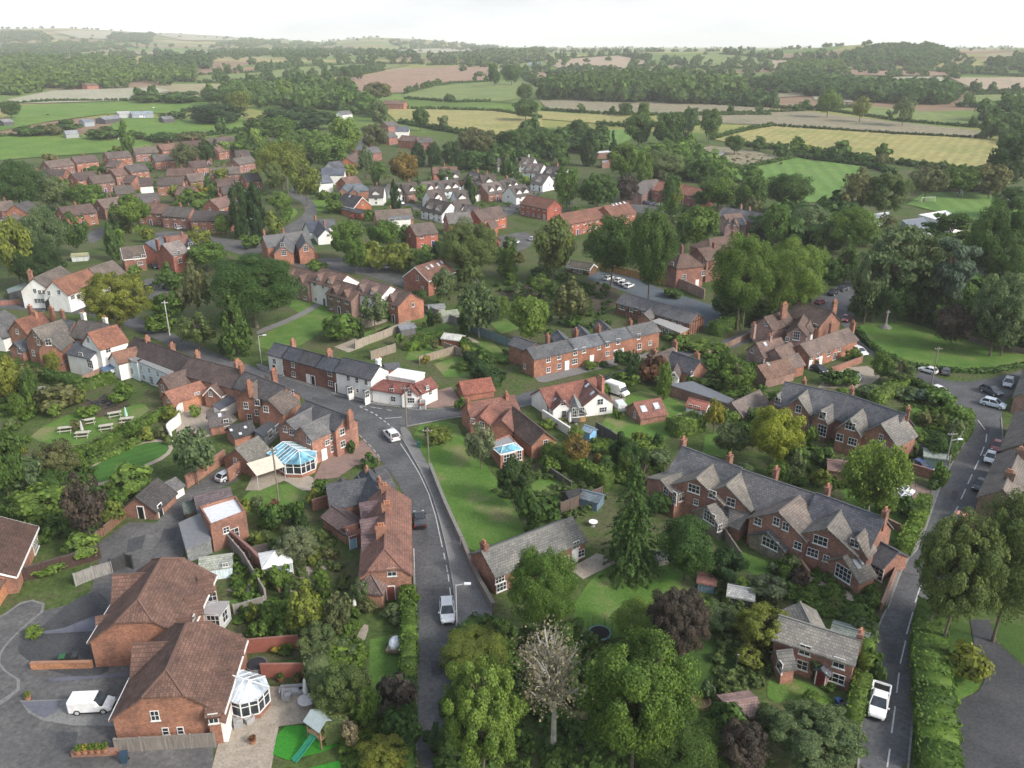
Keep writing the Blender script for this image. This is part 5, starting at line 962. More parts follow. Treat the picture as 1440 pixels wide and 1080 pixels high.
def weeping(n_cl, n_leaf, size):
    d = unit(n_cl); d[:, 2] = d[:, 2]*.7+.25; c = d*RG.uniform(.5, .85, (n_cl, 1)); k = RG.integers(0, n_cl, n_leaf); t = RG.uniform(0, 1, n_leaf)
    q = c[k]+RG.normal(0, .10, (n_leaf, 3))*np.array([1, 1, .4]); q[:, 2] -= t*RG.uniform(.25, .6, n_cl)[k]; rad = np.linalg.norm(q[:, :2], axis=1); q[:, :2] *= (1+.12*t)[:, None]
    q[:, 2] = np.clip(q[:, 2], -1, 1); n = unit(n_leaf)+q*.6; n[:, 2] *= .6; n /= np.linalg.norm(n, axis=1, keepdims=True)
    return quads(q, n, size*RG.uniform(.6, 1.3, n_leaf), 1.3)
def pine(n_leaf, size):
    cl = []
    for i in range(34):
        z = RG.uniform(-.55, .95); R = (1-((z-.05)/1.0)**2)**.5*RG.uniform(.35, .95); a = RG.uniform(0, 6.28); cl.append((R*np.cos(a)*.9, R*np.sin(a)*.9, z))
    c = np.array(cl); k = RG.integers(0, len(c), n_leaf); nd = unit(n_leaf); q = c[k]+nd*RG.uniform(.5, 1.05, (n_leaf, 1))*np.array([.30, .30, .12]); n = nd*.4+unit(n_leaf)*.6+np.array([0, 0, .5]); n /= np.linalg.norm(n, axis=1, keepdims=True)
    return quads(q, n, size*RG.uniform(.6, 1.3, n_leaf), .6)
VAR = {}
def var(key, n, fn): VAR[key] = [npmesh('crown', *fn(), ['leaf']) for _ in range(n)]
var('b2', 4, lambda: clump_crown(130, 30000, .021, lo=.12, hi=.30)); var('b1', 5, lambda: clump_crown(70, 6500, .042, lo=.16, hi=.34)); var('b0', 5, lambda: clump_crown(26, 900, .11, lo=.24, hi=.44))
var('o2', 2, lambda: clump_crown(140, 20000, .023, lo=.08, hi=.2)); var('o1', 3, lambda: clump_crown(52, 2300, .06, lo=.13, hi=.3)); VAR['o0'] = VAR['b0']; var('b3', 3, lambda: clump_crown(210, 70000, .0135, lo=.08, hi=.25)); var('o3', 2, lambda: clump_crown(230, 52000, .0145, lo=.06, hi=.17));      # open crowns the light comes through
var('c2', 2, lambda: spruce(26, 20000, .03)); var('c1', 3, lambda: clump_crown(70, 3800, .05, 'cone', .16, .3)); var('c0', 2, lambda: clump_crown(30, 700, .1, 'cone', .2, .36))
var('k1', 3, lambda: clump_crown(70, 4200, .055, 'col', .2, .36)); var('k0', 2, lambda: clump_crown(30, 800, .11, 'col', .24, .4)); VAR['k2'] = VAR['k1']
var('p2', 3, lambda: pine(7000, .045)); VAR['p1'] = VAR['p0'] = VAR['p2']
var('w2', 2, lambda: weeping(90, 16000, .023)); var('w1', 3, lambda: weeping(46, 3000, .05)); VAR['w0'] = VAR['w1']
var('s2', 3, lambda: clump_crown(42, 3200, .06, 'bush', .22, .42)); var('s1', 4, lambda: clump_crown(24, 900, .105, 'bush', .25, .46)); var('s0', 3, lambda: clump_crown(14, 320, .17, 'bush', .3, .5))
TRUNKS = []
for _ in range(4):
    mb = MB(); r0 = .03; pts = [Vector((RG.uniform(-.02, .02)*i, RG.uniform(-.02, .02)*i, i/5)) for i in range(6)]
    mb.bar((0, 0, -.03), (0, 0, .05), .05, n=8, r2=.035)
    for i in range(5): mb.bar(pts[i], pts[i+1], .034*(1-.16*i), n=7, r2=.034*(1-.16*(i+1)))
    for i in range(9):
        p = pts[2+i % 3].lerp(pts[3+i % 3], RG.uniform(0, 1)); a = i*2.4; L = RG.uniform(.18, .34); e = p+Vector((math.cos(a)*L*.8, math.sin(a)*L*.8, L*.75)); mb.bar(p, e, .016, n=5, r2=.007)
        for s in (-1, 1): mb.bar(p.lerp(e, .6), p.lerp(e, .6)+Vector((math.cos(a+s*.7)*L*.4, math.sin(a+s*.7)*L*.4, L*.4)), .008, n=4, r2=.003)
    TRUNKS.append(mb.mesh('trunk', ['bark']))
def dead_tree(seed):
    """a nearly bare crown: limbs, boughs and twigs with a thin scatter of brown leaves"""
    R = random.Random(seed); mb = MB(); tips = []
    def grow(p, d, L, r, lev):
        e = p+d*L; mb.bar(p, e, r, n=6 if lev < 2 else 4, r2=r*.62)
        if lev >= 4: tips.append(e); return
        for i in range((4, 4, 3, 3)[lev]):
            a = R.uniform(0, 6.28); t = R.uniform(.35, 1); s = R.uniform(.45, .85); nd = (d+Vector((math.cos(a)*s, math.sin(a)*s, R.uniform(-.1, .35)))).normalized(); grow(p.lerp(e, t), nd, L*R.uniform(.55, .75), r*.56, lev+1)
        grow(e, (d+Vector((R.uniform(-.2, .2), R.uniform(-.2, .2), .1))).normalized(), L*.7, r*.68, lev+1)
    grow(Vector((0, 0, 0)), Vector((0, 0, 1)), .26, .019, 0)
    zt = max(v[2] for v in mb.v); k = 1/zt; mb.v = [(x*k, y*k, z*k) for x, y, z in mb.v]
    c = np.array([tuple(t*k) for t in tips]); n = 10*len(c); q = c[RG.integers(0, len(c), n)]+RG.normal(0, .045, (n, 3)); L = quads(q, unit(n), .0062*RG.uniform(.6, 1.4, n))
    return mb.mesh('trunk', ['bark']), npmesh('crown', *L, ['leaf']), float(np.abs(c[:, :2]).max())
DEAD = [dead_tree(3), dead_tree(8)]
TC = dict(z=(.24, .285, .05), g=(.112, .185, .042), d=(.074, .135, .038), D=(.044, .084, .031), l=(.155, .235, .060), y=(.19, .22, .052), Y=(.28, .25, .05), o=(.21, .155, .055), r=(.17, .08, .055), m=(.085, .070, .068), n=(.145, .155, .075), e=(.130, .175, .065), b=(.11, .16, .13), a=(.135, .185, .092), s=(.17, .205, .13), w=(.28, .24, .18))
CW = dict(z='bright yellow-green', g='mid-green', d='dark green', D='blackish green', l='light green', y='yellow-green', Y='golden yellow', o='amber', r='rust-red', m='purple-brown', n='dull brown-green', e='olive', b='blue-grey', a='grey-green', s='silvery', w='straw-brown')
KW = dict(b='round-crowned tree', o='open-crowned tree', c='conical conifer', k='upright columnar tree', p='spreading pine', w='weeping tree', s='bush', x='nearly bare tree')
KN = dict(b='tree', o='tree', c='conifer_tree', k='columnar_tree', p='pine_tree', w='weeping_tree', s='shrub', x='bare_tree')
TREES = []
def tree(x0, y0, x1, y1, kind='b', col='g', label=None, lod=None, low=None):
    """a tree whose crown fills the outline x0 y0 x1 y1 of the photograph"""
    cx, cy, W, Hh = (x0+x1)/2, (y0+y1)/2, x1-x0, y1-y0
    low = low if low is not None else {'b': .16, 'o': .2, 'c': .06, 'k': .04, 'p': .22, 'w': .12, 's': 0, 'x': 0}[kind]
    zc = 6.0
    for _ in range(8):
        p = P(cx, cy, zc); px, py, dep = proj(p); s = dep/FPX; r = W*s/2; th = math.asin(min(.99, (CAMH-p.z)/math.sqrt(p.x**2+p.y**2+(CAMH-p.z)**2))) if p.z < CAMH else .05
        a = Hh*s/2; hh = math.sqrt(max((a*a-(r*math.sin(th))**2), (.35*r)**2))/max(math.cos(th), .3); hh = min(hh, r*(2.6 if kind in 'ck' else 1.7)); zc = hh*(1+2*low)*.97 if kind != 's' else hh*.86
    g = terr(p.x, p.y); base = Vector((p.x, p.y, g)); lod = lod if lod is not None else (3 if W > 88 and kind in 'bo' else 2 if W > 62 else 1 if W > 22 else 0)
    lab = label or (('tall ' if zc+hh > 15 else 'small ' if zc+hh < 6 and kind != 's' else 'low ' if kind == 's' and hh < 1.2 else '')+CW[col]+' '+KW[kind]+' '+place_word(cx, y1-4))
    o = thing(KN[kind], base, lab, 'shrub' if kind == 's' else 'tree'); i = len(TREES); TREES.append(o); c = TC[col]; rz = RG.uniform(0, 6.28)
    if kind == 'x':
        tm, cm, rad = DEAD[i % 2]; Ht = zc+hh; k = r/rad*1.05
        link('trunk', tm, o, (.38, .36, .33), (0, 0, 0), rz, (k, k, Ht)); link('crown', cm, o, c, (0, 0, 0), rz, (k, k, Ht)); return o
    ms = VAR[kind+str(lod)]; m = ms[i % len(ms)]
    if lod == 0 and kind != 'x':            # too small to show parts: crown alone reaches the ground
        link('crown', m, o, c, (0, 0, zc), rz, (r, r*RG.uniform(.9, 1.1), hh*1.08))
        if kind != 's': link('trunk', TRUNKS[i % 4], o, (.13, .11, .09), (0, 0, 0), rz, (max(r*.8, 3),)*2+(zc,))
        return o
    link('crown', m, o, c, (0, 0, zc), rz, (r, r*RG.uniform(.92, 1.08), hh))
    if kind != 's':
        k = max(r*1.15, 2.2); link('trunk', TRUNKS[i % 4], o, (.30, .28, .25) if kind == 'w' else (.15, .10, .08) if kind == 'p' else (.14, .115, .09), (0, 0, 0), rz, (k, k, zc+hh*.55))
    return o
T = """612 922 745 1095 o l tall light-green tree leaning over the main road verge
616 876 722 952 b y yellow-green roadside tree below the parked silver car
648 862 700 905 b d
716 866 844 1082 x w tall straw-brown bare tree with pale forked trunk
812 888 978 1080 b g biggest mid-green tree in front of the garden trampoline
712 768 814 892 b g round bright tree hiding the stone-roofed cottage front
858 842 942 912 b l
904 818 1002 938 o m sparse purple-brown tree on the big garden lawn
834 636 950 806 c d huge dark spruce beside the long slate row
926 728 1006 812 b d broad dark evergreen mass below the glass-gabled extension
990 768 1048 822 b D
760 872 812 925 b d
1056 570 1128 652 b z bright yellow-green tree before the gabled slate row
1186 606 1278 718 w l airy light-green tree by the brick driveway
1072 978 1222 1095 o a pale feathery tree below the small brick cottage
880 990 1020 1095 b d dark leafy thicket at the foot of the biggest tree
1000 1010 1085 1090 o m
1030 846 1112 916 o y amber-tinted yellow tree beside the small brick cottage
1052 806 1112 850 o s
1286 710 1414 900 o e tall olive roadside tree overhanging the lane dashes
1362 688 1490 892 b e tall green tree above the tarmac car park
1330 902 1388 962 s y rounded yellow-green bush island beside the car park
366 838 410 882 s g
404 822 456 896 o y
452 830 502 892 o n
382 870 416 906 s g
414 872 478 928 o a
436 905 492 948 s g
438 930 524 1010 o e
528 948 584 1018 s m dark purple bush beside the main road hedge
498 1030 584 1094 o y
536 850 576 880 s a
540 995 592 1052 s d
476 990 506 1075 o w
492 812 520 850 o a
150 656 212 704 s l large rounded light-green bush below the oval lawn
10 682 94 738 s l
88 664 148 760 o m tall purple-brown thin tree in the overgrown garden
8 640 62 694 o a
240 598 302 672 o a grey-green tree beside the curved white wall
140 704 172 742 s y
48 618 112 676 o n
-30 600 32 704 b d
88 752 138 792 s l
31 538 49 584 c g slender conifer in the garden left of the pub picnic lawn
50 540 108 582 s n
-20 500 28 562 b y
98 548 120 570 s y
12 622 36 648 s Y
652 594 700 652 o s pale olive round tree on the wide roadside lawn
698 642 748 708 b D dark rounded tree on the wide roadside lawn edge
724 690 768 752 s d
598 596 634 628 s y
374 704 396 732 s r
370 708 406 748 s d
398 708 430 740 s d
384 738 452 794 o s silvery spreading tree in the cottage garden
438 672 468 706 s g
790 610 832 656 o o amber-leaved tree by the blue shed
832 640 848 664 k o
840 642 864 672 k d
836 662 850 676 s Y
992 562 1018 604 o Y yellow tree beside the pale blue summerhouse
1000 590 1052 640 o a
898 500 938 542 s r rust-red ivy-clad bush on the cottage gable
858 520 902 546 s g
928 532 944 552 s y
1008 505 1064 548 o g
614 310 706 388 b e big olive tree left of the grey turning head
462 310 512 362 b g
518 308 564 348 b g
478 336 520 380 b g
506 338 548 386 s y
540 340 582 386 s y
572 346 608 384 s l
644 388 702 468 w a tall silver birch above the back gardens
606 378 642 424 b a
640 368 682 404 o e
456 440 512 482 s g
504 412 548 458 o a
464 408 488 438 s a
286 354 422 452 b d great dark oak beside the village park path
297 400 357 497 c d pyramid conifer with sweeping boughs by the park
321 260 350 334 k D left half of the dark cypress pair
345 264 373 332 k D right half of the dark cypress pair
110 376 216 464 o y golden-olive spreading oak below the pub green
252 368 296 446 o n thin grey-brown tree left of the great oak
214 408 262 452 o g
248 440 304 488 o e
204 440 246 470 s g
154 272 208 322 b g
82 298 126 352 o d
28 290 92 372 b a
-10 302 46 402 b y
8 342 88 402 b D
-20 228 62 292 b d
50 250 100 292 b a
96 258 142 292 b g
214 378 252 412 s d
248 270 292 302 s g
266 256 294 276 o Y
258 320 300 352 o y
260 340 320 378 b g
748 306 810 390 b e
822 304 902 392 b d left of two great dark trees behind the car park fence
882 298 950 412 b d right of two great dark trees with bare ivied trunks
776 236 818 292 b g
812 244 870 294 b d
716 414 776 478 b l
744 386 778 416 o l
774 394 832 452 o n
866 244 902 288 o m
934 258 962 300 o y
954 290 1012 348 b g
918 288 938 334 c D
948 284 972 342 c D
996 328 1092 450 b g left of two tall lime trees below the mansion drive
1062 332 1162 448 b l right of two tall lime trees with pale sunlit top
982 248 1038 292 b g
1032 246 1078 300 b d
1212 320 1302 434 p a grey-green pine with tall bare stem by the church green
1254 330 1348 432 p a tall pine with reddish trunks above the memorial cross
1302 334 1374 442 p b blue-grey cedar above the church green
1312 428 1372 486 b m dark purple tree at the church green edge
1366 384 1448 486 o a
1356 288 1450 402 b d
1298 300 1372 362 p d
1196 352 1252 442 o a
1196 416 1236 452 s d
1166 330 1218 398 c d
1162 290 1238 352 b g
1072 288 1112 342 b g
1078 244 1142 292 b d
1108 288 1168 334 b a
1180 240 1232 302 o n
1214 242 1282 306 o e
1278 230 1332 276 o n
1328 234 1376 272 b g
1368 228 1424 272 o n
1388 190 1450 264 b D
1398 262 1450 302 b d
815 188 842 232 k D
852 186 872 224 c D
878 160 920 204 b d
916 158 962 206 b d
948 162 976 204 k D
982 154 1016 194 b d
856 202 902 252 b g
898 212 962 254 b a
968 222 1012 266 b d
1150 125 1182 160 b g
1197 136 1226 166 o y yellowish lone tree in the green strip field
1256 139 1288 171 o a grey-green lone tree in the green strip field
577 152 604 180 b d round lone tree in the yellow field
616 164 631 181 o a small lone tree in the yellow field
548 214 592 258 b o bright amber tree beside the dormer estate
358 200 432 258 b y large golden-green tree above the curved road
404 226 452 280 o y olive-gold tree overhanging the curved road
432 190 488 236 b l
460 164 510 222 b l
504 174 546 212 b n
500 208 528 246 o a
344 164 400 202 b d
366 164 420 198 b g
370 230 404 268 b e
276 196 300 232 b D
240 202 282 236 b n
318 196 340 214 b g
294 196 312 222 c D
300 238 322 258 o y
686 88 704 118 b d
704 92 734 116 b d
726 118 750 142 b d
720 140 758 166 b d
612 236 640 260 o a
636 180 700 220 o n
700 182 750 216 b d
752 186 792 218 b d
800 168 830 198 b d
868 146 890 162 b d
896 144 914 168 b g
740 216 762 234 s d
1090 205 1108 222 s d
1108 196 1140 220 s g
1140 212 1162 226 s d
1160 208 1182 228 s n
1200 216 1232 232 s d
1230 218 1250 234 s n
1018 190 1050 214 b d
1056 192 1080 214 s d
390 112 412 142 b g
412 106 432 130 k d
478 92 506 112 b d
494 92 512 110 b d
470 108 500 132 b d
424 104 450 122 b g
452 100 470 118 b d
510 116 552 142 b n
520 142 548 178 b a
318 128 352 160 b y
296 142 312 158 o a
80 168 112 186 s d
20 178 64 190 s d
60 176 90 192 s n
0 142 28 164 b d
120 182 172 194 s d
172 184 202 197 s d
212 188 250 200 s d
250 186 286 198 s n
186 128 230 146 s d
230 128 280 146 s d
280 126 340 146 b d
226 160 260 166 s d
262 156 340 166 s D
370 150 466 186 s D
350 180 372 214 b l
468 214 490 240 s g
520 228 545 246 s g
620 200 652 232 k D
576 204 600 234 k D
598 202 622 234 k D
652 220 690 238 s D
690 226 722 240 s d
762 206 780 230 s D
780 214 802 234 s g
1026 282 1052 300 b d
1054 268 1078 296 s g
1178 296 1212 326 b g
1232 300 1262 326 o n
1140 320 1172 350 b g
908 235 936 256 b d
430 366 462 384 s g
420 385 440 408 s a
536 432 556 452 s d
700 372 730 392 s g
720 400 744 420 s a
690 416 720 448 b g
800 420 830 446 s g
560 420 590 436 s a
590 500 606 512 s Y
580 470 612 482 s g
640 508 668 520 s g
668 500 686 520 s g
690 520 712 536 s D
920 520 944 545 s a
820 508 842 520 s g
812 498 828 506 s d
840 508 856 516 s d
946 472 968 488 s g
932 462 972 480 s g
960 478 1000 496 s l
990 480 1030 500 s g
1004 510 1040 540 o g
1040 520 1064 540 o l
1052 590 1080 620 o a
1030 650 1060 668 s a
1100 625 1135 660 s g
1128 600 1150 630 s g
1146 630 1176 662 s d
1104 640 1132 680 s a
1080 650 1110 690 s g
1140 660 1168 686 s y
1225 690 1262 722 s g
1262 700 1290 730 s d
1225 495 1255 535 b g
1240 505 1290 540 o e
1256 545 1300 565 s a
1280 548 1308 568 s b
1296 545 1340 575 s g
1325 568 1360 600 s l
1335 590 1365 620 s a
1300 610 1345 645 b d
1290 580 1310 602 s n
1310 580 1335 600 o e
1308 650 1332 690 s g
1305 675 1322 690 s d
1198 872 1240 910 s a
1190 850 1232 880 s l
1210 835 1235 855 s e
1160 840 1185 860 s e
1100 780 1125 805 s a
1110 800 1138 825 s m
1120 825 1150 845 s g
1095 820 1115 845 s g
1145 845 1168 862 s g
1080 790 1098 808 s a
950 835 1000 880 o g
975 845 1040 890 o a
1030 905 1075 940 o y
1040 880 1085 920 s o
985 958 1005 985 s a
1000 990 1060 1060 s d
1060 990 1090 1030 s a
760 920 800 960 s d
690 870 730 920 b d
1120 905 1150 925 s d
1138 930 1158 960 s D
1155 958 1175 972 s g
850 742 900 802 s d
902 690 944 724 b d
760 640 790 665 s g
740 700 790 735 s d
855 620 880 650 k d
870 620 905 660 b d
905 630 945 660 s a
880 615 920 640 s l
760 590 780 604 s l
845 540 860 556 s g
780 588 800 602 s n
862 575 876 590 s g
640 560 655 580 s g
310 785 322 800 s y
328 825 344 842 s g
350 800 378 830 s l
376 792 408 830 s g
400 760 430 790 s a
430 770 452 796 s y
452 772 474 790 s n
440 800 466 820 s g
360 725 384 745 s g
345 850 365 880 s y
380 905 400 920 s Y
352 872 380 900 s l
35 880 60 900 s l
48 790 88 812 s l
62 560 90 580 s d
108 570 140 590 s g
150 540 190 570 s g
100 590 118 606 s n
160 598 176 612 s y
172 590 200 616 s g
196 600 216 622 s y
218 600 240 618 s n
228 570 254 596 s y
230 612 245 626 s e
50 655 96 692 b d
120 680 150 705 s d
205 690 222 700 s d
266 570 282 588 s l
140 690 180 720 s g
0 700 40 730 s d
60 720 92 760 s d
30 740 60 760 s d
470 940 490 990 s d
504 840 530 862 s n
560 820 590 860 s g
446 860 470 884 s l
470 900 500 930 s a
500 940 524 970 s e
490 960 530 1030 o g
592 1000 620 1080 s D
1220 905 1240 945 s g
1224 930 1245 960 s d
400 600 412 612 s g
508 640 530 660 s d
470 600 480 640 s g
488 610 500 650 s d
395 640 410 660 s l
430 690 450 712 s y
520 660 540 676 s g
1180 520 1212 545 s g
1156 520 1186 545 s d
1212 540 1250 560 s a
1170 545 1200 560 s l
1080 550 1106 575 s g
1040 550 1060 570 s d
1100 510 1130 525 s d
1130 500 1150 515 s D
1190 490 1210 510 s g
990 560 1014 578 s e
1010 575 1040 600 s l
1050 575 1070 600 s d
1100 590 1124 610 s g
300 300 330 330 b g
338 330 368 352 s g
372 300 400 336 s y
378 270 410 300 b l
470 270 485 300 s d
456 280 482 302 s g
512 296 530 312 s g
560 318 580 345 s g
608 340 632 362 s d
600 360 620 376 s g
690 350 720 372 s d
745 375 780 392 s d
800 290 826 310 s g
920 330 942 350 s d
920 345 950 372 b g
870 230 890 250 k d
1010 228 1040 250 b d
1040 232 1072 254 b g
1236 392 1292 448 b d
1276 388 1332 448 b D
1326 396 1380 452 b d
1386 426 1448 494 b a
1206 376 1262 446 b D
1000 412 1048 452 s d
1046 418 1100 450 s g
1094 408 1140 446 s d
1150 362 1182 400 b d
930 405 960 420 s d
""".strip().split('\n')
for ln in T:
    q = ln.split(None, 6); x0, y0, x1, y1 = map(float, q[:4])
    tree(x0, y0, x1, y1, q[4], q[5], q[6] if len(q) > 6 else None)

# ---- garden trees and bushes between the houses, each placed on free ground
def free(p, r):
    return all((p.x-a)**2+(p.y-b)**2 > (c+r*.7)**2 for a, b, c in SITES)
RS = random.Random(5)
def fill(poly, n, lo, hi, kinds):
    k = 0
    while n and k < 900:
        k += 1; x = RS.uniform(min(a[0] for a in poly), max(a[0] for a in poly)); y = RS.uniform(min(a[1] for a in poly), max(a[1] for a in poly))
        if not inside(x, y, poly) or any(inside(x, y, q) for q in ROADS): continue
        w = RS.uniform(lo, hi); p = P(x, y); r = w*proj(p)[2]/FPX/2
        if not free(p, r): continue
        kd = RS.choice(kinds); h = w*RS.uniform(.75, 1.25)*(1 if kd[0] in 'bo' else .75 if kd[0] == 's' else 1.7); tree(x-w/2, y-h, x+w/2, y, kd[0], kd[1]); SITES.append((p.x, p.y, r*.8)); n -= 1
GK = ['bg', 'bd', 'bl', 'sg', 'sd', 'kd', 'sa', 'oa', 'on', 'kg', 'kD', 'by']
for poly, n, lo, hi in [([(60, 215), (360, 205), (370, 300), (180, 310), (40, 300)], 22, 11, 22), ([(380, 200), (500, 240), (480, 310), (400, 250)], 9, 12, 24), ([(500, 215), (760, 215), (780, 270), (740, 300), (560, 320), (490, 300)], 24, 10, 22), ([(600, 330), (760, 330), (740, 430), (650, 410), (600, 365)], 13, 14, 28), ([(690, 390), (860, 400), (870, 455), (760, 470), (720, 450)], 9, 14, 28),
 ([(440, 450), (600, 440), (720, 500), (690, 540), (560, 500)], 18, 9, 18), ([(850, 480), (1060, 490), (1070, 570), (900, 560)], 13, 14, 26), ([(1040, 560), (1170, 640), (1290, 720), (1200, 700), (1060, 660)], 8, 14, 26), ([(150, 330), (330, 345), (300, 380), (190, 400), (140, 370)], 11, 12, 24), ([(0, 500), (110, 520), (240, 570), (130, 545), (30, 640), (0, 640)], 9, 14, 26), ([(320, 690), (480, 740), (480, 850), (400, 860), (330, 800)], 9, 12, 24), ([(1000, 820), (1090, 830), (1080, 960), (1040, 900)], 4, 18, 32), ([(780, 620), (940, 610), (930, 690), (860, 660)], 11, 12, 24), ([(1190, 840), (1240, 840), (1215, 920)], 3, 14, 22), ([(860, 220), (1010, 250), (1080, 320), (1180, 320), (1180, 370), (960, 345), (900, 290)], 14, 18, 34), ([(1100, 380), (1160, 380), (1150, 420), (1080, 440)], 3, 14, 24)]: fill(poly, n, lo, hi, GK)
# ---------------------------------------------------------------- hedges
def hedge_mesh(pts, w, h, dens=12, size=.13, ragged=.18):
    """leaves over a clipped (or ragged) hedge that follows the points; the points are in metres round the first"""
    C = []; N = []; core = MB()
    for a, b in zip(pts, pts[1:]):
        d = b-a; L = math.hypot(d.x, d.y)
        if L < .05: continue
        ux = np.array([d.x, d.y, 0])/L; uy = np.array([-ux[1], ux[0], 0]); A = np.array(a); dz = d.z
        for nrm, off, hh in ((uy, w/2, h), (-uy, w/2, h), (np.array([0, 0, 1.]), 0, w)):
            k = int(L*hh*dens)+2; t = RG.uniform(-.02, 1.02, k); s = RG.uniform(0, 1, k)
            if off: p = A+np.outer(t*L, ux)+nrm*off+np.outer(s*h, [0, 0, 1.])
            else: p = A+np.outer(t*L, ux)+np.outer((s-.5)*w, uy)+np.array([0, 0, h])
            p[:, 2] += t*dz; bulge = ragged*np.sin(p[:, 0]*.9+p[:, 1]*1.3)+RG.normal(0, ragged*.7, k); p += nrm*bulge[:, None]*.6
            C.append(p); n = nrm+unit(k)*.7; N.append(n/np.linalg.norm(n, axis=1, keepdims=True))
        for s in (0, 1):
            e = A if s == 0 else np.array(b); k = int(w*h*dens)+2; p = e+np.outer(RG.uniform(-.5, .5, k)*w, uy)+np.outer(RG.uniform(0, h, k), [0, 0, 1.]); C.append(p); n = ux*(1 if s else -1)+unit(k)*.6; N.append(n/np.linalg.norm(n, axis=1, keepdims=True))
        y = uy*(w/2-.12); z = np.array([0, 0, h-.1]); B = np.array(b)
        core.add([A-y, A+y, A+y+z, A-y+z, B-y, B+y, B+y+z, B-y+z], [(0, 1, 2, 3), (7, 6, 5, 4), (3, 2, 6, 7), (0, 3, 7, 4), (1, 5, 6, 2)])
    C = np.concatenate(C); N = np.concatenate(N); v, q = quads(C, N, size*RG.uniform(.6, 1.4, len(C)), .8)
    cv = np.array([tuple(x) for x in core.v]); n0 = len(v); cq = np.array(core.f)+n0
    return npmesh('hedge', np.concatenate([v, cv]), np.concatenate([q, cq]), ['leaf'])
def hedge(pts, w, h, col='g', label=None, name='hedge', ragged=.18, smooth=1):
    p = chaikin([P(*a) for a in pts], smooth, False) if smooth and len(pts) > 2 else [P(*a) for a in pts]
    o0 = p[0].copy(); mid = p[len(p)//2]; dep = proj(mid)[2]; size = max(.10, dep*.00125); dens = min(16, .30/size**2*1.0)
    m = hedge_mesh([a-o0 for a in p], w, h, dens, size, ragged); o = link(name, m, None, TC[col], o0)
    px, py, _ = proj(mid); tag(o, label or ('clipped ' if ragged < .3 else 'ragged ')+CW[col]+' hedge '+place_word(px, py), 'hedge'); return o
for a in [
 ([(575, 842), (576, 900), (575, 960)], 1.7, 2.0, 'g', 'neatly clipped hedge along the main road verge'), ([(574, 975), (572, 1030), (570, 1092)], 1.8, 2.2, 'd', 'darker hedge along the main road below the clipped one'),
 ([(1299, 708), (1291, 735), (1279, 756), (1268, 782)], 1.8, 1.6, 'g', 'square hedge between the lane pavement and a front lawn'), ([(1215, 914), (1217, 944)], 1.6, 2.0, 'g', 'short hedge at the small cottage gable end'),
 ([(1212, 962), (1206, 990), (1198, 1020)], 1.6, 1.7, 'g', 'low hedge beside the white pickup'), ([(1310, 867), (1302, 926), (1306, 956), (1309, 997), (1314, 1056), (1318, 1096)], 3.4, 2.2, 'g', 'long broad leafy hedge along the right lane'),
 ([(1003, 472), (1055, 450)], 2.6, 2.8, 'g', 'tall square hedge beside the timber-framed hall'), ([(1228, 570), (1276, 541)], 2.2, 2.2, 'l', 'straight clipped hedge behind the gabled slate row'),
 ([(1284, 545), (1306, 556), (1334, 574)], 1.8, 1.8, 'd', 'dark hedge round the corner of the right lane'), ([(1358, 585), (1362, 606), (1345, 626), (1330, 650)], 1.6, 1.6, 'g', None),
 ([(246, 578), (200, 602), (150, 627), (103, 647)], 1.6, 1.5, 'g', 'thick hedge between the picnic garden and the oval lawn'), ([(226, 606), (158, 641), (108, 658)], 1.6, .8, 'l', 'low bright hedge above the oval lawn'),
 ([(108, 552), (160, 536)], 2, 1.9, 'g', None), ([(45, 530), (112, 547)], 2.4, 2.0, 'd', None), ([(768, 645), (805, 664), (856, 690)], 2.2, 2.6, 'g', 'long square hedge between the barn and the huge spruce'),
 ([(945, 612), (982, 602)], 3.4, 2.6, 'l', 'wide pale-topped clipped hedge block behind the slate row'), ([(575, 494), (620, 475), (650, 487), (668, 502)], 1.8, 1.8, 'g', None), ([(648, 484), (692, 512)], 1.6, 1.7, 'd', None),
 ([(660, 508), (697, 545)], 2.4, 2.2, 'D', 'dark hedge beside the low red-tiled garage'), ([(1203, 465), (1222, 489), (1250, 506), (1276, 516)], 1.2, 1.1, 'd', 'low dark hedge round the curved edge of the church green'), ([(1280, 517), (1310, 521), (1380, 526), (1440, 516)], 1.1, .9, 'd', 'low dark hedge along the lower edge of the church green'),
 ([(150, 328), (208, 326)], 2.4, 2.2, 'g', None), ([(583, 420), (608, 413)], 1.6, 1.6, 'd', None), ([(892, 286), (913, 279)], 2, 2, 'g', None), ([(440, 930), (456, 986), (476, 1045)], 2.4, 2.6, 'a', 'tall grey-green hedge beside the paved patio garden'),
 ([(700, 220), (728, 236)], 2.2, 2, 'g', None), ([(668, 235), (718, 246)], 2, 2, 'g', None), ([(640, 355), (612, 345)], 1.8, 1.6, 'g', None), ([(1100, 782), (1112, 800), (1100, 815)], 1.2, 1.2, 'g', None), ([(385, 330), (402, 312), (408, 298)], 2, 2, 'g', None), ([(140, 240), (200, 256)], 2, 2, 'g', None), ([(1130, 985), (1160, 1005)], 1.4, 1.2, 'g', None),
]: hedge(*a)
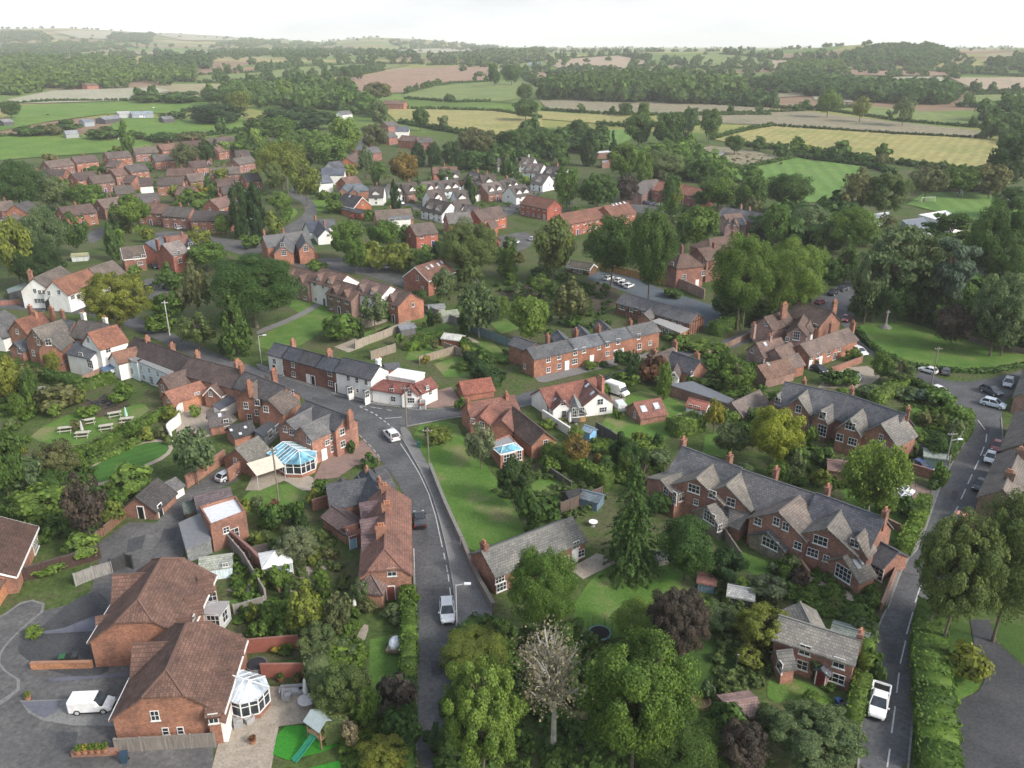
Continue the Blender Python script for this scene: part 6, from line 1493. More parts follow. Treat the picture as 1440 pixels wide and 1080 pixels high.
# ---------------------------------------------------------------- hedgerows between the fields
TPL = [clump_crown(13, 190, .2, 'bush', .3, .5) for _ in range(5)]
def mass_mesh(name, pos, rad, hgt):
    vs = []; n = 0
    for i, (p, r, h) in enumerate(zip(pos, rad, hgt)):
        v, q = TPL[i % 5]; a = RG.uniform(0, 6.28); c, s = math.cos(a), math.sin(a); u = v*np.array([r, r, h/2]); vs.append(np.stack([u[:, 0]*c-u[:, 1]*s+p[0], u[:, 0]*s+u[:, 1]*c+p[1], u[:, 2]+p[2]+h*.46], 1)); n += len(v)
    v = np.concatenate(vs); return npmesh(name, v, np.arange(n).reshape(-1, 4), ['leaf'])
def hedgerow(pts, h=3.0, col='d', trees=0.0):
    w = [P(*a) for a in pts]; pos = []; rad = []; hg = []
    for a, b in zip(w, w[1:]):
        L = (b-a).length; n = max(1, int(L/(h*.75)))
        for i in range(n):
            p = a.lerp(b, (i+RG.uniform(.2, .8))/n); big = RG.uniform() < trees*.5; h = min(h, 5)*1.0; r = h*RG.uniform(.5, .75)*(1.9 if big else 1); hh = h*RG.uniform(.8, 1.15)*(2.8 if big else 1)
            pos.append((p.x+RG.normal(0, .5), p.y+RG.normal(0, .5), terr(p.x, p.y)-.2)); rad.append(r); hg.append(hh)
    o0 = pos[0]; m = mass_mesh('hedgerow', [(a[0]-o0[0], a[1]-o0[1], a[2]-o0[2]) for a in pos], rad, hg); o = link('hedgerow', m, None, TC[col], o0)
    px, py, _ = proj(w[len(w)//2]); tag(o, CW[col]+' field hedgerow '+place_word(px, py), 'hedgerow', 'hedgerows between the fields')
for a in [([(0, 148), (75, 143), (185, 142)], 3, 'd'), ([(0, 193), (62, 189), (90, 190)], 3, 'd'), ([(210, 198), (290, 192), (345, 187)], 4, 'd', .1), ([(255, 158), (340, 157)], 4, 'D'), ([(185, 141), (230, 145), (340, 144)], 5, 'd', .2), ([(540, 153), (620, 154), (700, 157), (762, 167)], 3, 'd'), ([(560, 173), (640, 187), (700, 196), (765, 184)], 4, 'd', .15), ([(570, 139), (640, 144), (690, 143)], 3, 'd', .1), ([(568, 133), (610, 122), (637, 117), (690, 115)], 3, 'd', .2),
 ([(730, 103), (800, 102), (900, 105)], 6, 'd', .3), ([(760, 155), (870, 162), (985, 163), (1085, 162)], 3, 'd', .05), ([(840, 176), (900, 180), (985, 176)], 4, 'd', .2), ([(945, 163), (1040, 160), (1130, 157)], 3, 'd', .1), ([(1080, 177), (1170, 183), (1255, 189), (1380, 195)], 2.4, 'D'), ([(1165, 156), (1270, 171), (1390, 181)], 2.6, 'd', .04), ([(1050, 206), (1117, 212), (1230, 226), (1300, 236), (1395, 244)], 4, 'd', .15), ([(1000, 197), (1040, 186), (1085, 178)], 3.4, 'd'),
 ([(1186, 99), (1310, 101), (1370, 104), (1440, 108)], 4, 'd', .3), ([(1230, 109), (1330, 109)], 3, 'd', .2), ([(1290, 122), (1380, 130), (1440, 129)], 4, 'd', .25), ([(1345, 150), (1405, 153), (1440, 155)], 5, 'd', .4), ([(1358, 134), (1440, 132)], 4, 'd', .2), ([(930, 84), (975, 96), (1080, 97)], 5, 'd', .3), ([(1012, 77), (1085, 84), (1180, 86)], 6, 'd', .4), ([(765, 86), (870, 79), (915, 87)], 6, 'd', .4), ([(790, 99), (892, 104)], 7, 'd', .4), ([(277, 107), (360, 103), (420, 95), (500, 91), (590, 90)], 7, 'd', .4), ([(280, 117), (400, 113), (510, 105), (540, 99)], 6, 'd', .5), ([(150, 80), (220, 78), (300, 80), (380, 78)], 8, 'd', .5), ([(600, 92), (650, 91), (700, 94)], 5, 'd', .5),
 ([(1118, 221), (1220, 234), (1260, 246)], 3.5, 'd', .1), ([(1025, 243), (1118, 222)], 2.5, 'd'), ([(1376, 194), (1404, 197), (1440, 205)], 5, 'd', .5), ([(560, 71), (660, 69), (740, 74)], 8, 'd', .5), ([(870, 141), (985, 146), (1060, 151)], 4, 'd', .4), ([(730, 103), (745, 116), (760, 124)], 4, 'd', .3), ([(1085, 152), (1150, 156), (1200, 152)], 4, 'd', .4), ([(1275, 270), (1330, 268), (1400, 272)], 4, 'n', .3)]: hedgerow(*a)
# ---------------------------------------------------------------- far woods that read as one mass
def wood(poly, r=6.5, col='d', cap=420, h=13):
    w = [(p.x, p.y) for p in (P(*a) for a in poly)]; xs = [a[0] for a in w]; ys = [a[1] for a in w]; A = abs(sum(a[0]*b[1]-b[0]*a[1] for a, b in zip(w, w[1:]+w[:1])))/2
    n = min(cap, int(A/(r*r*1.7))); pos = []; k = 0
    while len(pos) < n and k < n*60:
        k += 1; x, y = RG.uniform(min(xs), max(xs)), RG.uniform(min(ys), max(ys))
        if inside(x, y, w): pos.append((x, y, terr(x, y)))
    if not pos: return
    f = min(1.25, max(1, math.sqrt(A/(len(pos)*r*r*1.7)))); rad = RG.uniform(.8, 1.25, len(pos))*r*min(f, 1.7); hg = h*RG.uniform(.8, 1.25, len(pos)); o0 = pos[0]
    o = link('woodland', mass_mesh('woodland', [(a[0]-o0[0], a[1]-o0[1], a[2]-o0[2]) for a in pos], rad, hg), None, TC[col], o0); o['kind'] = 'stuff'
for a in [([(0, 62), (0, 47), (60, 47), (75, 57)], 11, 'd', 90), ([(160, 48), (220, 49), (215, 60), (150, 62)], 11, 'd', 80), ([(340, 56), (480, 61), (440, 69), (300, 66)], 10, 'g', 90), ([(540, 58), (700, 67), (690, 73), (560, 66)], 10, 'd', 80), ([(60, 62), (160, 64), (150, 70), (40, 70)], 10, 'g', 80), ([(760, 141), (765, 128), (850, 118), (900, 116), (960, 118), (1040, 132), (1048, 146), (980, 148)], 7, 'd', 420, 17), ([(0, 138), (0, 112), (120, 98), (270, 102), (275, 120), (180, 124), (90, 127)], 6.5, 'g', 210), ([(0, 104), (0, 88), (120, 86), (200, 92), (110, 100)], 8, 'g', 150), ([(0, 80), (0, 66), (150, 62), (200, 68), (100, 76)], 9, 'd', 150), ([(200, 98), (220, 88), (300, 84), (290, 98)], 8, 'd', 120), ([(300, 72), (480, 70), (600, 82), (560, 86), (420, 86), (300, 80)], 9, 'd', 200), ([(1050, 124), (1100, 118), (1180, 124), (1290, 128), (1345, 134), (1330, 148), (1250, 146), (1120, 134)], 7, 'd', 300), ([(1180, 92), (1190, 80), (1240, 70), (1310, 70), (1350, 80), (1310, 94)], 9, 'd', 420), ([(1095, 104), (1100, 98), (1180, 94), (1185, 104)], 7, 'g', 60), ([(1385, 92), (1440, 84), (1500, 84), (1500, 100), (1400, 98)], 8, 'd', 110), ([(700, 100), (690, 78), (770, 74), (770, 86)], 7, 'a', 90), ([(900, 140), (960, 136), (1090, 150), (1060, 152)], 6, 'd', 120),
 ([(282, 146), (350, 124), (480, 132), (520, 150), (540, 176), (470, 158), (420, 156)], 5.5, 'g', 170), ([(590, 84), (700, 76), (760, 80), (720, 90), (640, 91)], 8, 'a', 120), ([(1380, 170), (1440, 158), (1500, 158), (1500, 196), (1420, 190)], 6, 'd', 60), ([(640, 232), (800, 190), (860, 196), (840, 214), (760, 226), (660, 240)], 4, 'd', 90, 8), ([(880, 232), (960, 212), (1010, 232), (1030, 262), (960, 256)], 5, 'g', 90, 9), ([(330, 206), (440, 200), (450, 222), (400, 214), (340, 226)], 4.5, 'g', 70, 9), ([(1066, 322), (1166, 300), (1216, 330), (1200, 356), (1090, 350)], 4.5, 'd', 60, 8), ([(1290, 420), (1440, 400), (1500, 440), (1500, 500), (1430, 492), (1340, 468), (1250, 446)], 4, 'd', 110, 7)]: wood(*a)
pos = []
while len(pos) < 1000:                    # lone trees and copses scattered to the horizon
    a = RG.uniform(-.72, .72); r = 1250*math.exp(RG.uniform(0, 1.6)); x, y = r*math.sin(a), r*math.cos(a)
    if math.sin(x*.004+1.3*math.sin(y*.0023))+math.sin(y*.0051+x*.0013)+RG.normal(0, .8) > 1.1: pos.append((x, y, terr(x, y)))
o = link('woodland', mass_mesh('woodland', pos, RG.uniform(4.5, 9, len(pos)), RG.uniform(7, 13, len(pos))), None, TC['d']); o['kind'] = 'stuff'
# rough planting between the gardens
def groundcover(poly, n, col, size=.55):
    w = [(p.x, p.y) for p in (P(*a) for a in poly)]; xs = [a[0] for a in w]; ys = [a[1] for a in w]; pos = []; k = 0
    while len(pos) < n and k < n*40:
        k += 1; x, y = RG.uniform(min(xs), max(xs)), RG.uniform(min(ys), max(ys))
        if inside(x, y, w): pos.append((x, y, 0))
    o = link('undergrowth', mass_mesh('undergrowth', pos, size*RG.uniform(.6, 1.6, len(pos)), size*RG.uniform(.8, 2.2, len(pos))), None, TC[col]); o['kind'] = 'stuff'
for a in [([(440, 850), (508, 865), (512, 1010), (570, 1020), (575, 1090), (500, 1090), (450, 960)], 190, 'g'), ([(0, 640), (130, 640), (140, 760), (60, 770), (0, 730)], 160, 'd', .8), ([(0, 500), (60, 520), (36, 640), (0, 640)], 80, 'g', .6), ([(640, 900), (800, 880), (960, 1010), (1080, 1000), (1080, 1090), (610, 1090)], 330, 'd', .8), ([(690, 690), (760, 640), (860, 700), (800, 740), (740, 720)], 80, 'e', .5), ([(820, 620), (930, 620), (930, 690), (870, 680)], 120, 'g', .6), ([(990, 500), (1080, 520), (1060, 640), (1000, 560)], 130, 'g', .7), ([(1060, 600), (1170, 640), (1220, 700), (1100, 680)], 130, 'g', .6), ([(350, 760), (470, 750), (490, 830), (400, 850)], 110, 'e', .5), ([(480, 420), (600, 400), (720, 480), (700, 540), (560, 500)], 45, 'g', .4), ([(690, 400), (860, 400), (860, 460), (760, 470)], 140, 'd', .7), ([(1090, 790), (1240, 830), (1230, 900), (1100, 840)], 120, 'g', .5), ([(1000, 820), (1100, 830), (1080, 960), (1010, 1000)], 130, 'e', .6), ([(1270, 560), (1350, 580), (1310, 660), (1270, 640)], 110, 'g', .5), ([(900, 220), (1080, 215), (1100, 232), (960, 244)], 170, 'n', .9), ([(330, 780), (470, 900), (450, 950), (330, 880)], 120, 'g', .5), ([(1296, 866), (1330, 880), (1340, 1090), (1296, 1090)], 170, 'g', .6), ([(60, 230), (360, 200), (380, 300), (40, 320)], 320, 'g', .9), ([(500, 250), (760, 230), (760, 300), (560, 330)], 190, 'g', .7), ([(860, 500), (1000, 480), (1010, 560), (900, 530)], 90, 'g', .5)]: groundcover(*a)
# ---------------------------------------------------------------- walls and fences
def wall_run(pts, h=1.8, t=.24, mat='brick', col=BR, label=None, name='garden_wall', cat='wall', cap=None, posts=None, smooth=0):
    p = [P(*a) for a in pts]; p = chaikin(p, smooth, False) if smooth else p; o0 = p[0].copy(); mb = MB(); cb = MB(); pr = []
    for i, (a, b) in enumerate(zip(p, p[1:])):
        d = (b-a).normalized(); n = Vector((-d.y, d.x, 0)); L = (b-a).length; e = .0 if smooth else t/2-.02
        def seg(m, w, z0, z1):
            A, B = a-o0-d*e*(i > 0), b-o0+d*e*(i < len(p)-2)
            m.add([A-n*w+Vector((0, 0, z0)), A+n*w+Vector((0, 0, z0)), B+n*w+Vector((0, 0, z0)), B-n*w+Vector((0, 0, z0)), A-n*w+Vector((0, 0, z1)), A+n*w+Vector((0, 0, z1)), B+n*w+Vector((0, 0, z1)), B-n*w+Vector((0, 0, z1))], [(4, 7, 6, 5), (0, 4, 5, 1), (2, 6, 7, 3), (1, 5, 6, 2), (3, 7, 4, 0)])
        seg(mb, t/2+.003*(i % 2), -.2, h-.005*(i % 2)); seg(cb, t/2+.05+.003*(i % 2), h-.005*(i % 2), h+.07-.006*(i % 2))
        if posts:
            k = max(1, round(L/posts))
            for j in range(k+(i == len(p)-2)): pr.append((a-o0+d*(L*j/k), math.atan2(d.y, d.x)))
    mid = p[len(p)//2]; px, py, _ = proj(mid)
    w = {'brick': 'brick garden wall', 'render': 'white rendered wall', 'timber': 'timber panel fence', 'plain': 'painted fence'}[mat]
    o = thing(name, o0, label or w+' '+place_word(px, py), cat)
    mb.obj('panel' if posts else 'wall', mat, o, col); cb.obj('coping', 'plain', o, cap or tuple(c*.8+.04 for c in col))
    if posts:
        pm = MB().box(-.09, .09, -.11, .11, -.2, h+.16).mesh('post', ['plain'])
        for v, a in pr[:90]: link('post', pm, o, tuple(c*1.15 for c in col), v, a)
    return o
ST = (.21, .20, .18)
for a in [
 dict(pts=[(605, 661), (626, 715), (649, 765)], h=1.1, t=.35, col=ST, mat='plain', label='grey stone wall between the pavement and the wide roadside lawn', name='stone_wall', smooth=2), dict(pts=[(650, 768), (668, 815), (694, 862)], h=1.3, t=.35, col=(.19, .16, .14), mat='plain', label='lower stone wall before the stone-roofed cottage garden', name='stone_wall', smooth=1),
 dict(pts=[(263, 687), (318, 649)], h=2, label='tall brick wall along the yard alley'), dict(pts=[(322, 678), (347, 660)], h=2), dict(pts=[(322, 762), (356, 792), (393, 833)], h=2.1, label='purple-brown brick wall between the yard and the gazebo garden', col=(.26, .12, .09)),
 dict(pts=[(340, 919), (421, 912)], h=1.7, t=.12, mat='plain', col=(.30, .11, .085), label='upper red-painted fence of the artificial-turf gardens', name='fence', cat='fence'), dict(pts=[(368, 953), (440, 952)], h=1.7, t=.12, mat='plain', col=(.30, .11, .085), label='lower red-painted fence of the artificial-turf gardens', name='fence', cat='fence'),
 dict(pts=[(440, 719), (468, 710)], h=1.7), dict(pts=[(102, 1064), (166, 1061)], h=.6, t=.3, label='low brick planter wall holding five pots'), dict(pts=[(45, 941), (131, 939)], h=.8, t=.3, label='low orange brick wall between the two driveways', col=(.36, .17, .09)),
 dict(pts=[(165, 1058), (200, 1056), (235, 1054), (270, 1052), (303, 1050)], h=1.5, t=.12, mat='timber', col=(.20, .18, .16), posts=3.2, label='grey panel fence with brick piers before the lower detached house', name='fence', cat='fence'),
 dict(pts=[(272, 566), (262, 575), (250, 585), (256, 596), (242, 605), (236, 612), (242, 621)], h=1.7, t=.3, mat='render', col=WH, label='curving white rendered wall beside the orange barn', smooth=2), dict(pts=[(763, 588), (801, 613)], h=1.5, mat='render', col=WH, label='white terrace wall of the rendered cottage'),
 dict(pts=[(1362, 480), (1440, 498)], h=1.2, col=(.17, .13, .11), label='old brick wall behind the church green'), dict(pts=[(936, 400), (962, 408), (990, 421)], h=2.6, col=PB, label='tall pinkish terrace wall below the brick mansion'), dict(pts=[(995, 503), (1055, 474)], h=1.2, col=(.25, .16, .12)), dict(pts=[(1058, 462), (1100, 444), (1136, 424)], h=1.3, col=(.22, .15, .11)), dict(pts=[(1168, 526), (1212, 510)], h=1.3),
 dict(pts=[(1280, 664), (1319, 676)], h=1.4, label='red brick wall above the pink driveway'), dict(pts=[(1290, 641), (1331, 652)], h=2, t=.1, mat='plain', col=(.10, .17, .15), label='teal-green fence behind the dark blue car', name='fence', cat='fence'), dict(pts=[(1333, 656), (1344, 634), (1352, 618)], h=1.5, t=.1, mat='timber', col=(.25, .25, .2), posts=1.8, label='pale fence along the lane bend', name='fence', cat='fence'),
 dict(pts=[(842, 379), (888, 390), (936, 401)], h=2, t=.08, mat='timber', col=(.40, .22, .085), posts=2, label='new orange timber fence beside the blue-grey car park', name='fence', cat='fence'),
 dict(pts=[(505, 464), (552, 450)], h=1.8, t=.08, mat='timber', col=(.27, .24, .20), posts=1.9, name='fence', cat='fence'), dict(pts=[(500, 491), (540, 476), (577, 460)], h=1.8, t=.08, mat='timber', col=(.30, .26, .21), posts=1.9, label='pale trellis fence down the middle of the back gardens', name='fence', cat='fence'), dict(pts=[(592, 437), (620, 448), (648, 459)], h=1.8, t=.08, mat='timber', col=(.20, .19, .19), posts=1.9, label='grey timber fence behind the upper back lawn', name='fence', cat='fence'), dict(pts=[(662, 466), (718, 489)], h=1.8, t=.08, mat='plain', col=(.13, .19, .21), posts=1.9, label='blue-grey fence behind the right-hand back lawn', name='fence', cat='fence'), dict(pts=[(552, 449), (592, 434)], h=1.6, col=(.33, .22, .15)), dict(pts=[(522, 506), (556, 495)], h=1.8, t=.08, mat='timber', col=(.25, .21, .17), posts=1.9, name='fence', cat='fence'), dict(pts=[(625, 492), (668, 508)], h=1.6, t=.08, mat='timber', col=(.25, .21, .17), posts=1.9, name='fence', cat='fence'), dict(pts=[(590, 512), (640, 497)], h=1.6, t=.08, mat='timber', col=(.27, .22, .17), posts=1.9, name='fence', cat='fence'),
 dict(pts=[(838, 609), (858, 620), (876, 634)], h=1.9, t=.08, mat='timber', col=(.09, .08, .075), posts=1.9, label='dark timber fence below the red-roofed barn garden', name='fence', cat='fence'), dict(pts=[(788, 724), (815, 713), (846, 701)], h=1.8, t=.08, mat='timber', col=(.12, .09, .075), posts=1.9, label='dark timber fence behind the stone-roofed cottage', name='fence', cat='fence'), dict(pts=[(768, 664), (803, 688)], h=1.2, t=.1, mat='timber', col=(.11, .10, .09), name='fence', cat='fence'),
 dict(pts=[(36, 817), (90, 801), (142, 785)], h=1.8, t=.1, mat='timber', col=(.065, .04, .035), posts=2.4, label='dark stained fence along the yard entrance', name='fence', cat='fence'), dict(pts=[(132, 765), (160, 742), (186, 720)], h=1.3, t=.08, mat='timber', col=(.17, .10, .065), posts=2.2, label='brown post fence along the overgrown garden', name='fence', cat='fence'), dict(pts=[(107, 824), (132, 814), (158, 806)], h=1.6, t=.1, mat='timber', col=(.26, .25, .23), posts=2.0, label='pale grey fence beside the upper detached house', name='fence', cat='fence'), dict(pts=[(158, 806), (178, 797), (188, 800)], h=1.9, t=.1, mat='timber', col=(.05, .05, .05), posts=2.0, label='black bin-store fence beside the upper detached house', name='fence', cat='fence'), dict(pts=[(272, 782), (320, 767)], h=1.8, t=.08, mat='timber', col=(.23, .21, .19), posts=1.9, name='fence', cat='fence'), dict(pts=[(322, 768), (345, 795), (374, 846)], h=1.7, t=.08, mat='timber', col=(.25, .22, .20), posts=1.9, name='fence', cat='fence'),
 dict(pts=[(330, 864), (372, 852)], h=1.2, t=.08, mat='timber', col=(.3, .28, .25), posts=1.9, name='fence', cat='fence'), dict(pts=[(0, 566), (40, 540)], h=1.8, col=(.3, .19, .13)), dict(pts=[(62, 521), (100, 505)], h=1.6, col=(.34, .18, .12)), dict(pts=[(115, 543), (156, 525)], h=1.8, col=(.30, .18, .13)), dict(pts=[(1238, 860), (1250, 830), (1259, 808)], h=1.1, col=(.3, .17, .12)), dict(pts=[(1036, 940), (1058, 900), (1075, 870)], h=1.6, t=.08, mat='timber', col=(.3, .28, .25), posts=1.9, name='fence', cat='fence'), dict(pts=[(400, 362), (432, 368), (448, 364)], h=1.7, col=(.36, .14, .09), label='red brick wall behind the brick bend houses'), dict(pts=[(695, 330), (702, 352)], h=2.2, col=(.34, .13, .09)), dict(pts=[(1240, 735), (1280, 755)], h=1.0, col=(.25, .15, .11)), dict(pts=[(1010, 745), (1040, 790)], h=1.4, t=.08, mat='timber', col=(.2, .17, .14), posts=1.9, name='fence', cat='fence'), dict(pts=[(1118, 790), (1136, 815)], h=1.2, col=(.27, .16, .11)), dict(pts=[(0, 430), (30, 428)], h=1.2, col=(.25, .12, .09))]: wall_run(**a)
# ---------------------------------------------------------------- vehicles (x forward)
def loft(mb, secs, m=0):
    rows = []
    for x, hw, zb, zt, tuck in secs:
        r = [(x, -hw*.93, zb), (x, -hw, zb+.16), (x, -hw, zt-.16), (x, -hw*tuck, zt), (x, hw*tuck, zt), (x, hw, zt-.16), (x, hw, zb+.16), (x, hw*.93, zb)]; rows.append(r)
    n = 8; vs = [v for r in rows for v in r]; fs = []
    for j in range(len(rows)-1):
        for i in range(n): k = (i+1) % n; fs.append((j*n+i, j*n+k, (j+1)*n+k, (j+1)*n+i))
    fs += [tuple(range(n-1, -1, -1)), tuple(range((len(rows)-1)*n, len(rows)*n))]; mb.add(vs, fs, m)
def cabin(mb, b, t, hb, ht, zb, zt, m):
    mb.add([(b[0], -hb, zb), (b[1], -hb, zb), (b[1], hb, zb), (b[0], hb, zb), (t[0], -ht, zt), (t[1], -ht, zt), (t[1], ht, zt), (t[0], ht, zt)], [(0, 1, 5, 4), (2, 3, 7, 6), (1, 2, 6, 5), (3, 0, 4, 7), (4, 5, 6, 7)], m)
def veh(kind):
    b = MB(); g = MB(); L, W = dict(car=(4.1, 1.76), suv=(4.7, 1.94), van=(4.5, 1.86), pickup=(5.3, 1.92), camper=(5.4, 2.1))[kind]; x = L/2; w = W/2
    if kind in ('car', 'suv'):
        zt = .92 if kind == 'car' else 1.06; H = 1.48 if kind == 'car' else 1.74
        loft(b, [(-x, w*.76, .42, zt-.14, .8), (-x+.12, w*.92, .3, zt-.02, .88), (-x+.9, w, .24, zt+.03, .9), (0, w, .22, zt+.02, .92), (x-1.25, w, .24, zt, .9), (x-.45, w*.93, .26, zt-.13, .85), (x-.1, w*.8, .32, zt-.25, .8), (x, w*.62, .42, zt-.36, .8)])
        cb, ct = (-x+.2, x-1.15), (-x+.75, x-2.05); hb, ht = w*.9, w*.72; zb = zt-.01
    elif kind == 'van':
        zt = 1.05; H = 1.84; loft(b, [(-x, w*.95, .35, 1.8, .86), (-x+.06, w, .28, H, .88), (.35, w, .26, H, .86), (.75, w, .26, H-.12, .84), (1.02, w, .26, 1.4, .86), (1.35, w, .26, 1.12, .88), (x-.3, w*.92, .3, .92, .85), (x-.06, w*.8, .34, .74, .8), (x, w*.6, .42, .62, .8)])
        cb, ct = (.35, 1.42), (.35, .72); hb, ht = w*.985, w*.84; zb = 1.12
    elif kind == 'camper':
        zt = 1.2; H = 2.5; loft(b, [(-x, w*.96, .4, 2.4, .9), (-x+.1, w, .32, H, .9), (1.1, w, .32, H, .9), (1.5, w*.96, .32, 1.9, .86), (1.9, w*.95, .32, 1.2, .88), (x-.2, w*.86, .36, 1.0, .85), (x, w*.7, .45, .8, .8)]); cb, ct = (1.1, 1.95), (1.1, 1.5); hb, ht = w*.985, w*.86; zb = 1.25; H = 2.0
    else:
        zt = 1.08; H = 1.8; loft(b, [(-x, w*.94, .5, zt-.04, .94), (-x+.06, w, .42, zt, .95), (-.9, w, .36, zt, .95), (0, w, .34, zt+.02, .92), (1.1, w, .34, zt+.02, .9), (2.1, w*.95, .36, zt-.1, .86), (x-.12, w*.85, .4, zt-.2, .82), (x, w*.68, .5, zt-.38, .8)]); cb, ct = (-.95, 1.45), (-.6, .55); hb, ht = w*.9, w*.74; zb = zt-.01
    H2 = H-.06
    cabin(g, cb, ct, hb, ht, zb, H2, 0)
    if kind not in ('van', 'camper'):
        loft(b, [(ct[0]-.06, ht*.92, H2-.3, H2+.0, .9), (ct[0]+.12, ht*1.02, H2-.22, H, .9), (ct[1]-.12, ht*1.02, H2-.22, H, .9), (ct[1]+.05, ht*.92, H2-.3, H2+.0, .9)]) if 0 else b.slab([(ct[0]-.05, -ht-.02, H2), (ct[1]+.04, -ht-.02, H2), (ct[1]+.04, ht+.02, H2), (ct[0]-.05, ht+.02, H2), (ct[0]+.1, -ht*.85, H), (ct[1]-.12, -ht*.85, H), (ct[1]-.12, ht*.85, H), (ct[0]+.1, ht*.85, H)], [[4, 5, 6, 7], [0, 1, 5, 4], [1, 2, 6, 5], [2, 3, 7, 6], [3, 0, 4, 7]], .05)
        mx = (cb[0]+cb[1])/2-.1
        for s in (-1, 1):
            for xb, xt in ((cb[0], ct[0]), (mx, mx-.08), (cb[1], ct[1])): b.bar((xb, s*hb, zb), (xt, s*ht, H2), .055)
    fl = MB().box(-x+.22, -1.1, -w*.82, w*.82, zt-.02, zt+.012) if kind == 'pickup' else None
    if fl:
        for s in (-1, 1): b.box(-x+.05, -1.0, s*w*.96-.06, s*w*.96+.06, zt-.02, zt+.14)
        b.box(-x, -x+.12, -w*.9, w*.9, zt-.02, zt+.14)
    tr = MB()
    for s in (-1, 1): tr.box(-x+.5, x-.5, s*w*.985-.02, s*w*.985+.02, .24, .36)
    tr.box(x-.05, x+.02, -w*.55, w*.55, .38, .56)
    return b, g, tr, fl, (x, w, L)
WH_T = MB(); 
def wheel_meshes(r):
    t = MB(); q = Matrix.Rotation(math.pi/2, 4, 'X')
    t.lathe([(r*.6, -.11), (r, -.09), (r, .09), (r*.6, .11)], 16); t.v = [tuple(q @ Vector(v)) for v in t.v]
    k = MB(); k.lathe([(r*.2, -.125), (r*.62, -.115), (r*.62, .115), (r*.2, .125)], 12); k.v = [tuple(q @ Vector(v)) for v in k.v]
    return t.mesh('wheel', ['tyre']), k.mesh('rim', ['metal'])
VPROTO = {}
def vehicle(kind, rx, ry, fx, fy, col, label, name=None, cat='car', group=None):
    A, B = P(rx, ry), P(fx, fy); C = (A+B)/2; d = B-A; rz = math.atan2(d.y, d.x); onroad = .05
    nm = name or dict(car='parked_car', suv='parked_car', van='panel_van', pickup='pickup_truck', camper='camper_van')[kind]; C.z += onroad
    if kind not in VPROTO:
        b, g, tr, fl, (x, w, L) = veh(kind); r = .32 if kind == 'car' else .37; wm, rm = wheel_meshes(r)
        root = bpy.data.objects.new(nm, None); COL.objects.link(root)
        bo = b.obj('body', 'paint', root, (.5, .5, .5)); g.obj('window', 'glass', root); tr.obj('trim', 'tyre', root)
        if fl: fl.obj('load_bed', 'tyre', root)
        for sx in (-1, 1):
            for sy in (-1, 1):
                wo = link('wheel', wm, root, None, (sx*L*.305+.02, sy*(w-.09), r)); link('rim', rm, wo)
        hl = MB().box(-.1, .06, -.17, .17, -.08, .08); hm = hl.mesh('headlight', ['lamp']); tm = MB().box(-.05, .05, -.14, .14, -.1, .1).mesh('tail_light', ['redlamp'])
        zz = .68 if kind == 'car' else .8
        for s in (-1, 1): link('headlight', hm, root, None, (x-.17, s*w*.66, zz-.02)); link('tail_light', tm, root, None, (-x+.03, s*w*.7, zz+.1)); link('wing_mirror', MB().box(-.08, .08, -.1, .1, -.07, .07).mesh('wing_mirror', ['paint']), root, None, (x-1.45, s*(w+.08), zz+.28))
        VPROTO[kind] = root; o = root; fresh = True
    else: o = copy_tree(VPROTO[kind]); o.name = nm
    for ch in o.children:
        if ch.name.split('.')[0] in ('body', 'wing_mirror'): ch.color = (*col, 1)
    k = .88; o.scale = (k, k, k)
    o.location = C; o.rotation_euler = (0, 0, rz); tag(o, label, cat, group); return o
cW, cS, cK, cG, cB, cR, cN = (.78, .78, .77), (.46, .48, .5), (.012, .012, .014), (.12, .13, .14), (.03, .06, .16), (.26, .012, .015), (.05, .055, .07)
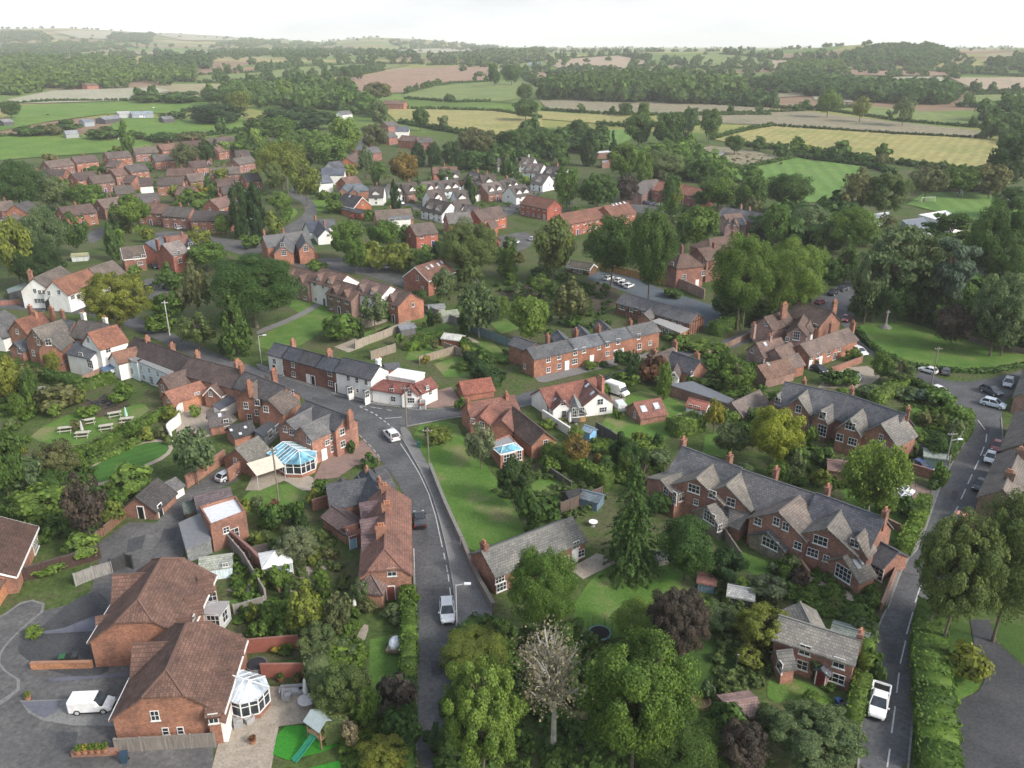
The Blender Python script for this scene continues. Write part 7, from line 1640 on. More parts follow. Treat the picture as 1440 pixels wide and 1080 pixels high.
for v in [('suv', 561, 627, 541, 606, cW, 'white four-wheel-drive car rounding the junction') , ('suv', 591, 748, 589, 724, cK, 'black four-wheel-drive car driving up the main road'), ('suv', 628, 850, 630, 880, (.6, .62, .64), 'silver-white car parked on the main road pavement edge'), ('van', 104, 999, 160, 996, cW, 'white panel van parked on the curved driveway'), ('pickup', 1239, 970, 1230, 1018, cW, 'white pickup truck driving down the right lane'),
 ('car', 1315, 527, 1294, 521, cW, 'white hatchback parked on the gravel before the church green'), ('car', 1329, 531, 1329, 520, cG, 'grey small car facing the church green'), ('suv', 1420, 535, 1414, 550, cS, 'silver car at the mouth of the side lane'), ('suv', 1378, 548, 1408, 560, cN, 'dark blue-black estate car on the verge'), ('suv', 1380, 568, 1412, 576, (.62, .7, .76), 'pale blue-white car on the verge beside the dark one'), ('car', 1312, 549, 1330, 557, cW, 'white car behind the corner hedge'),
 ('car', 1404, 624, 1397, 640, cR, 'red car in the lane parking line'), ('car', 1396, 638, 1387, 658, cW, 'white hatchback in the lane parking line'), ('car', 1384, 677, 1369, 697, cK, 'black hatchback at the end of the lane parking line'), ('car', 1351, 730, 1343, 742, (.5, .2, .14), 'orange-red car under the overhanging roadside tree'), ('car', 1249, 686, 1284, 698, cW, 'white estate car on the pink driveway'), ('car', 1244, 694, 1276, 704, (.62, .64, .66), 'silver-white hatchback beside the white estate'), ('car', 1284, 654, 1308, 666, cB, 'dark blue car between the teal fence and red wall'),
 ('car', 1190, 530, 1176, 538, cW, 'white car in the cottage yard, gravel'), ('car', 1208, 531, 1200, 542, (.7, .72, .74), 'silver car in the cottage yard, gravel'), ('suv', 1201, 495, 1214, 501, cW, 'white car on the lane below the cluster'), ('car', 1146, 520, 1157, 525, cK, 'dark car under the cluster shrubs'), ('car', 1190, 447, 1187, 456, cR, 'red car beside the cluster end gable'), ('suv', 1164, 418, 1179, 411, cK, 'black car parked second from the gateway in the lane'), ('suv', 1178, 412, 1192, 406, cN, 'black-blue car parked first by the gateway in the lane'), ('car', 1146, 430, 1160, 425, cR, 'maroon car behind the black parked pair'),
 ('car', 848, 396, 864, 391, cW, 'first white car in the blue-grey car park, beside the chalet'), ('car', 862, 400, 880, 394, cW, 'second white car in the blue-grey car park'), ('car', 868, 404, 886, 398, cS, 'silver car in the blue-grey car park'), ('car', 876, 408, 893, 401, cW, 'last white car in the blue-grey car park'), ('van', 532, 374, 550, 382, cS, 'silver van parked by the yellow shrubs'), ('car', 513, 372, 528, 378, cK, 'black car behind the silver van'), ('car', 310, 678, 330, 668, cS, 'silver car at the coach house door'),
 ('camper', 858, 551, 878, 558, (.8, .79, .74), 'cream camper van beside the big brick stack'), ('van', 874, 580, 866, 570, (.7, .72, .72), 'grey-white van with open back beside the camper'), ('car', 150, 322, 162, 318, cB, 'dark blue car in the close beyond the hedge'), ('car', 138, 306, 146, 303, cB, 'dark car beside the far brick close'), ('car', 246, 324, 262, 321, cS, 'pale car parked on the upper road verge'), ('car', 213, 374, 224, 381, cK, 'black car beside the brick villa'), ('car', 255, 424, 260, 418, cG, 'grey car under trees in the pub car park'), ('car', 206, 408, 212, 404, cK, 'black car in the pub car park'),
 ('van', 556, 284, 572, 290, cW, 'white van before the dormer houses'), ('car', 505, 307, 515, 303, cG, 'grey car beside the dark-roofed dormer house'), ('car', 492, 309, 502, 305, cR, 'red car beside the dark-roofed dormer house'), ('car', 576, 287, 584, 283, cR, 'red car on a dormer-house drive'), ('car', 686, 284, 696, 281, cN, 'navy car on a dormer-house drive'), ('car', 704, 284, 714, 280, cW, 'white car on a dormer-house drive'), ('car', 712, 279, 722, 276, cS, 'silver car on a dormer-house drive'), ('car', 761, 258, 770, 255, cB, 'blue car in the row before the white-dormer terrace'), ('car', 766, 260, 775, 257, cW, 'first white car before the white-dormer terrace'), ('car', 771, 261, 780, 258, (.7, .72, .74), 'pale silver car before the white-dormer terrace'), ('car', 724, 285, 732, 281, cW, 'white car beside the square red-brick house'), ('car', 798, 289, 806, 286, cN, 'navy car under trees by the orange-roofed block'),
 ('car', 902, 289, 908, 284, cK, 'black car before the care block, first in row'), ('car', 909, 290, 915, 285, cB, 'blue car before the care block'), ('car', 917, 291, 923, 287, cG, 'dark grey car before the care block'), ('car', 926, 292, 934, 288, cW, 'white car before the care block'), ('car', 1155, 294, 1164, 290, (.2, .3, .42), 'light blue car at the paddock gate'), ('car', 1165, 294, 1172, 290, cB, 'dark blue car at the paddock gate'), ('car', 1172, 293, 1179, 290, cK, 'black car at the paddock gate'), ('car', 722, 345, 729, 341, cW, 'white car by the red-brick lodge'), ('car', 745, 340, 752, 336, cS, 'silver car on the grey turning head'), ('van', 196, 166, 205, 166, cW, 'white van among the farm sheds')]:
    vehicle(*v)
# ---------------------------------------------------------------- garden buildings and furniture
def shed(cx, cy, L, w, zr, ze, ang, wall, roof, label, name='garden_shed', wm='timber', win=()):
    KS(.8, .8, .85); p = P(cx, cy, zr*.8); s = M(cx, cy, cx+1, cy, zr, ze, w, o=.15); L *= .85; d = Vector((math.cos(ang), math.sin(ang), 0))*L/2; s.init(p-d, p+d)
    building(label, [s], win=win, wall=wall, roof=roof, wm=wm, name=name, cat='shed', simple=True)
for a in [(303, 782, 4, 1.6, 3.0, 2.1, .25, (.62, .72, .74), (.30, .34, .32), 'white garden shed with grey-green roof and small window', 'garden_shed', 'timber', [(317, 794, .8, .6)]), (362, 768-10+10, 2.2, 1.2, 2.5, 1.9, .4, (.2, .1, .06), (.12, .1, .09), 'brown shed behind the gazebo garden wall'), (571, 456, 4, 1.4, 2.8, 2.1, .5, (.13, .13, .14), (.22, .24, .27), 'grey-roofed shed on the pale trellis fence'), (613, 428, 4.4, 1.5, 2.8, 2.1, .3, (.5, .5, .48), (.2, .2, .2), 'dark-roofed cabin with white front at the fence corner'), (630, 437, 5, 1.8, 2.9, 2.2, .4, (.3, .3, .28), (.30, .33, .26), 'open-fronted shelter with green-grey roof'), (637, 470, 4.6, 2.0, 2.9, 2.2, -.35, (.26, .10, .07), (.5, .5, .47), 'red garden room with white-edged flat-pitched roof'),
 (808, 690, 2.8, 1.5, 2.4, 1.7, .4, (.05, .05, .05), (.05, .05, .052), 'black playhouse shed in the rough fenced garden'), (833, 693, 3, 1.5, 2.5, 1.9, -.5, (.13, .2, .26), (.16, .2, .23), 'blue-grey shed beside the black playhouse shed'), (829, 600, 1.8, 1.1, 2.6, 2.0, -.7, (.22, .42, .62), (.3, .42, .55), 'narrow bright blue shed at the white cottage corner'), (826, 658, 1.6, .9, 2.3, 1.8, -.6, (.4, .46, .5), (.2, .24, .28), 'tiny pale blue shed among the shrubs'), (1243, 631, 3.4, 2, 2.6, 2, -.4, (.13, .2, .17), (.17, .22, .19), 'hidden green shed') if 0 else (1316, 633, 3.6, 1.9, 2.6, 2, -.35, (.16, .24, .2), (.34, .40, .37), 'pale green-roofed shed behind the teal fence'), (995, 808, 2.2, 1.2, 2.3, 1.7, -.3, (.16, .24, .28), (.28, .14, .12), 'blue-grey playhouse with red roof beneath the evergreens'), (1043, 826, 3.2, 1.5, 2.4, 1.8, -.3, (.06, .06, .06), (.34, .36, .36), 'black shed with curved pale roof beside the playhouse'), (1197, 884, 4, 1.7, 2.6, 1.9, -.5, (.17, .2, .17), (.18, .21, .19), 'grey-green curved-roof shed behind the small brick cottage'), (1042, 985, 3.4, 1.8, 2.6, 2, .2, (.12, .1, .09), (.28, .2, .19), 'purple-roofed shed below the compost ring'), (930, 775, 1.6, 1, 1.9, 1.3, .3, (.5, .5, .47), (.4, .41, .4), 'small whitish hen house under the evergreens'), (550, 511, 3, 1.6, 2.8, 2.1, .4, (.2, .08, .05), (.1, .1, .11), 'brown shed between the white houses'), (52, 545, 2.4, 1.3, 2.4, 1.8, .3, (.2, .17, .15), (.26, .25, .24), 'weathered shed behind the pub garden hedge'), (115, 402, 6, 2, 2.6, 2, .4, (.5, .5, .5), (.4, .44, .3), 'hidden') if 0 else (112, 356, 5, 2, 2.6, 2, .3, (.5, .52, .5), (.38, .40, .26), 'pale mossy-roofed store behind the pub'), (1187, 650, 5, 2.4, 3, 2.3, -.3, (.22, .14, .11), (.26, .17, .15), 'reddish flat-pitched garage behind the airy tree') ]:
    shed(*a)
def conservatory(cx, cy, r, L, ang, label, roof='blueglass', base=(.3, .14, .09), zr=3.4, ze=2.3):
    """polygon-ended glasshouse: dwarf wall, frame, panes, glazed roof with bars"""
    p = P(cx, cy, 1.5); p.z = 0; o = thing('conservatory', p, label, 'conservatory', None, ang); pl = [(-L, -r), (L*.45, -r), (L, -r*.45), (L, r*.45), (L*.45, r), (-L, r)]; n = len(pl)
    bw = MB(); gl = MB(); fr = MB(); rf = MB(); rb = MB(); ap = (L*.35, 0, zr); aq = (-L, 0, zr)
    for i in range(n-1+1):
        a, b = pl[i], pl[(i+1) % n]
        bw.add([(*a, -.1), (*b, -.1), (*b, .6), (*a, .6)], [(0, 1, 2, 3)]); gl.add([(a[0]*.985, a[1]*.985, .6), (b[0]*.985, b[1]*.985, .6), (b[0]*.985, b[1]*.985, ze), (a[0]*.985, a[1]*.985, ze)], [(0, 1, 2, 3)])
        Ln = math.hypot(b[0]-a[0], b[1]-a[1]); k = max(2, int(Ln/.8))
        for j in range(k): q = Vector((*a, 0)).lerp(Vector((*b, 0)), j/k); fr.box(q.x-.045, q.x+.045, q.y-.045, q.y+.045, .6, ze)
        fr.bar((*a, ze), (*b, ze), .09); fr.bar((*a, .63), (*b, .63), .06); fr.bar((*a, ze-.55), (*b, ze-.55), .035)
    vs = [(x*1.04, y*1.04, ze+.05) for x, y in pl]+[ap, aq]; rf.slab(vs, [[0, 1, 6, 7], [1, 2, 6], [2, 3, 6], [3, 4, 6], [4, 5, 7, 6]], .05)
    for i in range(n):
        v = Vector(vs[i]); t = Vector(ap if 0 < i < 5 else aq); rb.bar(v, t, .06)
    for sgn in (-1, 1):
        k = max(3, int(L*1.45/.7))
        for j in range(1, k): x = -L+(L*1.45)*j/k; rb.bar((x, sgn*r*1.04, ze+.07), (min(x, L*.35), 0, zr+.03), .035)
    rb.bar(ap, aq, .08)
    bw.obj('dwarf_wall', 'brick', o, base); gl.obj('glazing', 'glass', o); f = fr.obj('frame', 'plain', o, WH); q = rf.obj('glass_roof', roof, o); rb.obj('roof_bars', 'plain', q, WH)
conservatory(416, 646, 2.7, 3.2, -.75, 'white-framed conservatory with bright blue glass roof')
conservatory(344, 976, 1.9, 2.2, -.35, 'white-framed conservatory on the lower detached house', 'paleglass')
KS(.8, .8, .8); building('grey-roofed glazed lean-to on the upper detached house', [F([(277, 862), (296, 846), (322, 846), (308, 866)], 3, wall=(.5, .5, .5), roof=(.26, .25, .25), par=0, pent=[.2, .5, 0, -.3])], win=[(316, 866, 1.2, 1.6), (300, 872, 1.6, 1.6)], name='lean_to', cat='outbuilding', wm='plain')
def gazebo():
    p = P(390, 806); o = thing('gazebo', p, 'white pyramid-roofed gazebo in the cottage garden', 'gazebo', None, .4); r = 1.8; rf = MB(); rb = MB()
    vs = [(-r, -r, 2.2), (r, -r, 2.2), (r, r, 2.2), (-r, r, 2.2), (0, 0, 3.1)]; rf.slab(vs, [[0, 1, 4], [1, 2, 4], [2, 3, 4], [3, 0, 4]], .06)
    for i in range(4):
        rb.bar(vs[i], vs[4], .06)
        for k in (.25, .5, .75): e = Vector(vs[i]).lerp(Vector(vs[(i+1) % 4]), k); rb.bar(e+Vector((0, 0, .03)), e.lerp(Vector(vs[4]), 1-abs(k-.5)*1.4 if k != .5 else 1)+Vector((0, 0, .03)), .03)
    q = rf.obj('roof', 'plain', o, WH); rb.obj('roof_bars', 'plain', q, (.6, .6, .6)); b = MB(); g = MB(); f = MB(); b.box(-r+.1, r-.1, -r+.1, r-.1, 0, .6); g.box(-r+.14, r-.14, -r+.14, r-.14, .6, 2.15)
    for x in (-1, -.33, .33, 1):
        for y in (-1, -.33, .33, 1):
            if max(abs(x), abs(y)) == 1: f.box(x*(r-.12)-.05, x*(r-.12)+.05, y*(r-.12)-.05, y*(r-.12)+.05, .6, 2.2)
    b.obj('base', 'brick', o, BR); g.obj('glazing', 'paleglass', o); f.obj('frame', 'plain', o, WH)
gazebo()
def picnic(px, py, rz, label):
    p = P(px, py); o = thing('picnic_table', p, label, 'picnic table', 'picnic tables in the pub garden', rz); o.scale = (1.15, 1.15, 1.1); c = (.46, .42, .36); MB().box(-.95, .95, -.38, .38, .72, .77).obj('tabletop', 'timber', o, c)
    for s in (-1, 1): MB().box(-.95, .95, s*.75-.14, s*.75+.14, .42, .46).obj('seat', 'timber', o, c); m = MB(); m.bar((s*.7, -.75, 0), (s*.7, .25, .74), .05); m.bar((s*.7, .75, 0), (s*.7, -.25, .74), .05); m.bar((s*.7, -.8, .39), (s*.7, .8, .39), .045); m.obj('leg', 'timber', o, c)
for i, a in enumerate([(93, 607, .3, 'picnic table with a clutter of chairs at the garden hedge end'), (125, 596, .5, 'picnic table in the middle of the upper row'), (162, 586, .5, 'picnic table at the barn end of the upper row'), (117, 614, .2, 'picnic table with folded grey parasol'), (150, 604, .4, 'bare picnic table in the lower row'), (179, 594, .3, 'picnic table with folded pale green parasol')]): picnic(*a)
def parasol(px, py, h, col, label, closed=True, zb=0):
    p = P(px, py); o = thing('parasol', p+Vector((0, 0, zb)), label, 'parasol'); MB().bar((0, 0, 0), (0, 0, h), .03, n=8).obj('pole', 'metal', o); b = MB().lathe([(.28, 0), (.28, .08), (.05, .12)], 12); b.obj('base', 'plain', o, (.15, .15, .15))
    c = MB(); c.lathe([(.22, h-1.7), (.26, h-1.4), (.12, h-.2), (.02, h+.05)] if closed else [(1.3, h-.45), (.7, h-.2), (.03, h+.02)], 10); c.obj('canopy', 'plain', o, col)
parasol(117, 612, 2.6, (.42, .42, .42), 'folded grey parasol over a picnic table'); parasol(179, 592, 2.6, (.35, .55, .48), 'folded pale green parasol over a picnic table'); parasol(801, 600, 2.6, (.6, .62, .64), 'folded pale parasol on the white cottage terrace'); parasol(431, 985, 2.7, (.52, .55, .57), 'folded grey parasol through the round patio table'); parasol(499, 858, 2.2, (.7, .7, .68), 'folded white parasol by the roadside cottage door')
def pole(px, py, h, r=.13, col=(.20, .17, .14), label='', kind='pole'):
    p = P(px, py); o = thing('utility_pole' if kind == 'pole' else 'street_lamp', p, label, 'pole' if kind == 'pole' else 'street lamp')
    MB().bar((0, 0, -.2), (0, 0, h), r, n=8, r2=r*.75).obj('pole', 'timber' if kind == 'pole' else 'metal', o, col)
    if kind == 'pole':
        MB().box(-.7, .7, -.06, .06, h-.55, h-.43).obj('crossarm', 'timber', o, col); m = MB()
        for x in (-.6, -.2, .2, .6): m.lathe([(.05, 0), (.07, .06), (.03, .14)], 6, 0, (x, 0, h-.43))
        m.obj('insulator', 'plain', o, (.5, .5, .48))
    else:
        MB().bar((0, 0, h-.05), (1.1, 0, h+.15), .05, n=6).obj('arm', 'metal', o); MB().box(.9, 1.6, -.14, .14, h+.08, h+.24).obj('lamp_head', 'lamp', o)
    return p, h
pa = pole(392, 705, 8.5, label='timber pole in the conservatory garden'); pb = pole(572, 601, 7.5, label='timber pole at the road junction corner'); pc = pole(239, 472, 8, .12, (.5, .5, .48), label='pale pole among trees by the park'); pd = pole(1308, 548, 8.5, label='tall pole at the corner of the right lane'); pe = pole(1292+12, 896, 8.5, label='leaning timber pole beside the long leafy hedge'); pf = pole(1044, 464, 8, label='timber pole at the gable of the timber-framed hall'); pg = pole(603, 652, 6, label='short pole on the lawn edge by the bus stop'); ph = pole(1325, 676, 8, .1, (.2, .2, .19), label='slim pole by the brick driveway entrance'); pi_ = pole(1205, 640, 6, label='hidden pole') if 0 else None; pj = pole(406, 275, 8, label='dark pole on the upper road verge'); pk = pole(1046, 438, 8.5, .12, label='pole among ivy at the car park edge')
pole(643, 893, 6.5, .07, (.3, .3, .3), 'street lamp standing on the main road pavement', 'lamp'); pole(1326, 672, 6.2, .07, (.3, .3, .3), 'street lamp beside the lane near the brick drive', 'lamp'); pole(368, 512, 6, .07, (.3, .3, .3), 'street lamp at the park corner of the main road', 'lamp'); pole(351, 336, 6.5, .07, (.3, .3, .3), 'street lamp on the upper road beside the cypress pair', 'lamp')
def wire(a, b, label, sag=.5):
    (p, h), (q, k) = a, b; m = MB(); A = p+Vector((0, 0, h-.3)); B = q+Vector((0, 0, k-.3)); last = A; n = 10
    for i in range(1, n+1):
        t = i/n; c = A.lerp(B, t)-Vector((0, 0, sag*4*t*(1-t))); m.bar(last-A, c-A, .014, n=3); last = c
    tag(m.obj('overhead_wire', 'tyre', None, None, A), label, 'cable')
wire(pa, (P(450, 1000), 6), 'overhead cable from the conservatory garden pole over the gardens'); wire(pg, (P(720, 600), 5), 'overhead cable over the wide lawn towards the barn'); wire(pf, pk, 'overhead cable beside the timber-framed hall'); wire(pe, (P(1250, 850), 5), 'overhead cable crossing the right lane')
def goal(px, py, rz, label):
    p = P(px, py); o = thing('football_goal', p, label, 'goal', None, rz); f = MB(); w, h = 3.2, 2.2
    for s in (-1, 1): f.bar((s*w, 0, 0), (s*w, 0, h), .07, n=6); f.bar((s*w, 0, h), (s*w, 1.6, 0), .05, n=5); f.bar((s*w, 0, .04), (s*w, 1.6, .04), .05, n=5)
    f.bar((-w, 0, h), (w, 0, h), .07, n=6); f.bar((-w, 1.6, .04), (w, 1.6, .04), .05, n=5); f.obj('frame', 'plain', o, WH); n = MB()
    for i in range(17): x = -w+2*w*i/16; n.bar((x, 0, h), (x, 1.6, .04), .012, n=3)
    for j in range(1, 6): t = j/6; n.bar((-w, 1.6*t, h*(1-t)), (w, 1.6*t, h*(1-t)), .012, n=3)
    n.obj('net', 'plain', o, (.6, .6, .6))
goal(1305, 285, .25, 'white football goal on the near side of the pitch'); goal(1352, 275, 1.2, 'white football goal on the far side of the pitch')
def cross():
    p = P(1245, 461); o = thing('memorial_cross', p, 'stone memorial cross on stepped base on the church green', 'memorial'); b = MB()
    for i, r in enumerate((1.6, 1.2, .8)): b.lathe([(r, i*.28), (r, i*.28+.275)], 8)
    b.obj('base', 'plain', o, (.26, .255, .24)); o.scale = (.85, .85, .8); s = MB(); s.box(-.24, .24, -.24, .24, .83, 1.5); s.bar((0, 0, 1.5), (0, 0, 5.2), .22, n=8, r2=.16); s.box(-.55, .55, -.11, .11, 4.5, 4.8); s.obj('shaft', 'plain', o, (.29, .285, .27))
cross()
def trampoline():
    p = P(843, 897); o = thing('trampoline', p, 'round garden trampoline with tall black net posts', 'trampoline'); o.scale = (.7, .7, .8); MB().lathe([(1.75, .82), (1.75, .86), (1.4, .88)], 24).obj('mat', 'tyre', o); m = MB()
    n = 24
    for i in range(n): a, b = 2*math.pi*i/n, 2*math.pi*(i+1)/n; m.add([(1.5*math.cos(a), 1.5*math.sin(a), .93), (1.85*math.cos(a), 1.85*math.sin(a), .9), (1.85*math.cos(b), 1.85*math.sin(b), .9), (1.5*math.cos(b), 1.5*math.sin(b), .93)], [(0, 1, 2, 3)])
    m.obj('pad', 'plain', o, (.10, .19, .17))
    for i in range(6): a = i*math.pi/3; MB().bar((1.85*math.cos(a), 1.85*math.sin(a), 0), (1.85*math.cos(a), 1.85*math.sin(a), 2.6), .04, n=6).obj('post', 'tyre', o)
trampoline()
def playtower():
    p = P(452, 1042); o = thing('play_tower', p, 'wooden play tower with pale roof and green slide', 'play tower', None, .9); f = MB()
    for x in (-.7, .7):
        for y in (-.9, .9): f.box(x-.06, x+.06, y-.06, y+.06, 0, 2.5)
    f.obj('frame', 'timber', o, (.25, .17, .10)); MB().box(-.75, .75, -.95, .95, 1.1, 1.18).obj('deck', 'timber', o, (.25, .17, .10)); r = MB(); r.slab([(-.95, -1.1, 2.4), (-.95, 1.1, 2.4), (.95, 1.1, 2.4), (.95, -1.1, 2.4), (0, -1.1, 3.1), (0, 1.1, 3.1)], [[0, 4, 5, 1], [4, 3, 2, 5]], .06); r.obj('roof', 'plain', o, (.36, .42, .42))
    s = MB(); 
    for j in range(8):
        t0, t1 = j/8, (j+1)/8; h = lambda t: 1.15*(1-t)**1.3+.1
        s.slab([(-.7-2.4*t0, -.28, h(t0)), (-.7-2.4*t1, -.28, h(t1)), (-.7-2.4*t1, .28, h(t1)), (-.7-2.4*t0, .28, h(t0))], [[0, 3, 2, 1]], .05)
        for q in (-.3, .3): s.bar((-.7-2.4*t0, q, h(t0)+.1), (-.7-2.4*t1, q, h(t1)+.1), .05)
    s.obj('slide', 'plain', o, (.03, .22, .13)); l = MB()
    for k in range(5): l.bar((.75+.1*(4-k), -.4, .2+k*.22), (.75+.1*(4-k), .4, .2+k*.22), .03)
    l.obj('ladder', 'timber', o, (.3, .06, .05))
playtower()
def round_table(px, py, r, col, label, h=.74):
    p = P(px, py); o = thing('garden_table', p, label, 'table'); MB().lathe([(r, h-.05), (r, h)], 20).obj('tabletop', 'plain', o, col); MB().lathe([(.3, 0), (.06, .1), (.06, h-.05)], 10).obj('leg', 'plain', o, (.3, .3, .3))
round_table(432, 992, .85, (.55, .53, .52), 'round grey patio table under a folded parasol'); round_table(834, 740, .6, (.8, .8, .8), 'round white garden table beneath the huge spruce'); round_table(810, 596, .8, (.09, .09, .09), 'round dark table on the white cottage terrace')
def sofa(px, py, w, rz, col, label):
    p = P(px, py); o = thing('garden_sofa', p, label, 'garden sofa', 'grey garden seats', rz); MB().box(-w/2, w/2, -.4, .4, .06, .36).obj('base', 'plain', o, col); MB().box(-w/2, w/2, .28, .42, .36, .78).obj('backrest', 'plain', o, col)
    for s in (-1, 1): MB().box(s*w/2-.07, s*w/2+.07, -.4, .42, .06, .6).obj('armrest', 'plain', o, col)
    n = max(1, round(w/.75))
    for i in range(n): x = -w/2+.12+(w-.24)*(i+.5)/n; MB().box(x-(w-.3)/n/2, x+(w-.3)/n/2, -.38, .26, .365, .5).obj('cushion', 'plain', o, tuple(c*1.3 for c in col))
for a in [(412, 975, 2.4, .1, (.3, .3, .31), 'long grey outdoor sofa on the paved patio'), (404, 982, .8, 1.6, (.3, .3, .31), 'grey outdoor armchair at the end of the long sofa'), (426, 972, .8, -1.3, (.27, .27, .28), 'grey outdoor armchair beside the black barbecue'), (336, 1020, .8, 1.9, (.3, .3, .3), 'grey patio lounger seat by the conservatory'), (350, 1014, .8, -.8, (.34, .34, .34), 'second grey patio seat by the conservatory steps')]: sofa(*a)
def bin_(px, py, col, lid, label, rz=.2):
    p = P(px, py); o = thing('wheelie_bin', p, label, 'bin', 'wheelie bins', rz); b = MB(); b.add([(-.22, -.26, .08), (.22, -.26, .08), (.22, .26, .08), (-.22, .26, .08), (-.28, -.34, 1.0), (.28, -.34, 1.0), (.28, .34, 1.0), (-.28, .34, 1.0)], [(0, 1, 5, 4), (1, 2, 6, 5), (2, 3, 7, 6), (3, 0, 4, 7), (3, 2, 1, 0)]); b.obj('body', 'plain', o, col); MB().box(-.3, .3, -.38, .36, 1.0, 1.07).obj('lid', 'plain', o, lid)
    for s in (-1, 1): MB().bar((s*.2, .3, .1), (s*.3, .3, .1), .1, n=10).obj('wheel', 'tyre', o)
for a in [(90, 934, (.03, .03, .03), (.03, .12, .05), 'green-lidded bin against the low drive wall'), (99, 933, (.02, .02, .02), (.02, .02, .02), 'black bin against the low drive wall'), (107, 932, (.03, .03, .03), (.04, .05, .05), 'dark bin closest to the detached house drive'), (176, 1072, (.03, .06, .09), (.03, .06, .1), 'navy bin before the grey panel fence'), (1184, 1000, (.03, .03, .03), (.05, .05, .05), 'black bin by the small cottage hedge'), (1178, 996, (.02, .05, .14), (.02, .05, .14), 'blue bin by the small cottage hedge'), (208, 404, (.03, .03, .04), (.03, .03, .04), 'bin in the pub car park'), (589, 630, (.02, .08, .07), (.02, .08, .07), 'teal bin on the lawn edge by the pavement'), (599, 609, (.02, .03, .02), (.03, .03, .03), 'black litter bin on the junction grass')]: bin_(*a)
def pot(px, py, label, col='g', z=0):
    p = P(px, py, z); o = thing('plant_pot', p, label, 'plant pot', 'potted plants'); MB().lathe([(.2, 0), (.3, .42), (.33, .45), (.24, .44)], 12).obj('pot', 'plain', o, (.34, .17, .10)); link('plant', VAR['s1'][1], o, TC[col], (0, 0, .68), 0, (.36, .36, .3))
for i, (x, y) in enumerate([(111, 1060), (120, 1059), (130, 1058), (139, 1058), (148, 1057)]): pot(x, y, ['potted plant at the outer end of the planter wall', 'second potted plant along the planter wall', 'middle potted plant of the planter wall', 'fourth potted plant along the planter wall', 'potted plant at the house end of the planter wall'][i], 'gYgyg'[i], .68)
pot(40, 984, 'potted plant at the slate gravel corner of the van drive', 'y'); pot(356, 1046, 'red flowering pot at the patio edge', 'r'); pot(395, 958, 'potted palm at the lower red fence', 'g'); pot(419, 958, 'second potted palm at the lower red fence', 'g')
def awning():
    p = P(374, 655, 2.3); o = thing('awning', Vector((p.x, p.y, 0)), 'cream canvas awning over the coach house patio', 'awning', None, .7); r = MB(); r.slab([(-2.2, -1.6, 2.1), (2.2, -1.6, 2.1), (2.2, 1.6, 2.8), (-2.2, 1.6, 2.8)], [[0, 1, 2, 3]], .06); r.obj('canopy', 'plain', o, (.62, .55, .45))
    for s in (-1, 1): MB().bar((s*2.1, -1.5, 0), (s*2.1, -1.5, 2.1), .05).obj('post', 'metal', o)
awning()
def tarp():
    p = P(556, 912); o = thing('covered_trailer', p, 'small trailer under a wrinkled white sheet beside the road hedge', 'trailer', None, 1.5); MB().box(-1.2, 1.2, -.75, .75, .35, .7).obj('bed', 'timber', o, (.18, .14, .10)); v, q = clump_crown(5, 40, .1); m = MB(); m.lathe([(.9, .7), (.85, .95), (.5, 1.2), (.1, 1.25)], 9, 0, (0, 0, 0), 1.15, .75); m.obj('cover', 'plain', o, (.7, .74, .76))
    for s in (-1, 1): w, k = wheel_meshes(.3); link('wheel', w, o, None, (0, s*.85, .3))
tarp()
def ring():
    p = P(985, 990); o = MB().lathe([(1.0, 0), (1.02, .45), (.85, .46), (.8, .1)], 14).obj('compost_ring', 'timber', None, (.30, .2, .12), p); tag(o, 'round wattle compost ring beside a brush pile', 'planter')
    p = P(262+66, 897+0); 
ring()
def hot_tub():
    p = P(362, 942); o = thing('hot_tub', p, 'round dark hot tub behind the conservatory', 'hot tub'); MB().lathe([(1.0, 0), (1.05, .75), (1.05, .8)], 20).obj('shell', 'plain', o, (.2, .2, .21)); MB().lathe([(.98, .81), (.9, .9), (.1, .93)], 20).obj('cover', 'plain', o, (.03, .03, .035))
    p = P(436, 977); o = thing('barbecue', p+Vector((.6, .3, 0)), 'black covered barbecue beside the tall hedge', 'barbecue', None, -.9); MB().box(-.75, .75, -.35, .35, .1, .95).obj('body', 'plain', o, (.02, .02, .022)); MB().lathe([(.36, -.7), (.36, .7)], 10).obj('hood', 'plain', o, (.025, .025, .028)); o.children[1].rotation_euler = (0, math.pi/2, 0); o.children[1].location = (0, 0, .95)
hot_tub()
for a in [(142, 568, 'first heap of black timber and garden furniture on the pub terrace'), (152, 573, 'second heap of dark garden furniture on the pub terrace')]:
    p = P(a[0], a[1]); o = thing('timber_heap', p, a[2], 'heap'); R = random.Random(a[0])
    for k in range(9):
        m = MB(); A = Vector((R.uniform(-2.2, 2.2), R.uniform(-1.4, 1.4), .1+.08*k)); an = R.uniform(0, 3); m.bar(A, A+Vector((math.cos(an)*1.8, math.sin(an)*1.8, R.uniform(-.05, .3))), .1); m.obj('beam', 'timber', o, (.04, .042, .05))
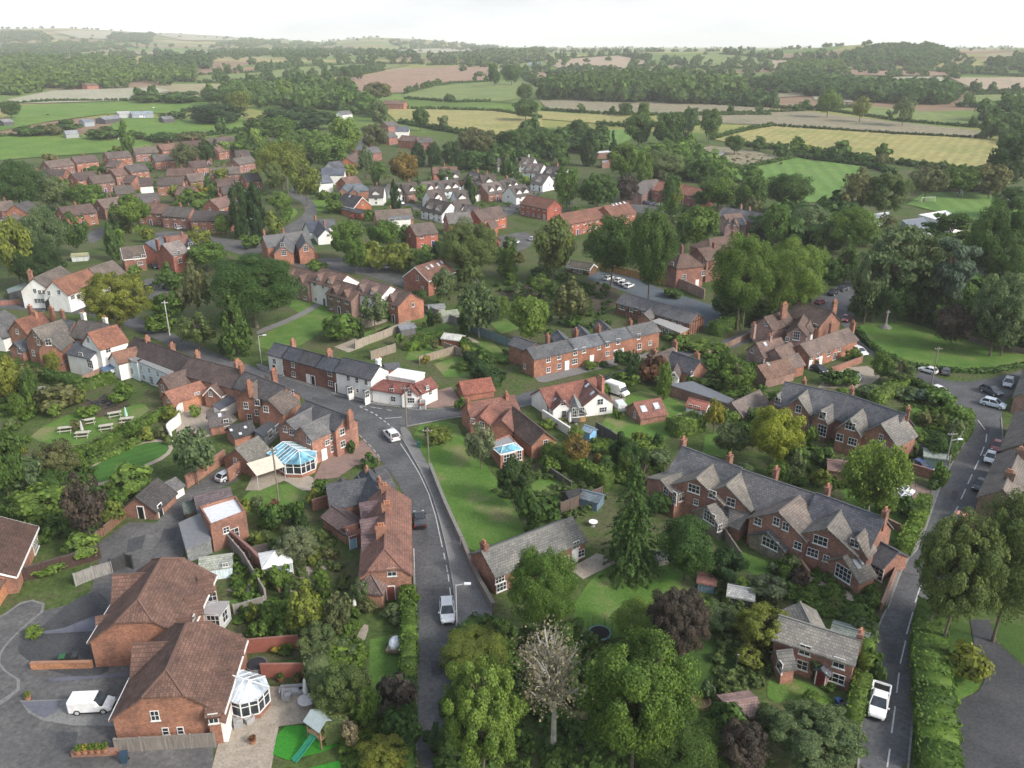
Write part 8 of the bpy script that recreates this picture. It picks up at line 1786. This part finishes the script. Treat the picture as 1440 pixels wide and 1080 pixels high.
# horses in the far paddocks and a walker
def beast(px, py, rz, col, label, k=1.0):
    p = P(px, py); o = thing('horse', p, label, 'horse', 'horses in the paddocks', rz); bm = bpy.data.meshes.new('body'); V = [(0, 0, 1.15), (.55, 0, 1.2), (-.6, 0, 1.2), (.8, 0, 1.3), (1.15, 0, 1.0), (1.4, 0, .6), (1.62, 0, .42), (.5, .2, .7), (.52, .2, .03), (.5, -.2, .7), (.56, -.2, .03), (-.68, .2, .75), (-.74, .2, .4), (-.66, .2, .03), (-.62, -.2, .75), (-.7, -.2, .4), (-.6, -.2, .03), (-.9, 0, 1.1), (-.95, 0, .6)]
    E = [(0, 1), (0, 2), (1, 3), (3, 4), (4, 5), (5, 6), (1, 7), (7, 8), (1, 9), (9, 10), (2, 11), (11, 12), (12, 13), (2, 14), (14, 15), (15, 16), (2, 17), (17, 18)]; bm.from_pydata(V, E, []); bm.materials.append(MATS['plain'])
    b = link('body', bm, o, col, None, 0, (k, k, k)); s = b.modifiers.new('skin', 'SKIN'); rr = [.32, .33, .34, .22, .16, .13, .09, .1, .06, .1, .06, .14, .07, .06, .14, .07, .06, .06, .04]
    for q, r in zip(bm.skin_vertices[0].data, rr): q.radius = (r*.85, r)
    bm.skin_vertices[0].data[0].use_root = True; b.modifiers.new('smooth', 'SUBSURF').levels = 1
for a in [(67, 163, .4, (.03, .025, .02), 'black horse in the far pasture, by the shelters'), (216, 153, 1.2, (.6, .58, .55), 'white horse near the farm sheds'), (243, 171, 0, (.08, .05, .035), 'dark horse grazing in the pony paddock, beyond the shed'), (256, 170, 2.6, (.07, .05, .04), 'brown horse grazing in the pony paddock, near the hedge'), (290, 186, .3, (.2, .18, .16), 'grey horse by the estate hedge'), (168, 197, .8, (.65, .63, .6), 'white pony in the lower pasture'), (151, 197, 2.9, (.6, .56, .5), 'pale pony in the lower pasture'), (113, 194, .2, (.1, .07, .05), 'brown pony in the lower pasture')]: beast(*a)
# allotment sheds and greenhouse tunnels
for i, a in enumerate([(955, 209, (.4, .42, .42)), (968, 207, (.2, .24, .28)), (982, 209, (.5, .6, .58)), (986, 207, (.7, .72, .72)), (1005, 215, (.25, .3, .34)), (1012, 213, (.2, .22, .24)), (975, 217, (.6, .62, .6)), (1010, 226, (.4, .5, .52)), (962, 224, (.3, .3, .3)), (995, 222, (.62, .62, .6))]):
    shed(a[0], a[1], 4.5, 1.7, 2.8, 2.0, i*.7, a[2], tuple(c*.9 for c in a[2]), ['pale', 'slate-blue', 'mint', 'white', 'dark blue-grey', 'charcoal', 'chalky', 'sea-green', 'grey', 'cream'][i]+' allotment shed among the plots', 'allotment_shed', 'plain')
# ---------------------------------------------------------------- air, sky, sun
def haze():
    R, z0, z1, n = 12500, -2.0, 175.0, 48; m = bpy.data.materials.new('haze'); m.use_nodes = True; t = NT(m); t.n.remove(t.n['Principled BSDF']); v = t.a('ShaderNodeVolumePrincipled'); v.inputs['Color'].default_value = (.97, .985, 1, 1); v.inputs['Density'].default_value = HAZE; v.inputs['Anisotropy'].default_value = 0
    t.k(v.outputs[0], t.n['Material Output'].inputs['Volume']); MATS['haze'] = m; b = MB().box(-R, R, -1500, R, z0, z1); o = b.obj('haze', 'haze'); o['kind'] = 'stuff'
HAZE = 1.3e-4
haze()
SUN_AZ, SUN_EL = math.radians(122), math.radians(34)      # clockwise from the way the camera looks
w = bpy.data.worlds.new('World'); S.world = w; w.use_nodes = True; wt = w.node_tree; bg = wt.nodes['Background']; sk = wt.nodes.new('ShaderNodeTexSky'); sk.sky_type = 'NISHITA'; sk.sun_disc = False; sk.sun_elevation = SUN_EL; sk.sun_rotation = SUN_AZ; sk.dust_density = 3.5; sk.air_density = 1.2; sk.ozone_density = 1
hs = wt.nodes.new('ShaderNodeHueSaturation'); hs.inputs['Saturation'].default_value = .8; wt.links.new(sk.outputs[0], hs.inputs['Color']); cl = wt.nodes.new('ShaderNodeMix'); cl.data_type = 'RGBA'; cn = wt.nodes.new('ShaderNodeTexNoise'); cn.inputs['Scale'].default_value = 2.5; cn.inputs['Detail'].default_value = 5; cm = wt.nodes.new('ShaderNodeMapping'); cm.inputs['Scale'].default_value = (1, 1, 5); cr = wt.nodes.new('ShaderNodeValToRGB'); cr.color_ramp.elements[0].position = .35; cr.color_ramp.elements[0].color = (4.3, 4.55, 4.8, 1); cr.color_ramp.elements[1].position = .6; cr.color_ramp.elements[1].color = (6.6, 6.7, 6.9, 1)
wt.links.new(cm.outputs[0], cn.inputs[0]); wt.links.new(cn.outputs['Fac'], cr.inputs[0]); wt.links.new(cr.outputs[0], cl.inputs[7]); tc = wt.nodes.new('ShaderNodeTexCoord'); sp = wt.nodes.new('ShaderNodeSeparateXYZ'); mr = wt.nodes.new('ShaderNodeMapRange'); mr.inputs[1].default_value = 0; mr.inputs[2].default_value = .4; mr.inputs[3].default_value = .8; mr.inputs[4].default_value = .12
wt.links.new(tc.outputs['Generated'], sp.inputs[0]); wt.links.new(tc.outputs['Generated'], cm.inputs[0]); wt.links.new(sp.outputs[2], mr.inputs[0]); wt.links.new(mr.outputs[0], cl.inputs[0]); wt.links.new(hs.outputs[0], cl.inputs[6]); wt.links.new(cl.outputs[2], bg.inputs['Color']); bg.inputs['Strength'].default_value = .105     # bright cloud thickest towards the horizon
sl = bpy.data.lights.new('sun', 'SUN'); sl.energy = 1.5; sl.angle = math.radians(11); sl.color = (1, .965, .92); so = bpy.data.objects.new('sun', sl); COL.objects.link(so)
sd = Vector((math.sin(SUN_AZ)*math.cos(SUN_EL), math.cos(SUN_AZ)*math.cos(SUN_EL), math.sin(SUN_EL))); so.rotation_euler = sd.to_track_quat('Z', 'Y').to_euler(); so.location = (200, -100, 300)
S.view_settings.view_transform = 'Standard'; S.view_settings.look = 'None'; S.view_settings.exposure = 1.15; S.view_settings.gamma = 1
S.cycles.max_bounces = 5; S.cycles.diffuse_bounces = 2; S.cycles.glossy_bounces = 2; S.cycles.transmission_bounces = 3; S.cycles.volume_bounces = 1; S.cycles.transparent_max_bounces = 6; S.cycles.use_adaptive_sampling = True
S.cycles.use_denoising = True
bpy.context.view_layer.update(); settle_labels()
print('missed', nmiss[0], 'things', len(THINGS))
